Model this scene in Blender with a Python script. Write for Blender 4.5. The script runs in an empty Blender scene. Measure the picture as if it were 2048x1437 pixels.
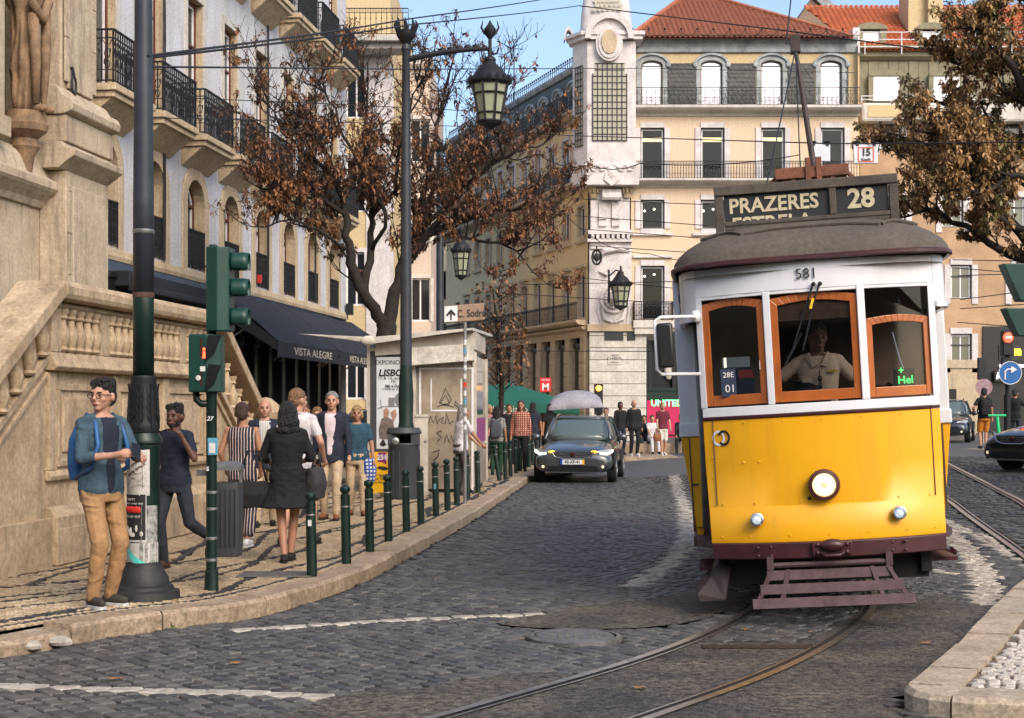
import bpy, math, random
from mathutils import Vector, Matrix, noise
from math import sin, cos, pi, radians, sqrt, atan2
random.seed(7)
R = random.random
def U(a, b): return a + (b - a) * random.random()
sc = bpy.context.scene
col = sc.collection
# ---------------------------------------------------------------- camera
cd = bpy.data.cameras.new('camera'); cam = bpy.data.objects.new('camera', cd); col.objects.link(cam)
F = 3000.0; CH = 1.65; HY = 818.0
cd.sensor_width = 36; cd.lens = F / 2048 * 36
cd.shift_y = (HY - 718.5) / 2048
cd.clip_start = .1; cd.clip_end = 3000
cam.location = (0, 0, CH); cam.rotation_euler = (pi / 2, 0, 0)
sc.camera = cam
# ---------------------------------------------------------------- sky and sun
SUN_EL, SUN_AZ = 38, 148          # azimuth clockwise from +Y: behind the camera, to the right
w = bpy.data.worlds.new('World'); sc.world = w; w.use_nodes = True
nt = w.node_tree; nt.nodes.clear()
sky = nt.nodes.new('ShaderNodeTexSky'); sky.sky_type = 'NISHITA'; sky.sun_disc = False
sky.sun_elevation = radians(SUN_EL); sky.sun_rotation = radians(SUN_AZ)
sky.air_density = 1.0; sky.dust_density = 4.2; sky.ozone_density = 1.9; sky.altitude = 50
bg = nt.nodes.new('ShaderNodeBackground'); bg.inputs[1].default_value = .15
wo = nt.nodes.new('ShaderNodeOutputWorld')
nt.links.new(sky.outputs[0], bg.inputs[0]); nt.links.new(bg.outputs[0], wo.inputs[0])
sd = bpy.data.lights.new('sun', 'SUN'); sd.energy = .7; sd.angle = radians(30); sd.color = (1, .86, .68)
sun = bpy.data.objects.new('sun', sd); col.objects.link(sun)
_e, _a = radians(SUN_EL), radians(SUN_AZ)
sun.rotation_euler = Vector((sin(_a) * cos(_e), cos(_a) * cos(_e), sin(_e))).to_track_quat('Z', 'Y').to_euler()
sc.view_settings.view_transform = 'Standard'; sc.view_settings.look = 'None'
sc.view_settings.gamma = 1; sc.view_settings.exposure = 0.96; sc.view_settings.use_curve_mapping = False
try:
    sc.cycles.max_bounces = 6; sc.cycles.transparent_max_bounces = 16; sc.cycles.caustics_reflective = False; sc.cycles.caustics_refractive = False
    sc.cycles.use_denoising = True
except Exception: pass
# ---------------------------------------------------------------- measuring helpers
def PX(px, Y): return (px - 1024) * Y / F
def PZ(py, Y): return CH + (HY - py) * Y / F
def GP(px, py, h=0.0):
    s = (py - HY) / (CH - h); return ((px - 1024) / s, F / s)
PAV = .13   # pavement level
# ---------------------------------------------------------------- materials
_mc = {}
def nd(t, typ, **k):
    n = t.nodes.new(typ)
    for a, v in k.items(): setattr(n, a, v)
    return n
def mat(name, c, rough=.6, metal=0., var=.0, vs=6., c2=None, bump=0., bs=60., streak=0., emit=None, es=1., alpha=1., trans=0., spec=.5, coat=0., dist=.01, ior=1.45, grit=.25):
    key = name
    if key in _mc: return _mc[key]
    m = bpy.data.materials.new(name); m.use_nodes = True; _mc[key] = m
    t = m.node_tree; b = t.nodes['Principled BSDF']
    b.inputs['Base Color'].default_value = (*c, 1); b.inputs['Roughness'].default_value = rough
    b.inputs['Metallic'].default_value = metal; b.inputs['Specular IOR Level'].default_value = spec
    b.inputs['IOR'].default_value = ior
    if coat: b.inputs['Coat Weight'].default_value = coat; b.inputs['Coat Roughness'].default_value = .08
    if trans: b.inputs['Transmission Weight'].default_value = trans
    if alpha < 1: b.inputs['Alpha'].default_value = alpha
    if emit: b.inputs['Emission Color'].default_value = (*emit, 1); b.inputs['Emission Strength'].default_value = es
    m.diffuse_color = (*c, 1)
    if var or streak or bump:
        tc = nd(t, 'ShaderNodeTexCoord'); out = None
        if var or streak:
            oi = nd(t, 'ShaderNodeObjectInfo')
            va = nd(t, 'ShaderNodeVectorMath', operation='ADD'); t.links.new(tc.outputs['Object'], va.inputs[0]); 
            sc_ = nd(t, 'ShaderNodeVectorMath', operation='SCALE'); sc_.inputs[0].default_value = (7, 5, 9); t.links.new(oi.outputs['Random'], sc_.inputs['Scale'])
            t.links.new(sc_.outputs[0], va.inputs[1])
            n1 = nd(t, 'ShaderNodeTexNoise'); n1.inputs['Scale'].default_value = vs; n1.inputs['Detail'].default_value = 6; n1.inputs['Roughness'].default_value = .65
            t.links.new(va.outputs[0], n1.inputs['Vector'])
            cr = nd(t, 'ShaderNodeMapRange'); cr.inputs[1].default_value = .35; cr.inputs[2].default_value = .68
            t.links.new(n1.outputs['Fac'], cr.inputs[0])
            mx = nd(t, 'ShaderNodeMix', data_type='RGBA')
            d = c2 if c2 else tuple(v * (1 - var) for v in c)
            mx.inputs['A'].default_value = (*c, 1); mx.inputs['B'].default_value = (*d, 1)
            ml = nd(t, 'ShaderNodeMath', operation='MULTIPLY'); ml.inputs[1].default_value = 1. if not c2 else max(var, .01)
            t.links.new(cr.outputs[0], ml.inputs[0]); t.links.new(ml.outputs[0], mx.inputs['Factor'])
            out = mx.outputs['Result']
            if not emit and rough > .55:
                ng = nd(t, 'ShaderNodeTexNoise'); ng.inputs['Scale'].default_value = max(vs * 9, 18); ng.inputs['Detail'].default_value = 8; ng.inputs['Roughness'].default_value = .75; t.links.new(tc.outputs['Object'], ng.inputs['Vector'])
                rg = nd(t, 'ShaderNodeMapRange'); rg.inputs[1].default_value = .38; rg.inputs[2].default_value = .62; rg.inputs[3].default_value = 1 - grit; rg.inputs[4].default_value = 1 + grit * .5; t.links.new(ng.outputs['Fac'], rg.inputs[0])
                vm = nd(t, 'ShaderNodeVectorMath', operation='SCALE'); t.links.new(out, vm.inputs[0]); t.links.new(rg.outputs[0], vm.inputs['Scale']); out = vm.outputs[0]
        if streak:
            mp = nd(t, 'ShaderNodeMapping'); mp.inputs['Scale'].default_value = (5, 5, .45)
            t.links.new(tc.outputs['Object'], mp.inputs[0])
            n2 = nd(t, 'ShaderNodeTexNoise'); n2.inputs['Scale'].default_value = 1.3; n2.inputs['Detail'].default_value = 7; n2.inputs['Roughness'].default_value = .7
            t.links.new(mp.outputs[0], n2.inputs['Vector'])
            r2 = nd(t, 'ShaderNodeMapRange'); r2.inputs[1].default_value = .5; r2.inputs[2].default_value = .75; r2.inputs[4].default_value = streak
            t.links.new(n2.outputs['Fac'], r2.inputs[0])
            m2 = nd(t, 'ShaderNodeMix', data_type='RGBA'); m2.inputs['B'].default_value = (.09, .07, .05, 1)
            t.links.new(r2.outputs[0], m2.inputs['Factor']); t.links.new(out, m2.inputs['A']); out = m2.outputs['Result']
        if out: t.links.new(out, b.inputs['Base Color'])
        if bump:
            n3 = nd(t, 'ShaderNodeTexNoise'); n3.inputs['Scale'].default_value = bs; n3.inputs['Detail'].default_value = 5
            t.links.new(tc.outputs['Object'], n3.inputs['Vector'])
            bp = nd(t, 'ShaderNodeBump'); bp.inputs['Strength'].default_value = bump; bp.inputs['Distance'].default_value = dist
            t.links.new(n3.outputs['Fac'], bp.inputs['Height']); t.links.new(bp.outputs[0], b.inputs['Normal'])
    return m
# ---------------------------------------------------------------- mesh builder
class MB:
    def __init__(s): s.v = []; s.f = []; s.m = []
    def add(s, vs, fs, mi=0):
        n = len(s.v); s.v += [tuple(v) for v in vs]; s.f += [tuple(i + n for i in f) for f in fs]; s.m += [mi] * len(fs); return s
    def box(s, a, b, mi=0, rz=0., piv=None):
        x0, x1 = sorted((a[0], b[0])); y0, y1 = sorted((a[1], b[1])); z0, z1 = sorted((a[2], b[2]))
        vs = [(x, y, z) for z in (z0, z1) for (x, y) in ((x0, y0), (x1, y0), (x1, y1), (x0, y1))]
        if rz:
            p = piv or ((x0 + x1) / 2, (y0 + y1) / 2)
            vs = [(p[0] + (x - p[0]) * cos(rz) - (y - p[1]) * sin(rz), p[1] + (x - p[0]) * sin(rz) + (y - p[1]) * cos(rz), z) for x, y, z in vs]
        return s.add(vs, [(3, 2, 1, 0), (4, 5, 6, 7), (0, 1, 5, 4), (1, 2, 6, 5), (2, 3, 7, 6), (3, 0, 4, 7)], mi)
    def quad(s, a, b, c, d, mi=0): return s.add([a, b, c, d], [(0, 1, 2, 3)], mi)
    def prism(s, pts, d, mi=0):          # closed polygon of 3-D points pushed by d
        n = len(pts); d = Vector(d); P = [Vector(p) for p in pts]
        return s.add(P + [p + d for p in P], [tuple(range(n))[::-1], tuple(range(n, 2 * n))] + [(i, (i + 1) % n, n + (i + 1) % n, n + i) for i in range(n)], mi)
    def xz(s, pts, y0, y1, mi=0): return s.prism([(x, y0, z) for x, z in pts], (0, y1 - y0, 0), mi)
    def xy(s, pts, z0, z1, mi=0): return s.prism([(x, y, z0) for x, y in pts], (0, 0, z1 - z0), mi)
    def tube(s, path, r, seg=6, mi=0, cap=True, closed=False):
        P = [Vector(p) for p in path]; n = len(P); rs = r if isinstance(r, (list, tuple)) else [r] * n
        vs = []; ref = None
        for i, p in enumerate(P):
            if closed: t = P[(i + 1) % n] - P[i - 1]
            else: t = P[min(i + 1, n - 1)] - P[max(i - 1, 0)]
            if t.length < 1e-9: t = Vector((0, 0, 1))
            t.normalize()
            if ref is None: ref = Vector((0, 0, 1)) if abs(t.z) < .9 else Vector((1, 0, 0))
            a = ref - t * ref.dot(t)
            if a.length < 1e-6: a = t.orthogonal()
            a.normalize(); ref = a; b = t.cross(a)
            for k in range(seg):
                q = 2 * pi * k / seg; vs.append(p + (a * cos(q) + b * sin(q)) * rs[i])
        fs = []
        for i in range(n if closed else n - 1):
            j = (i + 1) % n
            for k in range(seg): fs.append((i * seg + k, i * seg + (k + 1) % seg, j * seg + (k + 1) % seg, j * seg + k))
        if cap and not closed: fs += [tuple(range(seg))[::-1], tuple(range((n - 1) * seg, n * seg))]
        return s.add(vs, fs, mi)
    def bar(s, a, b, w, h=None, mi=0):     # rectangular bar
        a, b = Vector(a), Vector(b); h = h or w; t = (b - a).normalized()
        up = Vector((0, 0, 1)) if abs(t.z) < .95 else Vector((0, 1, 0))
        x = t.cross(up).normalized() * w / 2; y = x.cross(t).normalized() * h / 2
        vs = [p + i * x + j * y for p in (a, b) for i, j in ((-1, -1), (1, -1), (1, 1), (-1, 1))]
        return s.add(vs, [(0, 1, 2, 3), (7, 6, 5, 4), (0, 4, 5, 1), (1, 5, 6, 2), (2, 6, 7, 3), (3, 7, 4, 0)], mi)
    def lathe(s, prof, c=(0, 0, 0), seg=16, mi=0, a0=0, a1=2 * pi, sx=1, sy=1):
        full = abs(a1 - a0 - 2 * pi) < 1e-6; n = seg if full else seg + 1; vs = []; fs = []
        for r, z in prof:
            for k in range(n):
                q = a0 + (a1 - a0) * k / seg; vs.append((c[0] + r * cos(q) * sx, c[1] + r * sin(q) * sy, c[2] + z))
        for i in range(len(prof) - 1):
            for k in range(seg):
                k2 = (k + 1) % n; fs.append((i * n + k, i * n + k2, (i + 1) * n + k2, (i + 1) * n + k))
        if full:
            if prof[0][0] > 1e-5: fs.append(tuple(range(n))[::-1])
            if prof[-1][0] > 1e-5: fs.append(tuple(range((len(prof) - 1) * n, len(prof) * n)))
        return s.add(vs, fs, mi)
    def ell(s, c, r, rot=None, seg=12, rings=8, mi=0):
        vs = [(0, 0, -1)]; 
        for i in range(1, rings):
            t = -pi / 2 + pi * i / rings
            for k in range(seg): q = 2 * pi * k / seg; vs.append((cos(t) * cos(q), cos(t) * sin(q), sin(t)))
        vs.append((0, 0, 1)); n = len(vs); V = []
        for v in vs:
            p = Vector((v[0] * r[0], v[1] * r[1], v[2] * r[2]))
            if rot: p = rot @ p
            V.append(p + Vector(c))
        fs = [(0, 1 + (k + 1) % seg, 1 + k) for k in range(seg)]
        for i in range(rings - 2):
            for k in range(seg):
                a = 1 + i * seg + k; b = 1 + i * seg + (k + 1) % seg; fs.append((a, b, b + seg, a + seg))
        fs += [(n - 1, 1 + (rings - 2) * seg + k, 1 + (rings - 2) * seg + (k + 1) % seg) for k in range(seg)]
        return s.add(V, fs, mi)
    def cap(s, a, b, ra, rb, seg=10, mi=0):  # tapered capsule
        a, b = Vector(a), Vector(b); t = b - a; L = t.length
        if L < 1e-6: return s.ell(a, (ra,) * 3)
        t.normalize(); pts = []; rs = []
        for i in range(4): q = pi / 2 * i / 3 * .96 + .06; pts.append(a - t * ra * cos(q)); rs.append(ra * sin(q))
        for i in range(3, -1, -1): q = pi / 2 * i / 3 * .96 + .06; pts.append(b + t * rb * cos(q)); rs.append(rb * sin(q))
        return s.tube(pts, rs, seg, mi)
    def loft(s, rings, seg=16, mi=0, e=2.4):   # rings: (cx,cy,cz,rx,ry[,yaw])
        vs = []
        for g in rings:
            yw = g[5] if len(g) > 5 else 0
            for k in range(seg):
                q = 2 * pi * k / seg; cx_, sy_ = cos(q), sin(q)
                x = math.copysign(abs(cx_) ** (2 / e), cx_) * g[3]; y = math.copysign(abs(sy_) ** (2 / e), sy_) * g[4]
                vs.append((g[0] + x * cos(yw) - y * sin(yw), g[1] + x * sin(yw) + y * cos(yw), g[2]))
        fs = [tuple(range(seg))[::-1], tuple(range((len(rings) - 1) * seg, len(rings) * seg))]
        for i in range(len(rings) - 1):
            for k in range(seg): fs.append((i * seg + k, i * seg + (k + 1) % seg, (i + 1) * seg + (k + 1) % seg, (i + 1) * seg + k))
        return s.add(vs, fs, mi)
    def merge(s, o, T=None, mi=None):
        n = len(s.v); s.v += [tuple(T @ Vector(v)) for v in o.v] if T else o.v
        s.f += [tuple(i + n for i in f) for f in o.f]; s.m += o.m if mi is None else [mi] * len(o.f); return s
    def mesh(s, name, mats, smooth=False):
        me = bpy.data.meshes.new(name); me.from_pydata(s.v, [], s.f)
        for m in (mats if isinstance(mats, (list, tuple)) else [mats]): me.materials.append(m)
        if any(s.m): me.polygons.foreach_set('material_index', s.m)
        if smooth is True: me.polygons.foreach_set('use_smooth', [True] * len(s.f))
        me.update()
        if smooth == 'auto':
            me.polygons.foreach_set('use_smooth', [True] * len(s.f))
            try: me.set_sharp_from_angle(angle=radians(38))
            except Exception: pass
        return me
    def build(s, name, mats, parent=None, smooth=False, bevel=0, **k):
        return place(s.mesh(name, mats, smooth), name, parent, bevel=bevel, **k)
def place(me, name, parent=None, loc=(0, 0, 0), rot=(0, 0, 0), bevel=0, scale=None):
    o = bpy.data.objects.new(name, me); col.objects.link(o); o.parent = parent; o.location = loc; o.rotation_euler = rot
    if scale: o.scale = scale
    if bevel:
        b = o.modifiers.new('bevel', 'BEVEL'); b.width = bevel; b.segments = 2; b.limit_method = 'ANGLE'; b.angle_limit = radians(40)
    return o
def tag(o, label=None, cat=None, group=None, kind=None):
    if label: o['label'] = label
    if cat: o['category'] = cat
    if group: o['group'] = group
    if kind: o['kind'] = kind
    return o
def thing(name, label, cat, loc=(0, 0, 0), rz=0., group=None, rot=None):
    o = bpy.data.objects.new(name, None); col.objects.link(o); o.location = loc; o.rotation_euler = rot or (0, 0, rz)
    o.empty_display_size = .2
    return tag(o, label, cat, group)
def struct(o): o['kind'] = 'structure'; return o
def split_loose(names):
    for o in list(bpy.data.objects):
        if o.type != 'MESH' or o.name.split('.')[0] not in names: continue
        me = o.data; n = len(me.vertices); p = list(range(n))
        def f(a):
            while p[a] != a: p[a] = p[p[a]]; a = p[a]
            return a
        for e in me.edges: p[f(e.vertices[0])] = f(e.vertices[1])
        G = {}
        for q in me.polygons: G.setdefault(f(q.vertices[0]), []).append(q)
        if len(G) < 2: continue
        first = True
        for ps in G.values():
            idx = sorted({v for q in ps for v in q.vertices}); mp = {v: i for i, v in enumerate(idx)}; nm = bpy.data.meshes.new(me.name); nm.from_pydata([me.vertices[v].co[:] for v in idx], [], [[mp[v] for v in q.vertices] for q in ps])
            for m_ in me.materials: nm.materials.append(m_)
            nm.polygons.foreach_set('material_index', [q.material_index for q in ps]); nm.polygons.foreach_set('use_smooth', [q.use_smooth for q in ps]); nm.update()
            if first: tgt = o; first = False; o.data = nm
            else: c = o.copy(); c.data = nm; col.objects.link(c)
def kids(o): return [c for c in list(bpy.data.objects) if c.parent == o]
def dup(root, loc, rz=None, label=None, sub=None):
    def cp(o, par):
        c = o.copy(); col.objects.link(c)
        if par is not None: c.parent = par
        for ch in list(o.children): cp(ch, c)
        return c
    r = cp(root, None); r.location = loc
    if rz is not None: r.rotation_euler = (0, 0, rz)
    if label: r['label'] = label
    return r
_fc = [0]
def text(s, size, m, name, parent, loc, rot=(pi / 2, 0, 0), bold=0., ext=.002, align='CENTER', sx=1., shear=0.):
    cu = bpy.data.curves.new('txt', 'FONT'); cu.body = s; cu.size = size; cu.align_x = align; cu.align_y = 'CENTER'; cu.extrude = ext; cu.offset = bold * size; cu.shear = shear; cu.resolution_u = 3
    cu.materials.append(m)
    o = bpy.data.objects.new(name, cu); col.objects.link(o); o.parent = parent; o.location = loc; o.rotation_euler = rot; o.scale = (sx, 1, 1)
    TXT.append(o); return o
TXT = []
def flush_text():                          # text curves become plain meshes
    if not TXT: return
    bpy.context.view_layer.update(); dg = bpy.context.evaluated_depsgraph_get()
    for o in TXT:
        me = bpy.data.meshes.new_from_object(o.evaluated_get(dg)); n = bpy.data.objects.new(o.name, me); nm = o.name
        n.parent = o.parent; n.location = o.location; n.rotation_euler = o.rotation_euler; n.scale = o.scale
        for k in o.keys():
            try: n[k] = o[k]
            except Exception: pass
        col.objects.link(n); bpy.data.objects.remove(o); n.name = nm
    TXT.clear()
def arc(cx, cz, r, a0, a1, n=10, ry=None):
    ry = ry or r; return [(cx + r * cos(a0 + (a1 - a0) * i / n), cz + ry * sin(a0 + (a1 - a0) * i / n)) for i in range(n + 1)]
# shared materials
IRON = mat('black iron', (.018, .02, .024), .55, .3, var=.5, vs=9, bump=.2, bs=90)
DKGREEN = mat('dark green paint', (.007, .024, .018), .38, .1, var=.4, vs=7, bump=.15, bs=40)
STONE = mat('cream limestone', (.52, .42, .29), .8, var=.55, vs=2.2, c2=(.33, .25, .16), bump=.5, bs=22, streak=.5)
STONE2 = mat('stained limestone', (.50, .42, .31), .85, var=.65, vs=1.5, c2=(.30, .23, .16), bump=.6, bs=16, streak=.75, grit=.22, dist=.015)
PALE = mat('pale blue grey plaster', (.55, .57, .63), .8, var=.6, vs=.9, c2=(.40, .38, .35), bump=.2, bs=14, streak=.45)
WHITEST = mat('white painted stone', (.60, .57, .52), .7, var=.3, vs=1.4, bump=.2, bs=25, streak=.22)
YEL = mat('yellow plaster', (.60, .46, .25), .8, var=.5, vs=.9, c2=(.50, .40, .27), bump=.2, bs=16, streak=.14)
PINKY = mat('peach plaster', (.66, .51, .37), .8, var=.5, vs=.7, c2=(.58, .46, .30), bump=.2, bs=16, streak=.12)
GLASS = mat('dark window glass', (.014, .017, .021), .06, 0, spec=.5, bump=.04, bs=3)
SKYGL = mat('pink sky tinted glass', (.80, .68, .70), .05, .85, bump=.03, bs=2.5)  # mirror tint carries the pink of a reflected sky
WHT = mat('white paint', (.74, .73, .74), .45, var=.18, vs=5, bump=.08, bs=40, streak=.08)
BROWNW = mat('brown painted wood', (.12, .035, .02), .5, var=.4, vs=6, bump=.2, bs=50)
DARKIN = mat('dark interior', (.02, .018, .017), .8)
SLATE = mat('black slate', (.03, .034, .036), .55, var=.6, vs=2.2, c2=(.10, .095, .085), bump=.5, bs=26)
TERRA = mat('terracotta tile', (.40, .145, .075), .8, var=.8, vs=2.4, c2=(.24, .07, .035), bump=.3, bs=30)
CLRG = bpy.data.materials.new('clear window glass'); CLRG.use_nodes = True
_t = CLRG.node_tree; _t.nodes.clear(); _o = nd(_t, 'ShaderNodeOutputMaterial'); _mx = nd(_t, 'ShaderNodeMixShader'); _g = nd(_t, 'ShaderNodeBsdfGlossy'); _g.inputs['Roughness'].default_value = .03; _tr = nd(_t, 'ShaderNodeBsdfTransparent'); _tr.inputs[0].default_value = (.80, .84, .84, 1)
_f = nd(_t, 'ShaderNodeFresnel'); _f.inputs[0].default_value = 1.48; _t.links.new(_f.outputs[0], _mx.inputs[0]); _t.links.new(_tr.outputs[0], _mx.inputs[1]); _t.links.new(_g.outputs[0], _mx.inputs[2]); _t.links.new(_mx.outputs[0], _o.inputs[0])
# ================================================================= GROUND
def catmull(P, n=6):
    P = [Vector((p[0], p[1], 0)) for p in P]; out = []
    Q = [2 * P[0] - P[1]] + P + [2 * P[-1] - P[-2]]
    for i in range(1, len(Q) - 2):
        a, b, c, d = Q[i - 1:i + 3]
        for k in range(n):
            t = k / n; out.append(.5 * ((2 * b) + (c - a) * t + (2 * a - 5 * b + 4 * c - d) * t * t + (3 * b - a - 3 * c + d) * t ** 3))
    out.append(P[-1]); return [(p.x, p.y) for p in out]
def dist_poly(x, y, P):
    best = 1e9; s = 0; bs = 0; side = 0
    for i in range(len(P) - 1):
        ax, ay = P[i]; bx, by = P[i + 1]; dx, dy = bx - ax, by - ay; L2 = dx * dx + dy * dy
        t = max(0, min(1, ((x - ax) * dx + (y - ay) * dy) / L2)); qx, qy = ax + dx * t - x, ay + dy * t - y
        d = qx * qx + qy * qy
        if d < best: best = d; bs = s + t * sqrt(L2); side = 1 if dx * (y - ay) - dy * (x - ax) > 0 else -1
        s += sqrt(L2)
    return sqrt(best), bs, side
def inside(x, y, P):
    c = False; j = len(P) - 1
    for i in range(len(P)):
        if (P[i][1] > y) != (P[j][1] > y) and x < (P[j][0] - P[i][0]) * (y - P[i][1]) / (P[j][1] - P[i][1]) + P[i][0]: c = not c
        j = i
    return c
def offset(P, d):
    out = []
    for i in range(len(P)):
        a = Vector(P[max(i - 1, 0)]); b = Vector(P[min(i + 1, len(P) - 1)]); t = (b - a).normalized(); out.append((P[i][0] - t.y * d, P[i][1] + t.x * d))
    return out
def gz(x, y): return min(.5, .075 * max(0, x - 3.2) * max(0, min(1, (y - 14) / 8)))   # the street climbs towards the right
def ggrid(m, x0, x1, y0, y1, z, n=40):
    vs = [(x0 + (x1 - x0) * i / n, y0 + (y1 - y0) * j / n) for i in range(n + 1) for j in range(n + 1)]
    m.add([(x, y, z + gz(x, y)) for x, y in vs], [(i * (n + 1) + j, (i + 1) * (n + 1) + j, (i + 1) * (n + 1) + j + 1, i * (n + 1) + j + 1) for i in range(n) for j in range(n)])
SETT = [mat('basalt sett %s' % n, c, .5, var=.7, vs=11, c2=d, bump=.5, bs=55, dist=.012) for n, c, d in (
    ('blue grey', (.090, .088, .084), (.045, .046, .046)), ('dark', (.058, .059, .060), (.028, .029, .031)), ('mid grey', (.122, .115, .105), (.065, .063, .058)))]
WSETT = mat('worn white marking stones', (.54, .49, .41), .6, var=.9, vs=9, c2=(.21, .19, .16), bump=.4, bs=50)
ASPH = mat('worn asphalt', (.165, .138, .105), .65, var=.97, vs=1.6, c2=(.04, .041, .045), bump=1., bs=60, dist=.03, grit=.95)
MORT = mat('dark joint dirt', (.018, .018, .018), .9, var=.5, vs=8, c2=(.03, .027, .022))
CALC = [mat('limestone cube %s' % n, c, .6, var=.8, vs=10, c2=d, bump=.35, bs=60) for n, c, d in (
    ('warm', (.42, .32, .20), (.27, .20, .12)), ('pale', (.50, .40, .27), (.34, .26, .17)))]
BCALC = mat('black basalt cube', (.05, .048, .048), .6, var=.5, vs=10, bump=.3, bs=60)
KERBM = mat('worn kerb limestone', (.42, .32, .22), .6, var=.9, vs=2.6, c2=(.22, .165, .11), bump=.8, bs=16, grit=.45)
# far road and land
FARM = bpy.data.materials.new('distant setts'); FARM.use_nodes = True
_t = FARM.node_tree; _b = _t.nodes['Principled BSDF']; _b.inputs['Roughness'].default_value = .5
_tc = nd(_t, 'ShaderNodeTexCoord'); _br = nd(_t, 'ShaderNodeTexBrick'); _br.inputs['Scale'].default_value = 1
for k, v in (('Color1', (.075, .085, .095, 1)), ('Color2', (.045, .052, .062, 1)), ('Mortar', (.015, .015, .016, 1))): _br.inputs[k].default_value = v
_br.inputs['Brick Width'].default_value = .2; _br.inputs['Row Height'].default_value = .13; _br.inputs['Mortar Size'].default_value = .012
_t.links.new(_tc.outputs['Object'], _br.inputs['Vector']); _t.links.new(_br.outputs['Color'], _b.inputs['Base Color'])
_bp = nd(_t, 'ShaderNodeBump'); _bp.inputs['Strength'].default_value = .6; _bp.inputs['Distance'].default_value = .02; _t.links.new(_br.outputs['Fac'], _bp.inputs['Height']); _bp.invert = True
_t.links.new(_bp.outputs[0], _b.inputs['Normal'])
m = MB(); m.quad((-900, -200, -.06), (900, -200, -.06), (900, 1500, -.06), (-900, 1500, -.06)); struct(m.build('ground', mat('far ground', (.12, .11, .10), .9, var=.4, vs=.2)))
m = MB(); ggrid(m, -14, 40, 2, 110, -.025, 90); road = struct(m.build('road', MORT))
m = MB(); ggrid(m, -14, 40, 36, 108, 0, 60); FARR = m.build('distant_setts', FARM, road); FARR['kind'] = 'stuff'
# kerb line, road side, from off frame left to far up the street
KP = catmull([(-7.5, 8.9), (-5.2, 9.2), (-4.2, 9.6), (-3.43, 10.06), (-3.03, 10.75), (-2.57, 11.35), (-2.15, 11.8), (-1.81, 12.7), (-1.45, 14.3), (-1.15, 16.8), (-.6, 22.2), (-.29, 25.9), (.46, 34.9), (1.3, 44), (1.7, 50)], 8)
KW = .27
KI = offset(KP, KW)
def Gs(L, h=0): return [GP(a, b, h) for a, b in L]
ISL = catmull([(5.9, 16.2), (4.32, 12.96), (3.45, 11.07), (2.87, 9.77), (2.3, 8.6), (2.17, 8.3), (2.27, 8.05), (2.6, 7.9), (3.6, 7.75), (5.2, 7.6), (7, 7.5)], 6)
ISLP = ISL + [(9, 8), (9, 16.2)]
ASP = [Gs([(480, 1500), (560, 1437), (660, 1394), (860, 1372), (1020, 1353), (1110, 1346), (1180, 1352), (1250, 1330), (1330, 1300), (1420, 1262), (1480, 1238), (1560, 1228), (1700, 1225), (1745, 1208), (1880, 1190), (1960, 1215), (2040, 1205), (1900, 1330), (1800, 1400), (1810, 1437), (1900, 1500)]),
       Gs([(1010, 1250), (1050, 1232), (1150, 1216), (1290, 1200), (1400, 1180), (1500, 1185), (1490, 1215), (1400, 1240), (1290, 1256), (1150, 1262), (1060, 1258)])]
UNDER = Gs([(1468, 1262), (1500, 1226), (1720, 1222), (1650, 1262), (1600, 1285), (1440, 1285)])
TRK = catmull([(-2.6, 4.6), (-1.5, 5.75), (-.45, 7.1), (.38, 8.3), (1.2, 9.55), (1.89, 10.88), (2.46, 12.32), (2.85, 13.9), (3.2, 16.2), (3.75, 20), (4.3, 24), (5.3, 31)], 8)
TRK2 = catmull([(5.6, 14), (6.15, 17), (6.95, 22), (7.8, 26.5), (8.75, 31.5), (10, 38)], 6)
MARKS = [(Gs([(-60, 1370), (300, 1381), (640, 1392)]), .075), (Gs([(490, 1260), (800, 1240), (1115, 1227)]), .06),
         (catmull(Gs([(1270, 1170), (1330, 1132), (1372, 1085), (1372, 1030), (1356, 975), (1340, 930)]), 5), .12),
         (catmull(Gs([(1860, 1052), (1905, 1085), (1952, 1130), (1972, 1175), (1955, 1222)]), 5), .14), (Gs([(1880, 1060), (1960, 1090), (2070, 1140)]), .08),
         (Gs([(1700, 1115), (1905, 1150)]), .05)]
def rough_edge(P):
    out = []
    for i in range(len(P)):
        a, b = Vector(P[i]), Vector(P[(i + 1) % len(P)]); n = max(1, int((b - a).length / .09)); nn = Vector((a.y - b.y, b.x - a.x)).normalized()
        for k in range(n): q = a.lerp(b, k / n); q = q + nn * (noise.noise(Vector((q.x * 2.2, q.y * 2.2, 3))) * .13 + U(-.025, .025)); out.append((q.x, q.y))
    return out
ASP = [rough_edge(P) for P in ASP]
for k, P in enumerate(ASP):
    m = MB(); 
    # triangulated sheet with fine uneven height
    xs = [p[0] for p in P]; ys = [p[1] for p in P]; m.add([(x, y, .003) for x, y in P], [tuple(range(len(P)))])
    o = m.build('asphalt_patch', ASPH, road)
def in_asp(x, y):
    if inside(x, y, UNDER): return False
    return any(inside(x, y, P) for P in ASP)
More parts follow.
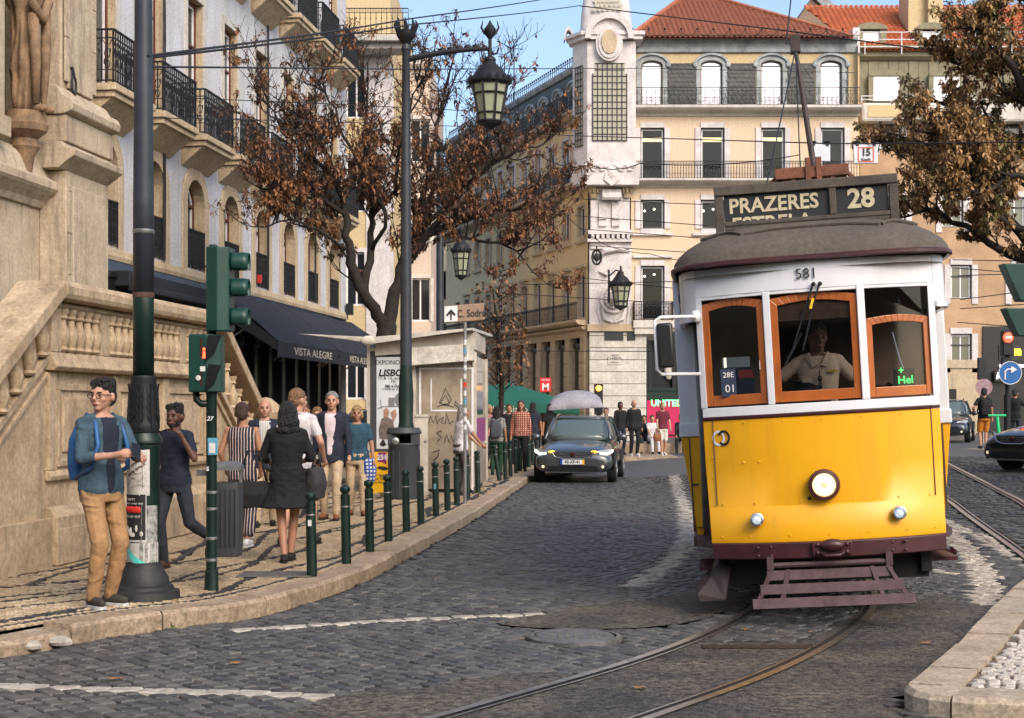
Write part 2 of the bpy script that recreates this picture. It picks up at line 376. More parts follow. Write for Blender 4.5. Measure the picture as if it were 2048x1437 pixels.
# the sheet under the rails ahead of the tram keeps its setts
m = MB(); m.add([(x, y, .0045) for x, y in UNDER], [tuple(range(len(UNDER)))]); m.build('joint_bed', MORT, road)
def sett_mb(m, x, y, L, W, rz, z, mi, bev=True, h=.03, chip=.006):
    c, s = cos(rz), sin(rz); b = .007 if bev else 0
    tl = (U(-1, 1) * .0025, U(-1, 1) * .0025)
    base = [(-L / 2, -W / 2), (L / 2, -W / 2), (L / 2, W / 2), (-L / 2, W / 2)]
    P = [(a + U(-chip, chip), d + U(-chip, chip)) for a, d in base]
    def X(a, d, zz): return (x + a * c - d * s, y + a * s + d * c, zz)
    lo = [X(a, d, z - h) for a, d in P]
    if bev:
        mid = [X(a, d, z - .008) for a, d in P]; top = [X(a * (1 - 2 * b / L), d * (1 - 2 * b / W), z + tl[0] * a / L * 2 + tl[1] * d / W * 2) for a, d in P]
        m.add(lo + mid + top, [(0, 1, 5, 4), (1, 2, 6, 5), (2, 3, 7, 6), (3, 0, 4, 7), (4, 5, 9, 8), (5, 6, 10, 9), (6, 7, 11, 10), (7, 4, 8, 11), (8, 9, 10, 11)], mi)
    else:
        m.add(lo + [X(a, d, z + tl[0] * a / L * 2) for a, d in P], [(0, 1, 5, 4), (1, 2, 6, 5), (2, 3, 7, 6), (3, 0, 4, 7), (4, 5, 6, 7)], mi)
MH = (.455, 10.83)
def near_track(x, y):
    d, _, _ = dist_poly(x, y, TRK[:70]) if y < 26 else (9, 0, 0)
    if abs(d - .45) < .085: return True
    if x > 5: 
        d, _, _ = dist_poly(x, y, TRK2)
        if abs(d - .45) < .085: return True
    return False
# one shared mesh per sett variant for the single stones
variants = []
for k in range(9):
    m = MB(); sett_mb(m, 0, 0, .15, .096, 0, 0, 0, True); variants.append(m.mesh('sett', SETT[k % 3]))
wvar = []
for k in range(3):
    m = MB(); sett_mb(m, 0, 0, .185, .11, 0, .001, 0, True); wvar.append(m.mesh('white_sett', WSETT))
cand = []; big = MB(); 
RA = radians(-50)     # row direction
ca, sa = cos(RA), sin(RA)
for i in range(-330, 420):
    v = i * .108
    off = R() * .17; u = -50 + off; 
    while u < 42:
        L = U(.115, .15); cu_, u = u + L / 2, u + L
        x = cu_ * ca - v * sa; y = cu_ * sa + v * ca
        if not (6.9 < y < 36.2): continue
        if abs(x) > y * .345 + .35: continue
        if y > 24 and i % 1: continue
        d, s_, side = dist_poly(x, y, KP)
        if side > 0 or d < .07: continue
        if in_asp(x, y) or inside(x, y, ISLP) or (x - MH[0]) ** 2 + (y - MH[1]) ** 2 < .135: continue
        if 10 < x and y > 30: pass
        if x > 1.2 and near_track(x, y): continue
        white = any(dist_poly(x, y, P)[0] < wd for P, wd in MARKS[2:] )
        mk = any(dist_poly(x, y, P)[0] < wd for P, wd in MARKS[:2])
        if mk: continue
        un = noise.noise(Vector((x * .6, y * .6, 0))) * .012
        cand.append((y, x, L, v, white, un * .7 + U(-.004, .004) + gz(x, y) + (.016 if inside(x, y, UNDER) else 0)))
cand.sort()
nsingle = 0
vis = [c for c in cand if abs(c[1]) < c[0] * .3413 and c[0] > 8.15]
single = set(id(c) for c in vis[:268])
for c in cand:
    y, x, L, v, white, z = c; j = U(-.05, .05)
    mi = 3 if white else random.choice((0, 0, 1, 2, 0, 1))
    if id(c) in single and not white:
        o = place(random.choice(variants), 'sett', road, (x, y, z), (U(-.02, .02), U(-.02, .02), RA + j), scale=((L - .014) / .15, 1, 1)); nsingle += 1
    else:
        sett_mb(big, x, y, L - .016 + .002, .096, RA + j, z, mi, bev=y < 17, chip=.006)
setts = big.build('setts', SETT + [WSETT], road); setts['kind'] = 'stuff'
# the white marking rows, stone by stone
for P, wd in MARKS[:2]:
    L = sum((Vector(P[i + 1]) - Vector(P[i])).length for i in range(len(P) - 1)); s = 0
    while s < L:
        t = s; 
        for i in range(len(P) - 1):
            a, b = Vector(P[i]), Vector(P[i + 1]); l = (b - a).length
            if t <= l: break
            t -= l
        q = a + (b - a).normalized() * t; an = atan2((b - a).y, (b - a).x)
        place(random.choice(wvar), 'white_sett', road, (q.x, q.y, U(0, .006)), (0, 0, an + U(-.05, .05)), scale=(1, wd / .055 * .95, 1)); s += .195
# rails: bright head, dark groove, thin lip
STEEL = mat('worn rail steel', (.62, .57, .50), .28, .9, var=.5, vs=14, bump=.15, bs=60); GROOVE = mat('rail groove', (.012, .011, .01), .7)
def ribbon(m, P, d0, d1, z, mi):
    A = offset(P, d0); B = offset(P, d1); n = len(P)
    m.add([(x, y, z + gz(x + OX[0], y + OX[1])) for x, y in A] + [(x, y, z + gz(x + OX[0], y + OX[1])) for x, y in B], [(i, i + 1, n + i + 1, n + i) for i in range(n - 1)], mi)
OX = [0, 0]
def rails(P, name, label):
    OX[:] = P[0]
    t = thing(name, label, 'tram track', (P[0][0], P[0][1], 0), group='tram tracks set in the street'); P = [(x - P[0][0], y - P[0][1]) for x, y in P]
    for sgn in (1, -1):
        m = MB(); c = .45 * sgn; q = -sgn
        ribbon(m, P, *sorted((c, c + .058 * -q)), .014, 0); ribbon(m, P, *sorted((c, c + .042 * q)), .0075, 1); ribbon(m, P, *sorted((c + .042 * q, c + .06 * q)), .013, 0)
        m.build('rail', [STEEL, GROOVE], t)
rails(TRK, 'tram_track', 'curved steel tram rails running under the yellow tram to the bottom of the street')
rails(TRK2, 'tram_track', 'second pair of tram rails running away behind the yellow tram on the right')
# manhole cover
MHM = mat('manhole iron', (.22, .21, .20), .45, .5, var=.5, vs=10, bump=.5, bs=90)
t = thing('manhole_cover', 'round worn iron manhole cover set in the grey setts left of the tram rails', 'manhole cover', (MH[0], MH[1], 0))
m = MB(); m.lathe([(.30, -.02), (.30, .018), (.33, .018), (.345, .008), (.345, -.02)], seg=40); m.build('frame', MHM, t, 'auto')
m = MB(); m.lathe([(.285, -.02), (.285, .012), (.27, .02), (0, .022)], seg=40)
for a in range(-4, 5):
    for b in range(-4, 5):
        if a * a + b * b < 17 and (a or b): m.box((a * .055 - .016, b * .055 - .016, .02), (a * .055 + .016, b * .055 + .016, .025))
m.build('lid', MHM, t)
t = thing('drain_grate', 'dark narrow rusty drain cover lying between the curved tram rails', 'drain cover', (*GP(1515, 1297), 0))
m = MB(); m.box((-.38, -.05, .006), (.38, .05, .016)); m.build('plate', mat('rusty plate', (.07, .045, .03), .6, .4, var=.5, vs=12, bump=.5, bs=80), t)
# kerb: individual stones
m = MB(); m.box((2.6, 46.5, -.1), (9, 69, .15)); m.box((2.45, 46.3, -.1), (9.1, 46.495, .16)); struct(m.build('plaza_pavement', KERBM))
kerb = struct(bpy.data.objects.new('kerb', None)); col.objects.link(kerb)
def kerb_row(P, Wd, parent, h=PAV, maxL=1.1, name='kerb_stone', mt=KERBM, low=None):
    acc = [0]
    for i in range(1, len(P)): acc.append(acc[-1] + (Vector(P[i]) - Vector(P[i - 1])).length)
    def at(s):
        s = max(0, min(acc[-1] - 1e-6, s))
        for i in range(1, len(P)):
            if acc[i] >= s: break
        a, b = Vector(P[i - 1]), Vector(P[i]); t = (s - acc[i - 1]) / (acc[i] - acc[i - 1]); d = (b - a).normalized(); return a + (b - a) * t, Vector((-d.y, d.x))
    s = 0
    while s < acc[-1] - .2:
        L = U(.75, 1) * maxL; e = min(s + L, acc[-1]); m = MB(); n = 4; vs = []; hh = h + U(-.008, .006)
        if low: hh = low(at(s)[0], hh)
        for k in range(n + 1):
            q, nn = at(s + .008 + (e - s - .016) * k / n); jt = U(-.004, .004)
            for d, z in ((0, -.05), (.0 + jt, hh - .03), (.025 + jt, hh), (Wd, hh + .004), (Wd, -.05)): p = q + nn * d; vs.append((p.x, p.y, z + (jt if z > 0 else 0)))
        fs = [(0, 1, 2, 3, 4)] + [tuple(n * 5 + k for k in (4, 3, 2, 1, 0))]
        for k in range(n):
            for j in range(4): fs.append((k * 5 + j, (k + 1) * 5 + j, (k + 1) * 5 + j + 1, k * 5 + j + 1))
        m.add(vs, fs); m.build(name, mt, parent); s = e
kerb_row(KP, KW, kerb, low=lambda p, h: h * (1 if p.x > -3.2 else max(.45, 1 - (-3.2 - p.x) * .7)))
for px_, py_, r_ in ((25, 1296, .12), (75, 1286, .16), (120, 1292, .10), (60, 1300, .09)):
    x, y = GP(px_, py_); m = MB(); m.ell((0, 0, 0), (r_, r_ * .7, r_ * .42), seg=9, rings=6)
    m.v = [tuple(Vector(v) * (1 + .25 * noise.noise(Vector(v) * 14))) for v in m.v]; m.build('broken_kerb_stone', WSETT, kerb, loc=(x, y, .03))
# left pavement
m = MB(); P = KI + [(-2, 60), (-30, 60), (-30, 6), (-12, 6)]; m.add([(x, y, PAV - .02) for x, y in P], [tuple(range(len(P)))]); pav = struct(m.build('pavement', mat('brown joint sand', (.13, .095, .06), .9, var=.5, vs=6)))
def wall_x(y): return -6.2 + .122 * y
pc = []
step = .064
KIx = KI
for i in range(0, 900):
    y = 9.0 + i * step * (1 if True else 1)
    if y > 34: break
    x = wall_x(y) - (.1 if y < 21.3 else 3.2); 
    xr = y * .345 + .2
    while x < 1.6:
        x += step * U(.92, 1.1)
        if x < -y * .345 - .2: x = -y * .345 - .2; continue
        if y > 25 and (i % 2): continue
        d, s_, side = dist_poly(x, y, KIx)
        if side < 0 or d > 30: break
        if d < .03: continue
        a = s_; b = d
        l1 = abs(((b + .17 * sin(a * 1.35)) % .62) - .31); l2 = abs(((b * .9 - .16 * sin(a * 1.1 + 1.7) + .2) % .75) - .37)
        dark = False
        if y > 25: dark = min(l1, l2) < .03 or .05 < b < .13
        elif l1 < .052 or l2 < .048 or b < .145: continue
        pc.append((y, x, dark))
acc_ = [0]
for i in range(1, len(KIx)): acc_.append(acc_[-1] + (Vector(KIx[i]) - Vector(KIx[i - 1])).length)
def kat(s, d):
    for i in range(1, len(KIx)):
        if acc_[i] >= s: break
    p, q = Vector(KIx[i - 1]), Vector(KIx[i]); u = (q - p).normalized(); r_ = p + u * (s - acc_[i - 1]); return r_.x - u.y * d, r_.y + u.x * d
s_ = 2.0
while s_ < 20:
    bs_ = [(.035, 0), (.095, 1), (.15, 0)] + [(k * .62 + .31 - .17 * sin(s_ * 1.35), 1) for k in range(0, 9)] + [((k * .75 + .37 + .16 * sin(s_ * 1.1 + 1.7) - .2) / .9, 1) for k in range(0, 7)]
    for b, dk in bs_:
        if b < .03 or (dk and b != .095 and b < .17): continue
        x, y = kat(s_, b)
        if y < 25 and x > wall_x(y) - (.1 if y < 21.3 else 3.2) and abs(x) < y * .345 + .3: pc.append((y, x, bool(dk)))
    s_ += .064
pc.sort()
visp = [c for c in pc if abs(c[1]) < c[0] * .34]
singp = set(id(c) for c in visp[:270]); pv = []
for k in range(5):
    m = MB(); sett_mb(m, 0, 0, .06, .056, 0, 0, 0, True, h=.02, chip=.005); pv.append((m.mesh('paving_cube', CALC[k % 2]), m.mesh('paving_cube', BCALC)))
big = MB()
for c in pc:
    y, x, dark = c
    if id(c) in singp: place(random.choice(pv)[1 if dark else 0], 'paving_cube', pav, (x, y, PAV + U(-.003, .003)), (0, 0, U(-.15, .15)))
    else:
        f = 2 if y > 25 else 1
        sett_mb(big, x, y, .057, .056 * f, U(-.12, .12), PAV + U(-.003, .003), 2 if dark else random.choice((0, 0, 1)), bev=False, h=.015, chip=.006)
o = big.build('paving_cubes', CALC + [BCALC], pav); o['kind'] = 'stuff'
m = MB(); m.quad((-9, 33.9, PAV), (1.4, 33.9, PAV), (1.6, 60, PAV), (-9, 60, PAV)); 
o = m.build('distant_paving', CALC[0], pav); o['kind'] = 'stuff'
# dark drain slab in the pavement
t = thing('pavement_hatch', 'dark rectangular iron hatch in the pavement beside the first bollard', 'hatch', (*GP(550, 1150, PAV), PAV + .004))
m = MB(); m.box((-.32, -.22, 0), (.36, .2, .008)); m.build('plate', MHM, t)
# right island
isl = struct(bpy.data.objects.new('traffic_island', None)); col.objects.link(isl)
kerb_row(ISL, .30, isl, h=.12, maxL=.62, mt=mat('pale kerb limestone', (.50, .41, .30), .6, var=.9, vs=4, c2=(.30, .24, .17), bump=.7, bs=20, grit=.4))
II = offset(ISL, .30); m = MB(); P = II + [(9, 8), (9, 16.2)]; m.add([(x, y, .095) for x, y in P], [tuple(range(len(P)))]); m.build('island_bed', mat('sandy joints', (.20, .14, .09), .9, var=.5), isl)
ISTM = mat('white paving stone', (.60, .56, .49), .58, var=.9, vs=9, c2=(.33, .28, .22), bump=.4, bs=45)
iv = []
for k in range(5):
    m = MB(); n = random.choice((4, 5, 6)); P = [(.042 * cos(2 * pi * j / n + U(-.2, .2)) * U(.85, 1.2), .042 * sin(2 * pi * j / n + U(-.2, .2)) * U(.85, 1.1)) for j in range(n)]
    m.add([(x, y, -.02) for x, y in P] + [(x, y, -.004) for x, y in P] + [(x * .8, y * .8, .004) for x, y in P], [(j, (j + 1) % n, n + (j + 1) % n, n + j) for j in range(n)] + [(n + j, n + (j + 1) % n, 2 * n + (j + 1) % n, 2 * n + j) for j in range(n)] + [tuple(range(2 * n, 3 * n))])
    iv.append(m.mesh('island_stone', ISTM))
nn = 0; big = MB(); IIP = II + [(9, 8), (9, 16.2)]
y = 7.6
while y < 16:
    x = 2.0 + U(0, .05)
    while x < y * .345 + .1:
        x += U(.08, .095)
        if not inside(x, y, IIP) or dist_poly(x, y, II)[0] < .04: continue
        if nn < 280: place(random.choice(iv), 'island_stone', isl, (x, y + U(-.01, .01), .112 + U(-.002, .003)), (0, 0, U(0, 6))); nn += 1
        else: sett_mb(big, x, y, .078, .072, U(-.4, .4), .114, 0, False, .02, .01)
    y += .08
if big.v: o = big.build('island_stones', ISTM, isl); o['kind'] = 'stuff'
# weeds in the joints, fallen leaves and bits on the road
LEAFB = mat('fallen brown leaf', (.32, .15, .06), .8, var=.5, vs=20); WEED = mat('weed green', (.06, .11, .02), .8)
m = MB()
for px_, py_, n in ((700, 1136, 20), (935, 1030, 30), (330, 1255, 18), (445, 1187, 40), (1090, 980, 12), (640, 1190, 10)):
    for k in range(n):
        x, y = GP(px_ + U(-22, 22), py_ + U(-3, 3)); h = U(.02, .06); a = U(0, 6)
        m.add([(x, y, .0), (x + .012 * cos(a), y + .012 * sin(a), 0), (x + .03 * cos(a + 1), y + .03 * sin(a + 1), h)], [(0, 1, 2)])
o = m.build('weeds', WEED); tag(o, 'small green weeds growing along the kerb joints', 'weeds', kind='stuff')
for v in range(len(m.v)): pass
lf = MB(); lf.add([(-.05, 0, .0), (-.02, .022, .012), (.03, .018, .006), (.05, 0, .014), (.02, -.02, .004), (-.03, -.018, .01)], [(0, 1, 2, 3, 4, 5)]); lfm = lf.mesh('fallen_leaf', LEAFB)
for k, (a, b, w_) in enumerate(((470, 1330, 'lone'), (232, 1362, 'curled'), (915, 1114, 'small'), (1280, 1380, 'pale'), (1490, 1262, 'flat'), (1620, 1268, 'dry'), (1850, 1290, 'thin'))):
    x, y = GP(a, b); o = place(lfm, 'fallen_leaf', None, (x, y, .008), (0, 0, U(0, 6)), scale=(U(.7, 1.1),) * 3)
    tag(o, ['brown dry leaf lying on the grey setts in the middle of the road', 'brown leaf lying just above the long white stone line', 'small leaf on the setts below the bollards', 'dry leaf lying on the asphalt next to the near tram rail', 'dry leaf lying on the setts between the rails in front of the tram fender', 'leaf between the rails just right of another one before the fender', 'thin leaf on the asphalt between tram and traffic island'][k], 'leaf', 'fallen leaves on the road')
# ================================================================= FACADE TOOLS  (local frame: +X along the wall, -Y outward, +Z up)
def wall_with_holes(m, L, z0, z1, holes, y=0., depth=.35, mi=0, mr=None, x0=0.):
    """holes: (x0,x1,z0,z1,arch)   arch = rise of a round head above z1"""
    mr = mi if mr is None else mr
    xs = sorted({x0, L} | {h[0] for h in holes} | {h[1] for h in holes}); zs = sorted({z0, z1} | {h[2] for h in holes} | {h[3] for h in holes} | {h[3] + h[4] for h in holes if h[4]})
    def hole(x, z):
        return any(h[0] < x < h[1] and h[2] < z < h[3] + h[4] for h in holes)
    for i in range(len(xs) - 1):
        for j in range(len(zs) - 1):
            if not hole((xs[i] + xs[i + 1]) / 2, (zs[j] + zs[j + 1]) / 2):
                m.quad((xs[i], y, zs[j]), (xs[i + 1], y, zs[j]), (xs[i + 1], y, zs[j + 1]), (xs[i], y, zs[j + 1]), mi)
    for a, b, c, d, r in holes:
        m.quad((a, y, c), (a, y + depth, c), (a, y + depth, d), (a, y, d), mr); m.quad((b, y, d), (b, y + depth, d), (b, y + depth, c), (b, y, c), mr)
        m.quad((a, y + depth, c), (a, y, c), (b, y, c), (b, y + depth, c), mr)
        if r:
            cx = (a + b) / 2; A = arc(cx, d, (b - a) / 2, pi, 0, 12, r)
            for k in range(12):
                p, q = A[k], A[k + 1]; m.quad((p[0], y, p[1]), (q[0], y, q[1]), (q[0], y, d + r), (p[0], y, d + r), mi); m.quad((p[0], y, p[1]), (p[0], y + depth, p[1]), (q[0], y + depth, q[1]), (q[0], y, q[1]), mr)
        else: m.quad((a, y, d), (a, y + depth, d), (b, y + depth, d), (b, y, d), mr)
_wc = {}
def window(par, x, z, wd, h, y=.2, arch=0., fm=WHT, gm=GLASS, bars=(1, 1), fw=.07, outer=None, transom=None, name='window', ow=.06):
    """x = centre, z = bottom. frame part with a pane sub-part."""
    key = (round(wd, 2), round(h, 2), arch, fm.name, gm.name, bars, fw, transom, outer.name if outer else 0)
    if key not in _wc:
        m = MB(); W = wd / 2; ms = [fm] + ([outer] if outer else [])
        def fr(w0, h0, t, y0, y1, mi):
            m.box((-w0, y0, 0), (-w0 + t, y1, h0), mi); m.box((w0 - t, y0, 0), (w0, y1, h0), mi); m.box((-w0 + t, y0, 0), (w0 - t, y1, t), mi)
            if arch:
                A = arc(0, h0, w0, pi, 0, 12, arch * w0 / W); B = arc(0, h0, w0 - t, pi, 0, 12, arch * w0 / W - t)
                for k in range(12):
                    m.prism([(A[k][0], y0, A[k][1]), (A[k + 1][0], y0, A[k + 1][1]), (B[k + 1][0], y0, B[k + 1][1]), (B[k][0], y0, B[k][1])], (0, y1 - y0, 0), mi)
                m.box((-w0 + t, y0, h0 - t / 2), (w0 - t, y1, h0 + t / 2), mi)
            else: m.box((-w0 + t, y0, h0 - t), (w0 - t, y1, h0), mi)
        o_ = 0
        if outer: fr(W, h, ow, -.03, .06, 1); o_ = ow
        fr(W - o_, h - (0 if arch else o_), fw, 0, .05, 0)
        for k in range(1, bars[0]): X_ = -W + o_ + (wd - 2 * o_) * k / bars[0]; m.box((X_ - fw * .45, .003, fw), (X_ + fw * .45, .047, h - .04), 0)
        tr = [transom] if transom else [k / bars[1] for k in range(1, bars[1])]
        for q in tr: m.box((-W + o_ + .01, -.012 if outer else .005, h * q - fw * .5), (W - o_ - .01, .044, h * q + fw * .5), 1 if outer and transom else 0)
        g = MB(); P = [(-W + .02, .03, .02), (W - .02, .03, .02), (W - .02, .03, h - (.02 if not arch else 0))]
        if arch: P += [(p, .03, q) for p, q in arc(0, h, W - .02, 0, pi, 12, arch - .02)]
        P.append((-W + .02, .03, h - (.02 if not arch else 0)))
        g.add(P, [tuple(range(len(P)))]); _wc[key] = (m.mesh(name, ms), g.mesh('pane', gm))
    a, b = _wc[key]; o = place(a, name, par, (x, y, z)); place(b, 'pane', o); return o
_rc = {}
def rail_mesh(L, H=.95, style=0, dense=.11):
    key = (round(L, 2), H, style, dense)
    if key in _rc: return _rc[key]
    m = MB(); t = .011
    m.box((0, -.022, H - .03), (L, .022, H)); m.box((0, -.014, .04), (L, .014, .06)); m.box((0, -.012, H * .82), (L, .012, H * .84))
    if style != 2: m.box((0, -.012, H * .24), (L, .012, H * .255))
    n = max(2, round(L / dense)); dx = L / n
    for k in range(n + 1):
        x = k * dx; m.box((x - t, -t, 0 if k % 4 == 0 else .05), (x + t, t, H - .03))
        if k % 2 == 0 and k < n:
            c = x + dx
            if style == 0:
                for zc, r in ((H * .55, dx * .62), (H * .35, dx * .5)):
                    m.tube([(c + r * cos(a * pi / 4) * .8, 0, zc + r * sin(a * pi / 4) * 1.4) for a in range(8)], .011, 3, closed=True)
                m.tube([(x, 0, H * .82), (c - dx * .3, 0, H * .7), (c, 0, H * .78), (c + dx * .3, 0, H * .7), (c + dx, 0, H * .82)], .01, 3)
                m.ell((x + dx * .5, 0, H * .6), (.02, .015, .05), seg=5, rings=4); m.ell((x + dx * 1.5, 0, H * .4), (.02, .015, .06), seg=5, rings=4)
            elif style == 1:
                m.tube([(c + dx * .8 * cos(a * pi / 4), 0, H * .4 + dx * 1.1 * sin(a * pi / 4)) for a in range(8)], .012, 3, closed=True)
                m.tube([(x, 0, H * .6), (c, 0, H * .78), (c + dx, 0, H * .6)], .011, 3)
        if style == 2: m.ell((x, 0, H * .62), (.024, .02, .06), seg=5, rings=4); m.ell((x, 0, H * .3), (.026, .02, .05), seg=5, rings=4); m.tube([(x + dx * .5 + .03 * cos(a * pi / 3), 0, H * .9 + .03 * sin(a * pi / 3)) for a in range(6)], .008, 3, closed=True)
    me = m.mesh('railing', IRON); _rc[key] = me; return me
def balcony(par, x0, x1, z, proj=.65, th=.28, H=.98, style=0, stone=STONE, corbel=True, y=0, sides=True, dense=.11):
    m = MB(); e = .06
    m.box((x0, y - proj, z - th * .38), (x1, y, z)); m.box((x0 + e, y - proj + e, z - th * .7), (x1 - e, y, z - th * .38 - .002))
    m.prism([(x0 + 2 * e, y, z - th * .702), (x0 + 2 * e, y - proj + 2 * e, z - th * .702), (x0 + 2 * e, y, z - th * 1.9 if corbel else z - th)], (x1 - x0 - 4 * e, 0, 0))
    b = m.build('balcony', stone, par, bevel=.015); L = x1 - x0 - .1
    place(rail_mesh(L, H, style, dense), 'railing', b, (x0 + .05, y - proj + .06, z))
    if sides:
        for xx in (x0 + .05, x1 - .05): place(rail_mesh(proj - .1, H, style, dense), 'railing', b, (xx, y - proj + .07, z), (0, 0, pi / 2))
    return b
def molding(m, x0, x1, z, prof, y=0., mi=0, ret=0.):   # prof: list of (out, dz) going up
    P = [(y, z + prof[0][1])] + [(y - o, z + dz) for o, dz in prof] + [(y, z + prof[-1][1])]
    m.prism([(x0, a, b) for a, b in P], (x1 - x0, 0, 0), mi)
# ================================================================= LEFT BUILDING
DX = .122; ANG = atan2(1, DX); NF = sqrt(1 + DX * DX)
def wallpt(X0, Y): return (X0 + DX * Y, Y, 0)
LB = thing('corner_apartment_building', 'tall pale plastered building with iron balconies and arched windows above the black awning', 'building', wallpt(-11, 27.0), ANG)
LL = 20.3 * NF; WU = [(27.95 + 2.52 * k - 27) * NF for k in range(8)]
holes = []
for u in WU: holes += [(u - .58, u + .58, 4.72, 6.15, .52), (u - .52, u + .52, 7.52, 10.65, 0), (u - .52, u + .52, 12.1, 14.9, 0)]
m = MB(); wall_with_holes(m, LL, 4.45, 17.5, holes, depth=.34, mi=0, mr=1)
m.quad((LL, 0, 0), (LL, 9, 0), (LL, 9, 17.5), (LL, 0, 17.5), 0); m.quad((0, 0, 17.5), (LL, 0, 17.5), (LL, 9, 17.5), (0, 9, 17.5)); m.quad((0, 9, 0), (0, 0, 0), (0, 0, 17.5), (0, 9, 17.5), 0)
m.build('wall', [PALE, STONE], LB)
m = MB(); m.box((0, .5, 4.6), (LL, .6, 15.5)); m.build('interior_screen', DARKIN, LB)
for k, u in enumerate(WU):
    window(LB, u, 4.72, 1.14, 1.43, .24, arch=.50, fm=WHT, outer=BROWNW, bars=(1, 1), fw=.06)
    window(LB, u, 7.52, 1.02, 3.11, .18, fm=WHT, outer=BROWNW, bars=(2, 1), transom=.70, fw=.05, gm=GLASS if k % 3 else mat('dusty glass', (.05, .06, .07), .15, spec=.8))
    window(LB, u, 12.1, 1.02, 2.78, .18, fm=WHT, outer=BROWNW, bars=(2, 1), transom=.72, fw=.05)
    # stone surround of the arched opening and of the balcony door
    m = MB(); A = arc(u, 6.15, .58, pi, 0, 14, .52); B = arc(u, 6.15, .86, pi, 0, 14, .82)
    for j in range(14): m.prism([(A[j][0], -.045, A[j][1]), (A[j + 1][0], -.045, A[j + 1][1]), (B[j + 1][0], -.045, B[j + 1][1]), (B[j][0], -.045, B[j][1])], (0, .045, 0))
    for s in (-1, 1): m.box((u + s * .58, -.045, 4.47), (u + s * .86, 0, 6.15))
    m.build('window_surround', STONE, LB, bevel=.01)
    m = MB(); 
    for s in (-1, 1): m.box((u + s * .522, -.03, 7.5), (u + s * .70, 0, 10.83))
    m.box((u - .522, -.031, 10.652), (u + .522, 0, 10.83)); m.build('door_surround', WHITEST, LB)
    balcony(LB, u - 1.02, u + 1.02, 7.5, .62, .34, .98, 0, STONE); balcony(LB, u - 1.02, u + 1.02, 12.08, .62, .34, .98, 0, STONE)
    o = place(rail_mesh(1.12, .85, 1, .07), 'window_guard', LB, (u - .56, -.03, 4.72))
m = MB(); molding(m, -.02, LL + .02, 4.45, [(.05, 0), (.07, .08), (.05, .2), (.04, .22)]); m.build('string_course', STONE, LB)
m = MB(); molding(m, 0, LL + .3, 16.6, [(.1, 0), (.25, .2), (.5, .35), (.5, .55), (.1, .6)]); m.build('cornice', STONE, LB)
for u, w_ in ((3.9, .03), (11.5, .025), (16.3, .03)):
    m = MB()
    for q in range(3): m.tube([(u + q * .06 + .02 * sin(z * 2 + q), -.03 - w_, z) for z in [4.7 + j * .8 for j in range(15)]], .012, 4)
    m.build('cable', IRON, LB)
# ground floor: dark shop front
SHOPW = mat('black shopfront timber', (.014, .014, .016), .35, var=.4, vs=4); WARM = mat('warm shop lamp', (1, .7, .3), emit=(1, .62, .25), es=6)
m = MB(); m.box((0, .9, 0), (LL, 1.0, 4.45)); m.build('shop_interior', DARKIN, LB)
SG = mat('shop glass', (.03, .032, .034), .08, spec=.8)
for k in range(17):
    u = .2 + k * 1.26
    if u > LL - .1: break
    m = MB(); m.box((u - .14, -.12, .0), (u + .14, .3, 3.55)); m.box((u - .2, -.16, 3.2), (u + .2, .3, 3.42)); m.box((u - .2, -.16, .0), (u + .2, .3, .35)); m.build('shopfront_pilaster', SHOPW, LB, bevel=.012)
    m = MB(); m.box((u + .14, .1, .5), (u + 1.12, .13, 3.4)); m.build('shop_window', SG, LB)
m = MB(); m.box((0, -.1, 3.56), (LL, .3, 4.1)); m.box((0, -.16, 4.1), (LL, .3, 4.22)); m.box((0, .0, 0.01), (LL, .12, .5)); m.build('shop_fascia', SHOPW, LB, bevel=.01)
for u, z in ((9.2, 2.3), (12.6, 1.5), (16.2, 2.2), (5.6, 2.9), (14.5, 3.0), (17.4, 1.9)):
    m = MB(); m.ell((u, .4, z), (.05, .05, .07), seg=8, rings=6); m.build('shop_lamp', WARM, LB)
m = MB(); m.ell((6.4, -.5, 4.62), (.12, .1, .16)); m.tube([(6.4, 0, 4.8), (6.4, -.5, 4.85), (6.4, -.5, 4.7)], .02); m.build('wall_lamp', IRON, LB)
m = MB(); m.box((10.6, -.14, 4.8), (10.72, -.05, 5.0)); m.build('alarm_box', mat('red alarm box', (.5, .03, .03), .4), LB)
m = MB(); m.box((20.2, -.25, 4.6), (20.4, -.05, 4.95)); m.build('camera_box', IRON, LB)
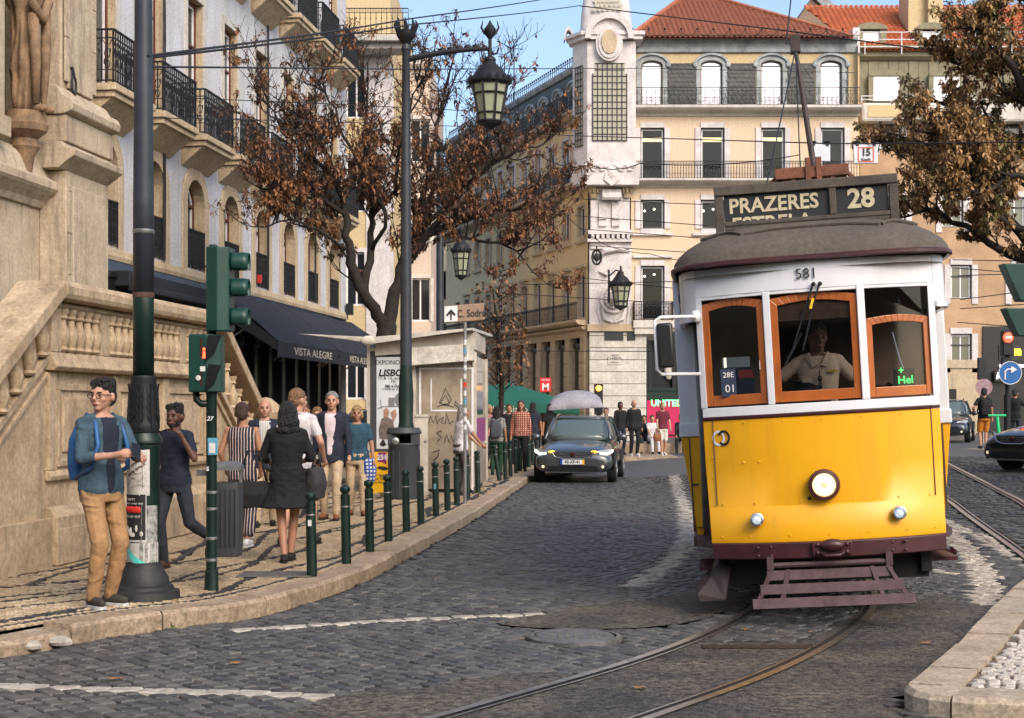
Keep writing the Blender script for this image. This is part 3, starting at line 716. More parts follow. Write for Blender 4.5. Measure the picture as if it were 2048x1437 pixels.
# black awning with VISTA ALEGRE on its valance
AW = thing('shop_awning', 'black canvas awning in three bays lettered VISTA ALEGRE above the shopfront', 'awning', LB.location, ANG)
CANV = mat('black canvas', (.012, .016, .026), .75, var=.5, vs=3, bump=.3, bs=8); CRM = mat('cream lettering', (.55, .50, .40), .6)
ba = [(6.4, 12.1), (12.2, 16.6), (16.7, 20.3)]
for a, b in ba:
    m = MB(); n = 10; vs = []
    for i in range(n + 1):
        u = a + (b - a) * i / n
        for (y, z) in ((-.18, 4.36), (-.75, 3.98), (-1.35, 3.52), (-1.75, 3.16)): vs.append((u, y, z - .025 * sin(pi * i / n) - .01 * (i % 2)))
    for i in range(n):
        for j in range(3): m.add([], []); 
    fs = [(i * 4 + j, (i + 1) * 4 + j, (i + 1) * 4 + j + 1, i * 4 + j + 1) for i in range(n) for j in range(3)]
    m.add(vs, fs)
    for u in (a, b): m.add([(u, -.18, 4.36), (u, -1.75, 3.16), (u, -1.75, 2.95), (u, -.2, 3.9)], [(0, 1, 2, 3)])
    o = m.build('canopy', CANV, AW); s_ = o.modifiers.new('thick', 'SOLIDIFY'); s_.thickness = .012
    m = MB(); m.box((a, -1.775, 2.80), (b, -1.76, 3.15)); v = m.build('valance', CANV, AW)
    text('VISTA ALEGRE', .25, CRM, 'lettering', v, ((a + b) / 2 + .3, -1.782, 2.97), ext=.001, sx=2.0 * (b - a) / 5)
    m = MB(); 
    for u in (a + .25, b - .25): m.tube([(u, -.1, 2.9), (u, -.9, 3.42), (u, -1.7, 3.12)], .022, 6)
    m.build('folding_arm', mat('grey awning arm', (.25, .25, .26), .4, .6), AW)
m = MB(); m.box((1.2, -.4, 3.95), (6.2, .0, 4.25)); m.box((1.2, -.6, 3.85), (6.2, -.35, 3.98)); m.build('folded_blind', CANV, AW, bevel=.03)
# ================================================================= CHURCH with niche statue
CU = thing('church_facade', 'weathered cream stone church front with pilasters at the far left', 'church', wallpt(-11, 9.5), ANG)
def cu(Y): return (Y - 9.5) * NF
m = MB(); e = cu(27.02)
wall_with_holes(m, e, 0, 16, [(cu(23.6), cu(25.25), 5.9, 12.5, .8)], depth=.7, mi=0)
m.quad((e, 0, 0), (e, 4, 0), (e, 4, 16), (e, 0, 16)); m.quad((0, 0, 16), (e, 0, 16), (e, 4, 16), (0, 4, 16)); m.box((cu(23.5), .7, 5.8), (cu(25.3), .75, 13.5)); m.build('wall', STONE2, CU)
def ashlar(par, x0, x1, z0, z1, y, bw=.9, bh=.45, mt=STONE2, name='stone_block', th=.025):
    z = z0; r = 0
    while z < z1 - .05:
        h = min(bh, z1 - z); x = x0 - (bw * .5 if r % 2 else 0)
        while x < x1 - .03:
            a = max(x, x0); b = min(x + bw * U(.85, 1.1), x1)
            if b - a > .06:
                m = MB(); m.box((a + .006, y - th - U(0, .006), z + .005), (b - .006, y + .01, z + h - .005)); m.build(name, mt, par, bevel=.006)
            x = b if b > x + .01 else x + bw
        z += h; r += 1
ashlar(CU, cu(12), cu(23.5), 2.0, 5.0, 0, 1.3, .72)
ashlar(CU, cu(12), cu(22.6), 5.9, 14, 0, 1.5, .8); ashlar(CU, cu(25.2), cu(26.7), .4, 5.6, -.48, .9, .7); ashlar(CU, cu(25.4), cu(26.72), 7.2, 15.5, -.33, .8, .75)
def mould_piece(x0, x1, z, prof, y, name, par, mt=STONE2, d=None):
    m = MB(); molding(m, x0, x1, z, prof, y); return m.build(name, mt, par, bevel=.012)
# shafts either side of the niche
mould_piece(cu(9.6), cu(25.3), 5.0, [(.06, 0), (.12, .1), (.3, .25), (.34, .3), (.34, .42), (.2, .5), (.12, .75), (.05, .85)], 0, 'ledge', CU)
m = MB(); m.box((cu(25.35), -.30, 6.9), (cu(26.75), .0, 16)); m.box((cu(25.55), -.36, 7.1), (cu(26.55), -.29, 15.5)); m.build('pilaster', STONE2, CU, bevel=.02)
m = MB(); m.box((cu(25.0), -.55, 6.1), (cu(27.0), 0, 6.55)); molding(m, cu(24.95), cu(27.05), 6.55, [(.5, 0), (.66, .06), (.68, .17), (.62, .28), (.5, .33), (.42, .45), (.36, .5)]); m.build('pilaster_base', STONE2, CU, bevel=.02)
m = MB(); molding(m, cu(24.9), cu(27.03), 5.65, [(.45, 0), (.55, .08), (.72, .2), (.74, .3), (.55, .36), (.5, .44)]); m.build('pedestal_cornice', STONE2, CU, bevel=.015)
m = MB(); m.box((cu(25.15), -.48, 0), (cu(26.95), 0, 5.64)); m.box((cu(25.35), -.52, 3.1), (cu(26.75), -.47, 5.4)); m.build('pedestal', STONE2, CU, bevel=.02)
for Y0, Y1 in ((22.7, 23.4), (10, 11), (17, 18)):
    m = MB(); m.box((cu(Y0), -.25, 5.9), (cu(Y1), 0, 16)); m.box((cu(Y0) - .08, -.32, 5.88), (cu(Y1) + .08, 0, 6.2)); m.build('pilaster', STONE2, CU, bevel=.02)
m = MB(); m.tube([(cu(25.6), -.02 + 0, 7.45), (cu(25.6), -.4, 7.45), (cu(25.6), -.42, 7.3)], .03, 6); m.tube([(cu(25.6) + .0, -.44 + .0, 7.05 + .22) if 0 else (cu(25.6) + .09 * sin(a), -.42, 7.15 + .16 * cos(a)) for a in [k * pi / 5 for k in range(10)]], .02, 6, closed=True); m.build('iron_ring', IRON, CU)
# statue
ST = thing('stone_statue', 'weathered brown stone draped statue standing on a corbel in the church niche', 'statue', (0, 0, 0), ANG)
q = wallpt(-11, 24.35); ST.location = (q[0] + .12, q[1], 6.15); ST.scale = (.68, .68, .85)
STM = mat('weathered brown stone', (.30, .19, .11), .85, var=.9, vs=3, c2=(.10, .065, .04), bump=.7, bs=22, streak=.4)
m = MB(); fold = []
for i in range(26):
    z = .35 + i * .16; rx = .40 + .1 * sin(i * .5) - (.10 if z < 1.0 else 0) + (.1 if z > 2.4 else 0) - max(0, z - 3.6) * .35; fold.append((.06 * sin(i * .45), .0, z, max(.12, rx), max(.1, rx * .72)))
m.loft(fold, 40, e=2)
V = []
for v in m.v:
    p = Vector(v); a = atan2(p.y, p.x); f = 1 + .13 * sin(a * 7 + p.z * 1.7) + .10 * sin(a * 13 - p.z * 3.1) + .16 * noise.noise(p * 1.6); V.append((p.x * f, p.y * f, p.z))
m.v = V; m.tube([(-.42, -.35, 2.4), (-.1, -.5, 2.1), (.3, -.45, 2.5), (.45, -.2, 2.9)], [.09, .12, .12, .07], 8); m.tube([(.3, -.4, 2.3), (.1, -.48, 1.5), (.2, -.4, .9), (.1, -.42, .5)], [.12, .13, .1, .06], 8)
m.tube([(-.2, -.3, 2.2), (-.22, -.38, 1.3), (-.18, -.36, .5)], [.14, .12, .09], 8); m.ell((-.15, -.45, .42), (.09, .2, .08)); m.ell((.14, -.5, .42), (.09, .2, .08)); m.ell((0, 0, 4.6), (.2, .22, .27)); m.build('figure', STM, ST, True)
m = MB(); m.lathe([(.0, -.9), (.16, -.85), (.22, -.5), (.35, -.3), (.30, -.15), (.52, 0), (.55, .12), (.5, .2), (.5, .36)], seg=10); m.build('corbel', STM, ST, 'auto')
# ================================================================= STAIR with balustrade
W0 = -6.2
def stp(Y): return wallpt(W0, Y)
ST2 = thing('stone_staircase', 'double flight stone staircase with blind balustrade and panelled wall at left', 'staircase', stp(13.0), ANG)
def su(Y): return (Y - 13.0) * NF
BAL = mat('balustrade limestone', (.52, .40, .26), .85, var=.7, vs=2.4, c2=(.27, .19, .115), bump=.6, bs=18, streak=.75, grit=.25, dist=.015)
A0, A1 = su(14.43), su(19.25); TOP = 2.89
# wall body of the landing, with recessed panels between raised frames
m = MB(); m.box((A0, .06, 0), (A1, 2.6, 2.69)); m.build('wall', BAL, ST2)
m = MB(); m.box((A0 - .02, -.14, 2.70), (A1 + .02, .34, TOP)); 
nb = 5
caps = A0
while caps < A1 - .1:
    e_ = min(caps + 1.02, A1); mm = MB(); mm.prism([(caps + .004, y, z) for y, z in ((-.15, 2.715), (-.17, 2.76), (-.17, 2.83), (-.13, 2.885), (.33, 2.89), (.33, 2.70), (-.1, 2.70))], (e_ - caps - .008, 0, 0)); mm.build('cap_stone', BAL, ST2, bevel=.006); caps = e_
mould_piece(A0, A1, 2.63, [(.05, 0), (.08, .03), (.05, .07)], .06, 'cap_moulding', ST2, BAL)
prof = [(.040, 0), (.058, .02), (.04, .05), (.05, .09), (.068, .15), (.058, .2), (.034, .27), (.03, .31), (.05, .33), (.04, .36), (.055, .39), (.055, .42)]
bm = MB(); bm.lathe([(r * 1.15, z) for r, z in prof], seg=12); balm = bm.mesh('baluster', BAL, 'auto')
def bay(u0, u1, n):
    mm = MB(); mm.box((u0, .045 - .06, 2.2), (u0 + .22, .07, 2.63)); mm.build('pier', BAL, ST2, bevel=.008)
    for k in range(n): place(balm, 'baluster', ST2, (u0 + .22 + (u1 - u0 - .22) * (k + .5) / n, .02, 2.21))
k = A0
bw = (A1 - A0) / 4
for j in range(4): bay(A0 + j * bw, A0 + (j + 1) * bw, 5)
mm = MB(); mm.box((A1 - .2, -.015, 2.2), (A1, .07, 2.63)); mm.build('pier', BAL, ST2)
mould_piece(A0 - .01, A1 + .01, 2.02, [(.10, 0), (.14, .04), (.10, .10), (.07, .18)], .06, 'ledge', ST2, BAL)
mould_piece(A0, A1, .95, [(.05, 0), (.07, .05), (.04, .1)], .06, 'base_moulding', ST2, BAL)
mould_piece(A0, A1, .50, [(.13, -.36), (.13, .10), (.10, .14), (.05, .2)], .06, 'plinth', ST2, BAL)
for j in range(3):    # raised frames of the panels
    a = A0 + .25 + j * 1.55; b = a + 1.3
    if b > A1: b = A1 - .1
    m = MB(); z0, z1 = 1.08, 1.9; t = .07
    for x0, x1, q0, q1 in ((a, b, z1 - t, z1), (a, b, z0, z0 + t), (a, a + t, z0 + t, z1 - t), (b - t, b, z0 + t, z1 - t)): m.box((x0, .03, q0), (x1, .075, q1))
    m.build('panel_frame', BAL, ST2, bevel=.01)
    m = MB(); m.box((a + .14, .035, z0 + .14), (b - .14, .07, z1 - .14)); m.build('panel', BAL, ST2, bevel=.015)
for u in (A0 + .02, A0 + 1.6, A0 + 3.15, A1 - .2):
    m = MB(); m.box((u, .02, 1.05), (u + .18, .07, 2.01)); m.build('pilaster_strip', BAL, ST2, bevel=.01)
ashlar(ST2, A0, A1, 2.04 - .0, 2.04, .06)
u = A0
while u < A1 - .1:
    e_ = min(u + U(.7, 1.0), A1); m = MB(); m.box((u + .004, -.075, .14), (e_ - .004, -.06, .49)); m.build('plinth_stone', BAL, ST2, bevel=.005); u = e_
# descending flights: sloped cap, sloped balusters, wall below
def flight(ua, ub, za, zb, n, name):   # from landing end (ua, za) down to (ub, zb)
    s = 1 if ub > ua else -1; L = abs(ub - ua)
    def zt(u): return za + (zb - za) * (u - ua) / (ub - ua)
    m = MB(); P = [(ua, zt(ua) - .2), (ub, zt(ub) - .2), (ub, 0), (ua, 0)]
    m.prism([(x, .06, z) for x, z in P], (0, 2.3, 0)); m.build('flight_wall', BAL, ST2)
    m = MB(); m.prism([(ua, -.16, za), (ub, -.16, zb), (ub, -.16, zb - .17), (ua, -.16, za - .17)], (0, .5, 0)); m.build('sloped_cap', BAL, ST2, bevel=.02)
    for dz, h, o in ((-.68, .1, .06), (-.88, .06, .04)):
        m = MB(); m.prism([(ua, .06 - o, zt(ua) + dz), (ub, .06 - o, zt(ub) + dz), (ub, .06 - o, zt(ub) + dz - h), (ua, .06 - o, zt(ua) + dz - h)], (0, o + .01, 0)); m.build('sloped_moulding', BAL, ST2, bevel=.01)
    for k in range(n):
        u = ua + (ub - ua) * (k + .5) / n; o = place(balm, 'baluster', ST2, (u, .02, zt(u) - .66), scale=(1, 1, 1.05))
    u0 = ua
    for z0 in (0,):
        m = MB(); a, b = sorted((ua, ub)); m.prism([(a, -.02, .12), (b, -.02, .12), (b, -.02, .6), (a, -.02, .6)], (0, .09, 0)); m.build('flight_plinth', BAL, ST2, bevel=.01)
flight(A0, su(11.9), TOP, TOP - 1.62, 9, 'near')
flight(A1, su(21.6), TOP, TOP - 1.50, 9, 'far')
m = MB(); u = su(21.65); m.box((u, -.22, 0), (u + .45, .35, 1.35)); m.box((u - .05, -.27, 1.35), (u + .5, .4, 1.45)); m.lathe([(.24, 1.45), (.16, 1.5), (.22, 1.6), (.2, 1.7), (.08, 1.8), (0, 1.82)], (u + .22, .06, 0), 14); m.build('newel', BAL, ST2, bevel=.012)
for k in range(9):
    m = MB(); z = 2.5 - k * .17; m.box((A1 + k * .27, .3, 0), (A1 + (k + 1) * .27, 2.3, z)); m.build('step', BAL, ST2)
    m = MB(); m.box((A0 - (k + 1) * .27, .3, 0), (A0 - k * .27, 2.3, z)); m.build('step', BAL, ST2)
# ================================================================= CORNER BUILDING
SB = F / 70.0
def cu_(px): return (px - 1262) / SB
def cz(py): return CH + (HY - py) / SB
CB = thing('corner_building', 'cream and white corner building with tower bay, slate mansard and red tiled hip roof', 'building', (PX(1262, 70), 70, 0))
WC = [1305, 1425, 1546, 1665]; RWD = cu_(1716)
LINT = mat('lilac white stone trim', (.68, .64, .64), .7, var=.3, vs=1.5, bump=.2, bs=25, streak=.2)
GST = mat('grey blue painted stone', (.40, .44, .46), .7, var=.5, vs=2, bump=.3, bs=20, streak=.25)
DFR = mat('black window frame', (.02, .025, .025), .4)
LAMPW = mat('shop ceiling lamp', (1, .9, .7), emit=(1, .85, .6), es=5)
hs = []
for p in WC:
    c = cu_(p); hs += [(c - .56, c + .56, cz(361), cz(256), 0), (c - .56, c + .56, cz(458), cz(400), 0), (c - .56, c + .56, cz(640), cz(532), 0)]
m = MB(); wall_with_holes(m, RWD, cz(652), cz(232), hs, depth=.3, mi=0, mr=1); m.box((0.01, 3, cz(650)), (RWD, 3.1, cz(240)), 2); [m.box((0.02, .35, cz(q) - .1), (RWD - .02, 3, cz(q)), 2) for q in (372, 480, 650)]; m.box((0.02, .35, cz(244)), (RWD - .02, 3, cz(240)), 2)
m.quad((RWD, 0, 0), (RWD, 10, 0), (RWD, 10, cz(90)), (RWD, 0, cz(90)), 0); m.build('wall', [PINKY, LINT, DARKIN], CB)
# mansard storey
m = MB(); wall_with_holes(m, RWD, cz(216), cz(104), [(cu_(p) - .5, cu_(p) + .5, cz(214), cz(128), .22) for p in WC], y=.35, depth=.25, mi=0, mr=1); m.build('mansard_wall', [YEL, GST], CB)
def surround(par, c, z0, z1, hw, t, y, mt, arch=0., name='window_surround', sill=False, top=None):
    m = MB()
    for s in (-1, 1): m.box((c + s * hw, y - .06, z0), (c + s * (hw + t), y, z1))
    if arch:
        A = arc(c, z1, hw, pi, 0, 12, arch); B = arc(c, z1, hw + t, pi, 0, 12, arch + t)
        for j in range(12): m.prism([(A[j][0], y - .06, A[j][1]), (A[j + 1][0], y - .06, A[j + 1][1]), (B[j + 1][0], y - .06, B[j + 1][1]), (B[j][0], y - .06, B[j][1])], (0, .06, 0))
        C_ = arc(c, z1 + .02, hw + t + .12, pi * .95, pi * .05, 12, arch + t + .1); D = arc(c, z1 + .02, hw + t + .0, pi * .95, pi * .05, 12, arch + t)
        for j in range(12): m.prism([(D[j][0], y - .16, D[j][1]), (D[j + 1][0], y - .16, D[j + 1][1]), (C_[j + 1][0], y - .16, C_[j + 1][1]), (C_[j][0], y - .16, C_[j][1])], (0, .16, 0))
        for s in (-1, 1): m.ell((c + s * (hw + t + .05), y - .1, z1 + .02), (.13, .07, .13), seg=8, rings=6)
    else: m.box((c - hw, y - .061, z1), (c + hw, y, z1 + t))
    if sill: m.box((c - hw - t - .12, y - .14, z0 - .32), (c + hw + t + .12, y, z0 - .2)); m.box((c - hw, y - .05, z0 - .2), (c + hw, y, z0))
    if top: m.box((c - hw - t - .1, y - .16, z1 + t + .12), (c + hw + t + .1, y, z1 + t + .24))
    return m.build(name, mt, par)
for i, p in enumerate(WC):
    c = cu_(p)
    if i < 3: m = MB(); m.box((c - .9, 1.0, cz(272)), (c + .7, 1.6, cz(268))); m.build('strip_light', mat('warm strip lamp', (1, .8, .4), emit=(1, .75, .35), es=1.2), CB)
    window(CB, c, cz(214), 1.0, cz(128) - cz(214), .5, arch=.22, fm=WHT, gm=SKYGL, outer=DFR, ow=.04, fw=.05)
    surround(CB, c, cz(214), cz(128), .52, .2, .35, GST, .24)
    window(CB, c, cz(361), 1.12, cz(256) - cz(361), .16, fm=WHT, gm=CLRG, outer=DFR, ow=.05, fw=.06)
    surround(CB, c, cz(361), cz(256), .56, .25, 0, LINT)
    window(CB, c, cz(458), 1.12, cz(400) - cz(458), .16, fm=WHT, gm=CLRG, outer=DFR, ow=.05, fw=.06)
    surround(CB, c, cz(458), cz(400), .56, .25, 0, LINT, sill=True)
    window(CB, c, cz(640), 1.12, cz(532) - cz(640), .16, fm=WHT, gm=CLRG, outer=DFR, ow=.05, fw=.06)
    surround(CB, c, cz(640), cz(532), .56, .25, 0, LINT, top=True)
    balcony(CB, c - .95, c + .95, cz(643), .7, .9, cz(605) - cz(643), 1, WHITEST, corbel=False)
    for dx, dz in ((-.25, .3), (.2, .22)):
        for zz in (458, 640):
            m = MB(); m.ell((c + dx, 1.3, cz(zz) + (cz(400) - cz(458) if zz == 458 else 2.5) - dz - .05), (.05, .05, .05), seg=6, rings=4); m.build('ceiling_lamp', LAMPW, CB)
# slates between the mansard windows: row by row scalloped pieces, joined
def slates(x0, x1, z0, z1, y):
    m = MB(); r = 0; z = z0
    m.box((x0, y - .02, z0), (x1, y + .1, z1))
    while z < z1 - .05:
        x = x0 + (.12 if r % 2 else 0)
        while x < x1 - .04:
            a, b = x, min(x + .235, x1); yy = y - .04 - U(0, .02)
            zt = min(z + .3, z1); m.add([(a, y - .02, zt), (a, yy, z + .08), ((a + b) / 2, yy - .005, z), (b, yy, z + .08), (b, y - .02, zt)], [(0, 1, 2, 3, 4)]); x += .24
        z += .2; r += 1
    o = m.build('slate_hanging', SLATE, CB); o['kind'] = 'stuff'
for a, b in ((1334, 1393), (1454, 1513), (1575, 1632), (1694, 1700)): slates(cu_(a), cu_(b), cz(215), cz(124), .33)
m = MB(); molding(m, 0, RWD, cz(104), [(.0, 0), (.1, .05), (.1, .42), (.16, .5), (.28, .56), (.3, .7)], .3); 
o = m.build('eaves_fascia', GST, CB)
m = MB(); molding(m, -.1, RWD + .05, cz(233), [(.08, 0), (.12, .12), (.5, .2), (.62, .3), (.62, .42)]); m.build('balcony_slab', WHITEST, CB)
m = MB(); molding(m, -.1, RWD + .05, cz(376), [(.08, 0), (.12, .1), (.45, .16), (.62, .26), (.62, .36)]); m.build('balcony_slab', WHITEST, CB)
place(rail_mesh(RWD - .1, cz(180) - cz(216), 1, .21), 'railing', CB, (.05, -.55, cz(216)))
place(rail_mesh(RWD - .1, cz(326) - cz(362), 2, .13), 'railing', CB, (.05, -.55, cz(362)))
# ground floor right
m = MB(); molding(m, -1.9, RWD, cz(662), [(.1, 0), (.12, .1), (.3, .2), (.3, .28)]); m.build('string_course', STONE, CB)
m = MB(); m.box((cu_(1292), 0, 0), (cu_(1296), .4, cz(662))); m.box((cu_(1296), .5, 0), (RWD, .6, cz(662)), 1); m.build('shop_recess', [SHOPW, DARKIN], CB)
for i, p in enumerate((1297, 1345, 1395, 1450, 1505, 1560, 1615, 1670)):
    m = MB(); m.box((cu_(p), .05, 0), (cu_(p) + .16, .45, cz(664))); m.build('shopfront_post', SHOPW, CB)
    m = MB(); m.box((cu_(p) + .17, .3, .6), (cu_(p) + 1.05, .33, cz(672))); m.build('shop_window', SG, CB)
m = MB(); m.box((cu_(1292), -.08, cz(800)), (RWD, .3, cz(776))); m.box((cu_(1292), -.14, cz(782)), (RWD, .3, cz(777))); m.build('shop_fascia', DKGREEN, CB)
MAG = mat('magenta shop display', (.50, .015, .09), .5, var=.3, vs=.8); NEON = mat('green neon lettering', (.1, .9, .3), emit=(.12, 1, .28), es=2.2)
m = MB(); m.box((cu_(1294), -.06, .3), (cu_(1480), -.02, cz(801))); o = m.build('display_panel', MAG, CB)
text('UNITED COLORS', .42, NEON, 'neon_lettering', CB, (cu_(1301), -.09, cz(807)), align='LEFT', bold=.01)
for dx, h in ((1.0, 1.4), (2.4, 1.3)):
    m = MB(); m.ell((cu_(1296) + dx, .2, 3.4), (.22, .12, .4), seg=8, rings=6); m.build('shop_mannequin', mat('pale cloth', (.5, .45, .4), .8), CB)
# chamfered corner with lion medallion, street plates
m = MB(); xa, xb = cu_(1178), cu_(1262)
m.box((xa, -.35, cz(652)), (xb, .6, cz(480))); m.build('corner_pier', LINT, CB)
zz = 0; r = 0
while zz < cz(665) - .05:
    h = .56; t = min(zz + h, cz(665)); m = MB(); m.box((xa, -.42, zz + .012), (cu_(1291), -.02 if 0 else .5, t - .012)); m.build('rusticated_block', WHITEST, CB, bevel=.015); zz = t; r += 1
m = MB(); m.box((xa - .1, -.55, cz(664)), (cu_(1295), .3, cz(650))); m.build('string_course', STONE, CB)
m = MB(); m.box((cu_(1208), -.46, cz(682)), (cu_(1245), -.425, cz(665))); m.build('vent_window', DFR, CB)
m = MB(); m.box((cu_(1253), -.46, cz(682)), (cu_(1269), -.425, cz(665))); m.build('vent_window', DFR, CB)
m = MB(); m.box((cu_(1214), -.45, cz(730)), (cu_(1241), -.425, cz(708))); pl = m.build('street_name_plate', WHITEST, CB); INK = mat('black ink', (.015, .015, .015), .6)
text('LARGO', .13, INK, 'lettering', pl, (cu_(1227.5), -.455, cz(712))); text('DO', .08, INK, 'lettering', pl, (cu_(1227.5), -.455, cz(715.5))); text('CHIADO', .17, INK, 'lettering', pl, (cu_(1227.5), -.455, cz(719)), bold=.02); text('FREGUESIA', .08, INK, 'lettering', pl, (cu_(1227.5), -.455, cz(726)))
m = MB()
c = (cu_(1226), -.38, cz(601)); n = 20
m.lathe([(.62, 0), (.66, .06), (.6, .1), (.5, .06), (.47, .02), (.0, .02)], (0, 0, 0), 24); T = Matrix.Translation(Vector(c)) @ Matrix.Rotation(pi / 2, 4, 'X'); g = MB(); g.merge(m, T)
for k in range(16): a = k * pi / 8; g.ell((c[0] + .36 * cos(a), c[1] - .08, c[2] + .36 * sin(a)), (.09, .08, .09), seg=6, rings=5)
g.ell((c[0], c[1] - .12, c[2]), (.27, .14, .3)); g.ell((c[0], c[1] - .24, c[2] - .08), (.13, .08, .1)); g.ell((c[0] - .1, c[1] - .22, c[2] + .08), (.05, .04, .03)); g.ell((c[0] + .1, c[1] - .22, c[2] + .08), (.05, .04, .03))
for s in (-1, 1):
    g.tube([(c[0] + s * .55, c[1], c[2] - .4), (c[0] + s * .4, c[1] - .05, c[2] - .9), (c[0] + s * .05, c[1] - .08, c[2] - 1.05)], [.05, .12, .06], 6); g.tube([(c[0] + s * .66, c[1], c[2] + .1), (c[0] + s * .72, c[1], c[2] - .5), (c[0] + s * .6, c[1], c[2] - 1.1)], [.03, .07, .03], 6)
g.build('lion_medallion', LINT, CB, 'auto')
g = MB(); c = (cu_(1220), -.36, cz(515)); g.tube([(c[0] - .6, c[1], c[2] - .1), (c[0] - .3, c[1] - .1, c[2] + .25), (c[0] + .3, c[1] - .1, c[2] + .35), (c[0] + .9, c[1], c[2] + .2)], [.08, .16, .14, .04], 8); g.tube([(c[0] - .55, c[1], c[2] - .7), (c[0] - .2, c[1] - .1, c[2] - .85), (c[0] + .2, c[1], c[2] - .3)], [.05, .12, .05], 8); g.build('carved_scroll', LINT, CB, 'auto')
# pilaster under the tower
m = MB(); xa, xb = cu_(1180), cu_(1258)
m.box((xa, -.5, cz(476)), (xb, .3, cz(378))); m.build('corner_pilaster', LINT, CB, bevel=.03)
for s in (1196, 1222):
    m = MB(); m.box((cu_(s), -.58, cz(456)), (cu_(s + 16), -.49, cz(408))); m.box((cu_(s), -.66, cz(442)), (cu_(s + 16), -.575, cz(436))); m.box((cu_(s), -.64, cz(456)), (cu_(s + 16), -.575, cz(452))); m.build('pilaster_fluting', LINT, CB, bevel=.01)
m = MB(); m.box((xa - .15, -.65, cz(487)), (xb + .12, .2, cz(481)))
for k in range(8): m.box((xa + .03 + k * .235, -.7, cz(481)), (xa + .16 + k * .235, -.3, cz(472)))
m.box((xa - .12, -.72, cz(472)), (xb + .1, .2, cz(464))); m.box((xa, -.45, cz(500)), (xb, .2, cz(487))); m.build('dentil_cornice', LINT, CB)
for px_ in (1186, 1252):
    m = MB(); m.lathe([(.16, 0), (.2, .1), (.18, .2), (.26, .5), (.32, .62), (.38, .7), (.38, .82)], (cu_(px_), -.5, cz(400) + 0), 8)
    for k in range(8): a = k * pi / 4; m.ell((cu_(px_) + .24 * cos(a), -.5 + .24 * sin(a), cz(400) + .35), (.07, .07, .16), seg=6, rings=5)
    m.build('capital', STONE, CB, 'auto')
m = MB(); m.box((cu_(1202), -.8, cz(403)), (cu_(1240), -.3, cz(384))); m.tube([(cu_(1202), -.78, cz(398)), (cu_(1240), -.78, cz(398))], .2, 10); m.build('corbel', LINT, CB, bevel=.03)
# tower bay
def tz(py): return cz(py)
m = MB(); fx0, fx1 = cu_(1172), cu_(1268); y0 = -1.05
P = [(fx0, y0), (fx1, y0), (fx1, .5), (cu_(1146), .5), (cu_(1146), -.2)]
m.xy(P, tz(352), tz(92)); m.build('tower_shaft', LINT, CB, bevel=.03)
m = MB(); m.xy([(fx0 - .1, y0 - .12), (fx1 + .15, y0 - .12), (fx1 + .15, .4), (cu_(1144), .4), (cu_(1140), -.3)], tz(378), tz(334)); m.build('tower_skirt', LINT, CB, bevel=.04)
g = MB()
for s in (-1, 1):
    for k in range(12): g.ell((cu_(1220) + s * (.12 + k * .085), y0 - .16, tz(345) + .12 * sin(k * 1.3)), (.09, .05, .07 - k * .003), seg=6, rings=5)
g.ell((cu_(1220), y0 - .16, tz(355)), (.22, .08, .3)); g.xz([(cu_(1205), tz(368)), (cu_(1220), tz(380)), (cu_(1236), tz(368)), (cu_(1233), tz(352)), (cu_(1208), tz(352))], y0 - .2, y0 - .1); g.build('carved_swag', LINT, CB, 'auto')
GRID = mat('frosted yellow grey glass', (.36, .34, .26), .35, var=.5, vs=1.6, c2=(.24, .24, .2))
a, b = cu_(1183), cu_(1250); m = MB(); m.box((a, y0 - .03, tz(290)), (b, y0 - .004, tz(158))); m.box((a + .1, y0 - .03, tz(158)), (b - .1, y0 - .004, tz(138))); gw = m.build('tower_window', GRID, CB)
m = MB()
for k in range(8): x = a + (b - a) * k / 7; m.box((x - .02, y0 - .06, tz(290)), (x + .02, y0 - .031, tz(158 if k in (0, 7) else 138)))
for k in range(13): z = tz(290) + (tz(138) - tz(290)) * k / 12; m.box((a if k < 11 else a + .1, y0 - .058, z - .018), (b if k < 11 else b - .1, y0 - .033, z + .018))
m.build('glazing_bars', IRON, gw)
# side lights on the bevelled face of the tower
dv = Vector((cu_(1146) - fx0, .85, 0)); nn_ = Vector((-dv.y, dv.x, 0)).normalized() * -1
m = MB(); q0 = Vector((fx0, y0, 0)) + dv * .25; q1 = Vector((fx0, y0, 0)) + dv * .8; out = Vector((dv.y, -dv.x, 0)).normalized(); out = out if out.y < 0 else -out
m.prism([q0 + out * .03 + Vector((0, 0, tz(295))), q1 + out * .03 + Vector((0, 0, tz(298))), q1 + out * .03 + Vector((0, 0, tz(140))), q0 + out * .03 + Vector((0, 0, tz(140)))], out * -.02); sw = m.build('tower_window', GRID, CB)
m = MB()
for k in range(4):
    q = q0 + (q1 - q0) * k / 3 + out * .05; m.bar(q + Vector((0, 0, tz(298))), q + Vector((0, 0, tz(140))), .03)
for k in range(13):
    z = Vector((0, 0, tz(298) + (tz(140) - tz(298)) * k / 12)); m.bar(q0 + z + out * .05, q1 + z + out * .05, .03)
m.build('glazing_bars', IRON, sw)
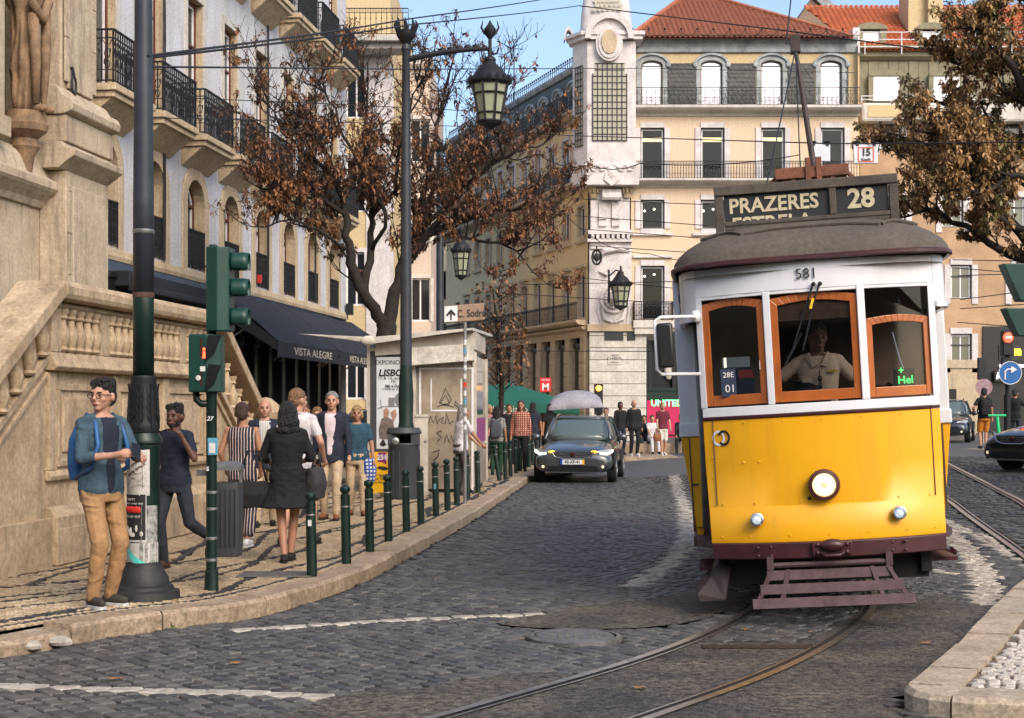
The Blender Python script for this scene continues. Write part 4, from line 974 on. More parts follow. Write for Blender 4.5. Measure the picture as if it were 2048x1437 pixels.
# head of the tower: cornice, arched hood, oval medallion, tapering cap
m = MB(); hx = cu_(1215)
m.xy([(fx0 - .2, y0 - .2), (fx1 + .3, y0 - .2), (fx1 + .3, .4), (cu_(1140), .4), (cu_(1136), -.25)], tz(92), tz(84)); m.xy([(fx0 - .3, y0 - .3), (fx1 + .4, y0 - .3), (fx1 + .4, .4), (cu_(1135), .4), (cu_(1130), -.3)], tz(84), tz(76)); m.build('tower_cornice', LINT, CB, bevel=.03)
m = MB(); A = arc(hx, tz(92), .86, 0, pi, 16, .92); B = arc(hx, tz(92), 1.12, 0, pi, 16, 1.2)
for j in range(16): m.prism([(A[j][0], y0 - .42, A[j][1]), (A[j + 1][0], y0 - .42, A[j + 1][1]), (B[j + 1][0], y0 - .42, B[j + 1][1]), (B[j][0], y0 - .42, B[j][1])], (0, .5, 0))
m.build('arched_hood', LINT, CB)
m = MB(); m.xz([(hx + .86 * cos(t * pi / 12), tz(92) + .92 * sin(t * pi / 12)) for t in range(13)], y0 - .22, y0 + .1); m.build('hood_back', LINT, CB)
g = MB(); 
for rr, yy, zz_ in ((.62, -.26, .82), (.5, -.32, .7)): g.xz([(hx + rr * cos(t * pi / 12), tz(100) + zz_ * sin(t * pi / 12)) for t in range(24)], y0 + yy, y0 - .0)
g.build('oval_medallion', LINT, CB)
g = MB(); g.xz([(hx + .36 * cos(t * pi / 12), tz(98) + .55 * sin(t * pi / 12)) for t in range(24)], y0 - .38, y0 - .3); g.build('oval_panel', STONE, CB)
m = MB(); rr = []
for k in range(12):
    t = k / 11; z = tz(76) + t * 4.2; rx = 1.18 * (1 - t ** 2.2 * .9) ; rr.append((hx + (-.1), -.2, z, rx, max(.2, .95 * (1 - t ** 2.2 * .9))))
m.loft(rr, 24, e=5); m.build('tower_cap', LINT, CB, 'auto')
g = MB(); 
for r_ in range(9):
    z = tz(38) + r_ * .2
    for k in range(6):
        x = hx - .1 + (k - 2.5) * .23 * (1 - r_ * .05) + (.1 if r_ % 2 else 0); g.add([(x - .1, -1.22 + r_ * .045, z + .2), (x - .1, -1.26 + r_ * .045, z + .06), (x, -1.27 + r_ * .045, z), (x + .1, -1.26 + r_ * .045, z + .06), (x + .1, -1.22 + r_ * .045, z + .2)], [(0, 1, 2, 3, 4)])
o = g.build('cap_scales', GRID, CB); o['kind'] = 'stuff'
g = MB(); 
for t in range(5): g.ell((hx - .1, -.2, tz(76) + 4.2 + t * .1), (.25 - t * .04,) * 3, seg=8, rings=6)
g.build('finial', LINT, CB)
# small hood on the left of the tower
m = MB(); X_ = cu_(1139); A = arc(0, 0, .45, 0, pi, 10); B = arc(0, 0, .62, 0, pi, 10)
for j in range(10): m.prism([(X_ - .05 + B[j][0] * .35, -.4, tz(84) + B[j][1]), (X_ - .05 + B[j + 1][0] * .35, -.4, tz(84) + B[j + 1][1]), (X_ - .05 + A[j + 1][0] * .35, -.4, tz(84) + A[j + 1][1]), (X_ - .05 + A[j][0] * .35, -.4, tz(84) + A[j][1])], (0, .7, 0))
m.build('arched_hood', LINT, CB)
# hipped roof of curved tiles
def tiled(par, O, ux, up, tri, wd=.24, ln=.42, mt=TERRA, name='roof_tiles'):
    """O origin, ux unit along eave, up unit up the slope, tri polygon in (u,v)"""
    O, ux, up = Vector(O), Vector(ux), Vector(up); n = ux.cross(up).normalized(); m = MB()
    if n.z < 0: n = -n
    m.add([O + ux * a + up * b - n * .02 for a, b in tri], [tuple(range(len(tri)))])
    us = [p[0] for p in tri]; vs = [p[1] for p in tri]; v = min(vs); r = 0
    while v < max(vs):
        u = min(us)
        while u < max(us):
            if inside(u + wd / 2, v + ln / 2, tri):
                l = .0 + U(0, .012); q = []
                for vv, lift in ((v - .03, .035), (v + ln, .0)):
                    for k, h in ((0, 0), (.2, .05), (.45, .075), (.7, .05), (.8, .0), (1.0, 0)): q.append(O + ux * (u + k * wd) + up * vv + n * (h + lift + l))
                m.add(q, [(k, k + 1, 7 + k, 6 + k) for k in range(5)] + [(0, 6, 7, 1)][:0])
            u += wd
        v += ln; r += 1
    o = m.build(name, mt, par); o['kind'] = 'stuff'; return o
zE = cz(80); eL, eR = cu_(1266), cu_(1700); ap = (PX(1388, 77) - PX(1262, 70), 7, PZ(-8, 77)); dvv = Vector((0, 7.3, ap[2] - zE)); SL = dvv.length; up_ = dvv.normalized()
tiled(CB, (0, -.3, zE), (1, 0, 0), up_, [(eL - .2, 0), (eR, 0), (ap[0] + .4, SL), (ap[0] - .4, SL)])
m = MB(); m.box((.05, .55, cz(104) + .02), (RWD - .05, 9, zE - .05)); m.build('attic', GST, CB)
m = MB(); ra_ = Vector((eR, -.3, zE)); rb_ = Vector((ap[0] + .4, 7, ap[2])); rc_ = Vector((ap[0] - .4, 7, ap[2])); rd_ = Vector((eL - .2, -.3, zE))
for p, q in ((ra_, rb_), (rd_, rc_), (rb_, rc_)):
    L = (q - p).length; k = int(L / .4)
    for j in range(k): s, e = p.lerp(q, j / k), p.lerp(q, (j + 1.1) / k); m.tube([s + Vector((0, 0, .05)), e + Vector((0, 0, .09))], [.15, .12], 6)
m.build('ridge_tiles', TERRA, CB)
m = MB(); m.add([ra_, Vector((eR, 12, zE)), rb_], [(0, 1, 2)]); m.add([rd_, rc_, Vector((eL, 12, zE))], [(0, 1, 2)]); m.build('roof_side', TERRA, CB)
m = MB()
for k in range(int(RWD / .75)):
    x = .4 + k * .75; m.tube([(x - .3 + .3 * (1 - cos(a * pi / 4)), -.35, zE + .12 + .22 * sin(a * pi / 4)) if 0 else (x + .33 * cos(a * pi / 6 + pi), -.38, zE + .33 + .22 * sin(a * pi / 6 + pi)) for a in range(7)], .016, 3); m.tube([(x - .36, -.38, zE), (x - .36, -.38, zE + .42)], .016, 3); m.ell((x - .36, -.38, zE + .4), (.06, .03, .06), seg=5, rings=4)
m.tube([(0, -.38, zE + .1), (RWD, -.38, zE + .1)], .016, 3); m.build('eaves_cresting', IRON, CB)
# left wing along the side street
LW = thing('corner_building_wing', 'long yellow side wing of the corner building receding behind the tree with iron balconies', 'building wing', (0, 0, 0))
far = Vector((PX(1178, 70) - .346 * 22, 92, 0)); near = Vector((PX(1176, 70), 70, 0)); d_ = (near - far); WL = d_.length; LW.location = far; LW.rotation_euler = (0, 0, atan2(d_.y, d_.x))
wins = [WL - .75 - 2.02 * k for k in range(11)]
YW = mat('wing yellow plaster', (.68, .54, .31), .8, var=.35, vs=.9, c2=(.58, .45, .27), bump=.2, bs=16, streak=.12)  # even wing yellow, lifted because the wing rendered too dark
hs = []
for u in wins: hs += [(u - .45, u + .45, cz(361), cz(262), 0), (u - .42, u + .42, cz(470), cz(410), 0), (u - .45, u + .45, cz(636), cz(545), 0)]
m = MB(); wall_with_holes(m, WL, cz(655), cz(226), hs, depth=.28, mi=0, mr=1); m.box((0, .4, 0), (WL, .5, cz(240)), 2); m.quad((0, 9, 0), (0, 0, 0), (0, 0, cz(110)), (0, 9, cz(110))); m.build('wall', [YW, STONE, DARKIN], LW)
m = MB(); wall_with_holes(m, WL, cz(216), cz(122), [(u - .42, u + .42, cz(214), cz(160), .3) for u in wins], y=.35, depth=.22, mi=0, mr=1); molding(m, 0, WL, cz(122), [(0, 0), (.12, .05), (.2, .2), (.2, .3)], .35, 1); m.build('mansard_wall', [SLATE, GST], LW)
for i, u in enumerate(wins):
    if i > 9: continue
    window(LW, u, cz(361), .9, cz(262) - cz(361), .14, fm=WHT, gm=mat('blue sky glass', (.30, .38, .50), .05, .8, bump=.02, bs=2), bars=(1, 1)); surround(LW, u, cz(361), cz(262), .45, .14, 0, LINT)
    window(LW, u, cz(470), .84, cz(410) - cz(470), .14, fm=WHT, gm=GLASS, bars=(2, 1)); surround(LW, u, cz(470), cz(410), .42, .14, 0, STONE, sill=True)
    window(LW, u, cz(636), .9, cz(545) - cz(636), .14, fm=WHT, gm=GLASS, bars=(2, 1)); surround(LW, u, cz(636), cz(545), .45, .14, 0, STONE, top=True)
    window(LW, u, cz(214), .84, cz(160) - cz(214), .5, arch=.3, fm=WHT, gm=SKYGL, outer=None); surround(LW, u, cz(214), cz(160), .44, .14, .35, GST, .3)
for z1, st, zt in ((216, 1, 178), (362, 1, 326), (640, 2, 604)):
    m = MB(); molding(m, 0, WL, cz(z1) - .4, [(.08, 0), (.12, .12), (.5, .2), (.6, .3), (.6, .4)]); m.build('balcony_slab', STONE, LW)
    place(rail_mesh(WL - .2, cz(zt) - cz(z1), st, .16), 'railing', LW, (.1, -.54, cz(z1)))
m = MB()
for k in range(int(WL / .3)): m.tube([(k * .3, .2, cz(112)), (k * .3, .2, cz(92))], .02, 3); m.ell((k * .3, .2, cz(92)), (.05, .05, .07), seg=5, rings=4)
m.tube([(0, .2, cz(98)), (WL, .2, cz(98))], .02, 3); m.build('roof_cresting', IRON, LW)
m = MB(); m.box((0, .3, cz(122)), (WL, 6, cz(110))); m.build('roof_slab', SLATE, LW)
ug = 0
for k in range(12):
    u = WL - .1 - k * 2.0
    m = MB(); m.box((u - .65, -.12, 0), (u, .3, cz(664)))
    m.build('shop_pier', STONE, LW, bevel=.02)
    for j in range(7):
        m = MB(); m.box((u - .67, -.16, .1 + j * .62), (u + .02, -.1, .68 + j * .62)); m.build('pier_block', STONE, LW, bevel=.015)
    m = MB(); m.box((u - 1.95, .16, .3), (u - .7, .2, 4.6)); m.build('shop_window', SG, LW)
    m = MB(); m.box((u - 1.36, .08, .0), (u - 1.28, .2, 4.7)); m.box((u - 1.95, .06, 4.6), (u - .66, .2, 4.75)); m.build('shop_mullion', SHOPW, LW)
m = MB(); molding(m, 0, WL, 5.0, [(.1, 0), (.1, .3), (.3, .4), (.3, .5)]); m.build('string_course', STONE, LW)
# red metro sign
MS = thing('metro_sign', 'small red sign with a white M on the side street wall above the green parasol', 'sign', (PX(1091, 60), 60, PZ(770, 60)))
REDP = mat('sign red', (.55, .02, .03), .4); m = MB(); m.box((-.22, -.04, -.28), (.22, .04, .28)); m.tube([(0, .0, .2), (0, 3, .2)], .02, 4); m.build('board', REDP, MS)
text('M', .38, WHT, 'lettering', MS, (0, -.045, -.1), bold=.03); text('METRO', .1, WHT, 'lettering', MS, (0, -.045, .19))
# ================================================================= RIGHT BUILDING
Y2 = 72.; S2 = F / Y2
def ru(px): return (px - 1716) / S2
def rz_(py): return CH + (HY - py) / S2
RB = thing('right_tan_building', 'tan plastered building with red tiled dormer roof behind the right tree', 'building', (PX(1716, Y2), Y2, 0))
TAN = mat('tan plaster', (.50, .33, .20), .85, var=.3, vs=.7, bump=.2, bs=20, streak=.1); OLV = mat('olive grey cladding', (.25, .23, .15), .7, var=.3, vs=3)
RL = ru(2160); rows = [(598, 530, 1922), (735, 668, 1922), (598, 530, 2044), (735, 668, 2044), (455, 395, 1905), (455, 395, 2030), (300, 225, 1780), (300, 225, 1900), (300, 225, 2020), (598, 530, 1800), (735, 668, 1800), (455, 395, 1790)]
m = MB(); hs = [(ru(c) - .52, ru(c) + .52, rz_(a), rz_(b), 0) for a, b, c in rows]
wall_with_holes(m, RL, 4.0, rz_(205), hs, depth=.2, mi=0, mr=1); m.box((0, .4, .01), (RL, .5, rz_(215)), 2); m.build('wall', [TAN, LINT, DARKIN], RB)
for a, b, c in rows:
    window(RB, ru(c), rz_(a), 1.04, rz_(b) - rz_(a), .12, fm=WHT, gm=mat('dim curtain glass', (.12, .13, .10), .12, spec=.8), outer=DFR, ow=.05, bars=(2, 1), transom=.66); surround(RB, ru(c), rz_(a) - .25, rz_(b), .52, .28, 0, LINT)
m = MB(); m.box((0, -.06, 0), (ru(1965), .3, 4.0)); m.box((0, -.12, 3.6), (ru(1965), .3, 4.0)); m.build('stone_base', STONE, RB)
m = MB(); m.box((ru(1898), -.08, 0), (ru(1912), -.05, 2.6)); m.build('door', DARKIN, RB)
# upper: olive mansard with dormer, white balcony
z0, z1 = rz_(205), rz_(120)
m = MB(); n = 22
for k in range(n): m.box((RL * k / n + .015, -.0 - .02 * (k % 2), z0), (RL * (k + 1) / n - .015, .1, z1))
m.box((0, .02, z0), (RL, .2, z1 + .1)); m.build('cladding', OLV, RB)
for c in (1770, 1890):
    window(RB, ru(c), rz_(205), 1.25, rz_(155) - rz_(205), -.28, fm=WHT, gm=SKYGL, bars=(2, 1)); m = MB(); A = arc(ru(c), rz_(155), .85, pi, 0, 8, .3); m.xz(A, -.34, .2)
    for s in (-1, 1): m.box((ru(c) + s * .64, -.3, rz_(205)), (ru(c) + s * .85, .2, rz_(155)))
    m.build('dormer_surround', OLV, RB)
m = MB(); m.box((ru(1716), -.8, rz_(250)), (RL, -.05, rz_(212))); m.build('balcony_parapet', WHITEST, RB, bevel=.12)
m = MB(); m.box((ru(1728), -.83, rz_(241)), (ru(1830), -.802, rz_(217))); m.build('parapet_panel', YEL, RB)
m = MB(); 
for z in (206, 199): m.tube([(0, -.75, rz_(z)), (RL, -.75, rz_(z))], .025, 5)
for k in range(8): m.tube([(k * 1.4, -.75, rz_(212)), (k * 1.4, -.75, rz_(199))], .025, 5)
m.build('balcony_rail', WHT, RB)
m = MB(); molding(m, -.2, RL, rz_(122), [(.1, 0), (.3, .15), (.35, .4), (.55, .5), (.55, .62)]); m.build('eaves', OLV, RB)
zE2 = rz_(106); up2 = Vector((0, 5.2, rz_(20) * 0 + (PZ(20, Y2 + 5.2) - zE2))); SL2 = up2.length
tiled(RB, (0, -.5, zE2), (1, 0, 0), up2.normalized(), [(ru(1722), 0), (RL, 0), (RL, SL2), (ru(1646), SL2), (ru(1680), SL2 * .5)], wd=.26, ln=.4, mt=mat('orange terracotta tile', (.56, .15, .05), .8, var=.7, vs=1.5, c2=(.33, .08, .035), bump=.3, bs=30))
for c in (1745, 1865, 1990):
    x = ru(c) ; zb = rz_(108); yb = .2
    m = MB()
    for s in (-1, 1): m.box((x + s * .42, yb, zb), (x + s * .72, yb + 2.6, zb + 1.25))
    A = arc(x, zb + 1.22, .78, pi, 0, 10, .32); m.xz(A, yb - .1, yb + 2.9); d = m.build('dormer', OLV, RB)
    w_ = window(RB, x, zb, .84, 1.15, yb + .1, fm=WHT, gm=SKYGL, bars=(2, 1), fw=.09, name='dormer_window')
m = MB()
for z in (.25, .6, .95): m.tube([(0, -.55, zE2 + z - .1), (RL, -.55, zE2 + z - .1)], .025, 5)
for k in range(7): m.tube([(.2 + k * 1.75, -.55, zE2 - .2), (.2 + k * 1.75, -.55, zE2 + .85)], .03, 5)
m.build('roof_rail', WHT, RB)
m = MB(); m.box((ru(1832), 1.4, rz_(58)), (ru(1868), 3.2, rz_(-40))); m.box((ru(1868), 1.0, rz_(62)), (ru(1898), 3, rz_(-40))); m.build('chimney_stack', YEL, RB, bevel=.02)
m = MB(); m.box((ru(1700), -.6, rz_(112)), (ru(1714), 1.2, rz_(62))); m.build('party_wall', LINT, RB)
m = MB(); m.box((ru(1704), -.3, 0), (ru(1716), .5, rz_(112))); m.build('party_pier', YEL, RB)
# dark restaurant front at far right
m = MB(); m.box((ru(1965), -.1, 0), (RL, .1, 5.6)); m.build('restaurant_front', SHOPW, RB)
m = MB(); m.box((ru(1996), -.16, rz_(722)), (RL, -.1, rz_(690)), 0); m.build('restaurant_fascia', mat('black fascia', (.02, .02, .02), .3), RB)
YLT = mat('lit yellow sign', (1, .7, .05), emit=(1, .62, .03), es=1.6); WLT = mat('lit white sign', (1, 1, 1), emit=(1, 1, 1), es=1.2)
text('m', .6, YLT, 'lit_lettering', RB, (ru(2033), -.19, rz_(703)), bold=.05, sx=.7); m = MB(); m.box((ru(1996), -.3, rz_(735)), (RL, -.2, rz_(730))); m.build('lit_strip', WLT, RB)
m = MB(); m.box((ru(1984), -.4, rz_(764)), (ru(2020), -.25, rz_(742))); bx = m.build('projecting_sign', SHOPW, RB); text('M', .38, WLT, 'lit_lettering', bx, (ru(1993), -.42, rz_(753)), bold=.05, shear=.2)
m = MB(); m.ell((ru(2028), -.4, rz_(708) - .8), (.07, .07, .09), seg=8, rings=6); m.build('porch_lamp', LAMPW, RB)
# gable wall of the house behind
GB = thing('gabled_house', 'brown rendered gable end rising behind the red hip roof', 'house', (PX(1640, 80), 80, 0)); s8 = F / 80
def g8(a, b): return ((a - 1640) / s8, CH + (HY - b) / s8)
m = MB(); P = [g8(1570, 90), g8(1590, 50), g8(1622, -3), g8(1712, 75), g8(1712, 120), g8(1570, 120)]; P[-2:] = [(P[-2][0], 0), (P[-1][0], 0)]; m.xz(P, 0, 9); m.build('gable_wall', mat('brown render', (.30, .22, .16), .9, var=.3, vs=.6), GB)
m = MB(); a, b, c = g8(1624, -4), g8(1714, 73), g8(1716, 62); m.prism([(a[0], -.2, a[1]), (b[0], -.2, b[1]), (c[0] + .1, -.2, c[1] + .25), (a[0] + .25, -.2, a[1] + .35)], (0, .5, 0)); m.build('coping', GST, GB)
# ================================================================= BUILDINGS BEHIND THE TREE
def flat_building(name, label, px0, px1, pyt, Y, wm, rows_, cols, wsz=(1.0, 1.9), glass=GLASS, dep=12, roof=None, cat='building'):
    t = thing(name, label, cat, (PX(px0, Y), Y, 0)); L = PX(px1, Y) - PX(px0, Y); H = PZ(pyt, Y)
    hs = []; W_ = []
    for r_ in range(rows_):
        for c_ in range(cols): x = L * (c_ + .5) / cols; z = 2.0 + r_ * 3.5; W_.append((x, z)); hs.append((x - wsz[0] / 2, x + wsz[0] / 2, z, z + wsz[1], 0))
    W_ = [w2 for w2 in W_ if w2[1] + wsz[1] < H - .4]; hs = [h for h in hs if h[3] < H - .4]
    m = MB(); wall_with_holes(m, L, 0, H, hs, depth=.25, mi=0, mr=1); m.quad((L, 0, 0), (L, dep, 0), (L, dep, H), (L, 0, H)); m.quad((0, dep, 0), (0, 0, 0), (0, 0, H), (0, dep, H)); m.quad((0, 0, H), (L, 0, H), (L, dep, H), (0, dep, H)); m.box((.02, .4, 0), (L - .02, .5, H - .05), 2); m.build('wall', [wm, LINT, DARKIN], t)
    for x, z in W_: window(t, x, z, wsz[0], wsz[1], .12, fm=WHT, gm=glass, bars=(2, 1)); surround(t, x, z, z + wsz[1], wsz[0] / 2, .15, 0, LINT)
    m = MB(); molding(m, -.1, L + .1, H - .5, [(.1, 0), (.3, .2), (.35, .45)]); m.build('cornice', LINT, t)
    return t, L, H
t, L, H = flat_building('tall_yellow_house', 'tall yellow house with a rooftop iron balcony behind the lamp post', 690, 781, -60, 56, YEL, 6, 2, (.8, 2.0))
def zb(py): return PZ(py, 56)
m = MB(); m.box((-.2, -1.4, zb(100)), (PX(826, 56) - PX(690, 56), .0, zb(88))); m.box((0, -1.1, zb(112)), (L + .5, 0, zb(100) - .004)); m.build('balcony', WHITEST, t, bevel=.03)
place(rail_mesh(PX(822, 56) - PX(696, 56), zb(35) - zb(88), 2, .2), 'railing', t, (.1, -1.3, zb(88)))
m = MB(); m.box((L - .9, -.05, 0), (L, 0, zb(112))); m.build('corner_strip', LINT, t)
flat_building('pale_house', 'pale rose plastered house seen through the tree beside the yellow house', 776, 862, 118, 66, mat('pale rose plaster', (.60, .50, .43), .85, var=.2, vs=.8, streak=.1), 5, 2, (.9, 1.9))
t, L, H = flat_building('orange_roofed_house', 'far cream house with an orange rendered attic seen through the tree', 858, 985, 345, 100, mat('cream render', (.62, .54, .42), .85, var=.2, vs=.8), 4, 4, (.9, 1.8), glass=SKYGL)
m = MB(); zz = H; a = PX(930, 100) - PX(858, 100); m.xz([(a, zz), (a, zz + 2.4), (a + 1, zz + 3.1), (L - .2, zz + 2.2), (L - .2, zz)], .5, 6); m.build('attic', mat('orange render', (.70, .30, .10), .8, var=.3, vs=1), t)
flat_building('far_white_house', 'far white house with tall windows at the end of the side street', 980, 1045, 240, 118, WHITEST, 5, 2, (1.0, 2.2), glass=SKYGL)
# tv antennas on the roofs
for (px_, py0, py1, Y, lb) in ((1028, 195, 90, 112, 'tall thin television antenna with angled reflector on the far roof'), (1009, 145, 108, 114, 'small television antenna left of the taller one on the far roof'), (1880, 22, -8, 78, 'television antenna on the red tiled roof beside the chimney')):
    t = thing('tv_antenna', lb, 'antenna', (PX(px_, Y), Y, 0), group='rooftop antennas'); m = MB(); z0_, z1_ = PZ(py0 + 40, Y), PZ(py1, Y); m.tube([(0, 0, z0_), (0, 0, z1_)], .04, 4); m.build('mast', IRON, t)
    m = MB(); m.tube([(-.5, 0, z1_ - .2), (.7, 0, z1_ - .35)], .025, 4)
    for k in range(5): m.tube([(-.4 + k * .25, -.1, z1_ - .5), (-.4 + k * .25, .1, z1_ + .05)], .02, 3)
    m.build('aerial', IRON, t)
# ================================================================= TRAM   local: +x image right, -y towards camera, z up
TR = thing('yellow_tram', 'yellow and white vintage tram with route board PRAZERES 28 and lit headlamp', 'tram', (2.495, 11.62, .03), rot=(0, radians(-3.3), radians(-8)))
YP = mat('tram yellow paint', (.78, .38, .004), .42, var=.08, vs=2, coat=.15, bump=.04, bs=6, streak=.16)
WP = mat('tram white paint', (.72, .73, .76), .35, var=.1, vs=5, coat=.3, streak=.08)
MR = mat('tram maroon paint', (.055, .012, .016), .45, var=.4, vs=8, bump=.15, bs=50, coat=.2)
MRG = mat('dusty maroon fender', (.10, .055, .06), .65, var=.5, vs=9, bump=.2, bs=60)
ROOFM = mat('grimy roof canvas', (.105, .088, .07), .85, var=.5, vs=3, c2=(.06, .052, .045), bump=.4, bs=70)
WOOD = mat('varnished orange wood', (.40, .11, .02), .3, var=.6, vs=4, c2=(.20, .045, .012), coat=.5, bump=.15, bs=30)
BOARD = mat('weathered dark board', (.095, .08, .065), .8, var=.5, vs=6, bump=.4, bs=50); BLK = mat('black blind cloth', (.01, .012, .014), .5)
CHR = mat('worn chrome', (.5, .5, .5), .25, .95); GREYM = mat('grey painted pole', (.22, .22, .22), .5, .3, var=.4, vs=12)
INT = mat('dark varnished tram interior', (.11, .065, .04), .5, var=.5, vs=3)
def fy(x, s=.24, w=.93): return s * (abs(x) / w) ** 2.2          # plan curve of the front
XS = [-.92, -.88, -.80, -.68, -.52, -.36, -.18, 0, .18, .36, .52, .68, .80, .88, .92]
def front_sheet(zs, mats_, name, off=0., th=.04, xs=XS, bevel=.004, par=TR):
    """zs: list of (z, forward offset, width factor)"""
    m = MB(); n = len(xs); vs = []
    for z, o, k in zs:
        for x in xs: vs.append((x * k, fy(x) - o - off, z))
    r = len(zs)
    for z, o, k in zs:
        for x in xs: vs.append((x * k, fy(x) - o - off + th, z))
    fs = []
    for j in range(r - 1):
        for i in range(n - 1):
            a = j * n + i; fs.append((a, a + 1, a + 1 + n, a + n)); b = a + r * n; fs.append((b + n, b + n + 1, b + 1, b))
    for i in range(n - 1): fs.append((i + 1, i, r * n + i, r * n + i + 1)); a = (r - 1) * n + i; fs.append((a, a + 1, r * n + a + 1, r * n + a))
    for j in range(r - 1): a = j * n; fs.append((a, a + n, r * n + a + n, r * n + a)); a = j * n + n - 1; fs.append((a + n, a, r * n + a, r * n + a + n))
    m.add(vs, fs); return m.build(name, mats_, par, 'auto', bevel=bevel)
front_sheet([(.60, .045, .985), (.62, .05, .985), (.87, .012, .99), (.885, 0, .99), (1.2, 0, 1), (1.575, 0, 1)], YP, 'front_panel')
front_sheet([(1.578, .012, 1.0), (1.60, .016, 1.0)], MR, 'waist_line')
front_sheet([(1.602, .004, 1.0), (1.675, .004, 1.0)], WP, 'window_sill')
front_sheet([(.475, .075, .975), (.48, .09, .975), (.60, .09, .98), (.605, .075, .98)], MR, 'bumper', th=.09, bevel=.008)
for sx in (-.50, .52):
    g = MB()
    for a in (-.05, .05):
        for b in (.505, .57): g.ell((sx + a, fy(sx) - .095, b), (.014, .012, .014), seg=8, rings=6)
    g.build('rivet_group', MR, TR, True)
g = MB(); g.box((-.14, -.125, .50), (.16, -.09, .60)); g.ell((.01, -.13, .575), (.1, .05, .05)); g.tube([(-.08, -.13, .52), (-.05, -.17, .50), (.06, -.17, .50), (.1, -.13, .52)], .014, 6); g.ell((-.1, -.125, .58), (.018, .015, .018)); g.ell((.12, -.125, .58), (.018, .015, .018)); g.ell((-.1, -.125, .52), (.018, .015, .018)); g.ell((.12, -.125, .52), (.018, .015, .018)); g.build('coupling_bracket', MR, TR, 'auto', bevel=.006)
# headlamp and marker lamps
def lamp(x, z, r, lit, name, tint):
    m = MB(); m.lathe([(r * .8, 0), (r, .02), (r * 1.05, .05), (r * .98, .075), (r * .80, .08), (r * .78, .05)], seg=28); g = MB(); T = Matrix.Translation((x, fy(x) - (.0 if z > .9 else .03), z)) @ Matrix.Rotation(pi / 2, 4, 'X'); g.merge(m, T)
    o = g.build(name, tint, TR, 'auto'); g = MB(); m = MB(); m.lathe([(r * .8, .045), (r * .6, .065), (r * .3, .075), (0, .078)], seg=24); g.merge(m, T); g.build('lens', lit, o, True); return o
HLM = mat('lit headlamp glass', (1, .85, .6), .1, emit=(1, .62, .26), es=1.5, var=0); LNS = mat('clear ribbed lens', (.45, .52, .58), .12, .3, var=.7, vs=30, c2=(.9, .95, 1), bump=.6, bs=90, emit=(.7, .85, 1), es=.25)
h_ = lamp(-.02, 1.035, .118, HLM, 'headlamp', MR); g = MB(); g.ell((-.02, -.085, 1.035), (.024, .012, .024)); g.build('bulb_cap', mat('hot bulb cap', (.5, .3, .15), .4, emit=(.9, .45, .15), es=.6), h_)
lamp(-.545, .79, .052, LNS, 'marker_lamp', CHR); lamp(.54, .79, .052, LNS, 'marker_lamp', CHR)
g = MB()
for z, xs_ in ((.91, (-.8, -.55, -.2, .2, .55, .8)), (.655, (-.82, -.6, -.3, 0, .3, .6, .82)), (1.545, (-.85, -.6, -.3, 0, .3, .6, .85))):
    for x in xs_: g.ell((x, fy(x) - (.048 if z < .7 else .003) , z), (.007, .005, .007), seg=6, rings=4)
for z in (1.12, 1.28, 1.42): g.ell((-.86, fy(.86) - .003, z), (.007, .005, .007), seg=6, rings=4)
for x in (-.62, -.5): g.ell((x, fy(x) - .003, 1.235), (.009, .006, .009), seg=6, rings=4)
o = g.build('rivets', YP, TR); o['kind'] = 'stuff'
for x in (-.845, .845): m = MB(); m.box((x - .003, fy(x) - .007, .9), (x + .003, fy(x) + .01, 1.575)); m.build('panel_seam', MRG, TR)
m = MB(); m.box((-.5, .5, .28), (-.3, .9, .52)); m.box((.3, .5, .28), (.5, .9, .52)); m.tube([(-.8, .55, .33), (.8, .55, .33)], .03, 8); m.box((-.12, .3, .3), (.14, .6, .46)); m.build('brake_gear', MRG, TR)
m = MB(); m.lathe([(.0, .084), (.045, .082)], seg=20); g = MB(); g.merge(m, Matrix.Translation((-.02, fy(.02) - .0, 1.035)) @ Matrix.Rotation(pi / 2, 4, 'X')); g.build('bulb_glow', mat('hot headlamp centre', (1, .9, .7), emit=(1, .88, .6), es=4), h_)
m = MB(); m.ell((-.135, -.005, .935), (.014, .01, .014), seg=8); m.build('lock_button', IRON, TR)
# company mark: two interlocked rings
def disc_ring(cx, cz, r0, r1, y0, mt, name, sx=1, a0=0, a1=2 * pi):
    m = MB(); n = 28; vs = []
    for k in range(n + 1):
        a = a0 + (a1 - a0) * k / n
        for r in (r0, r1): x = cx + r * cos(a) * sx; vs.append((x, fy(x) - y0, cz + r * sin(a)))
    m.add(vs, [(2 * k, 2 * k + 1, 2 * k + 3, 2 * k + 2) for k in range(n)]); return m.build(name, mt, TR)
disc_ring(-.805, 1.435, .042, .062, .006, WP, 'company_mark', .8); disc_ring(-.765, 1.435, .042, .062, .009, mat('black enamel', (.02, .015, .012), .4), 'company_mark', .8, -pi * .78, pi * .86)
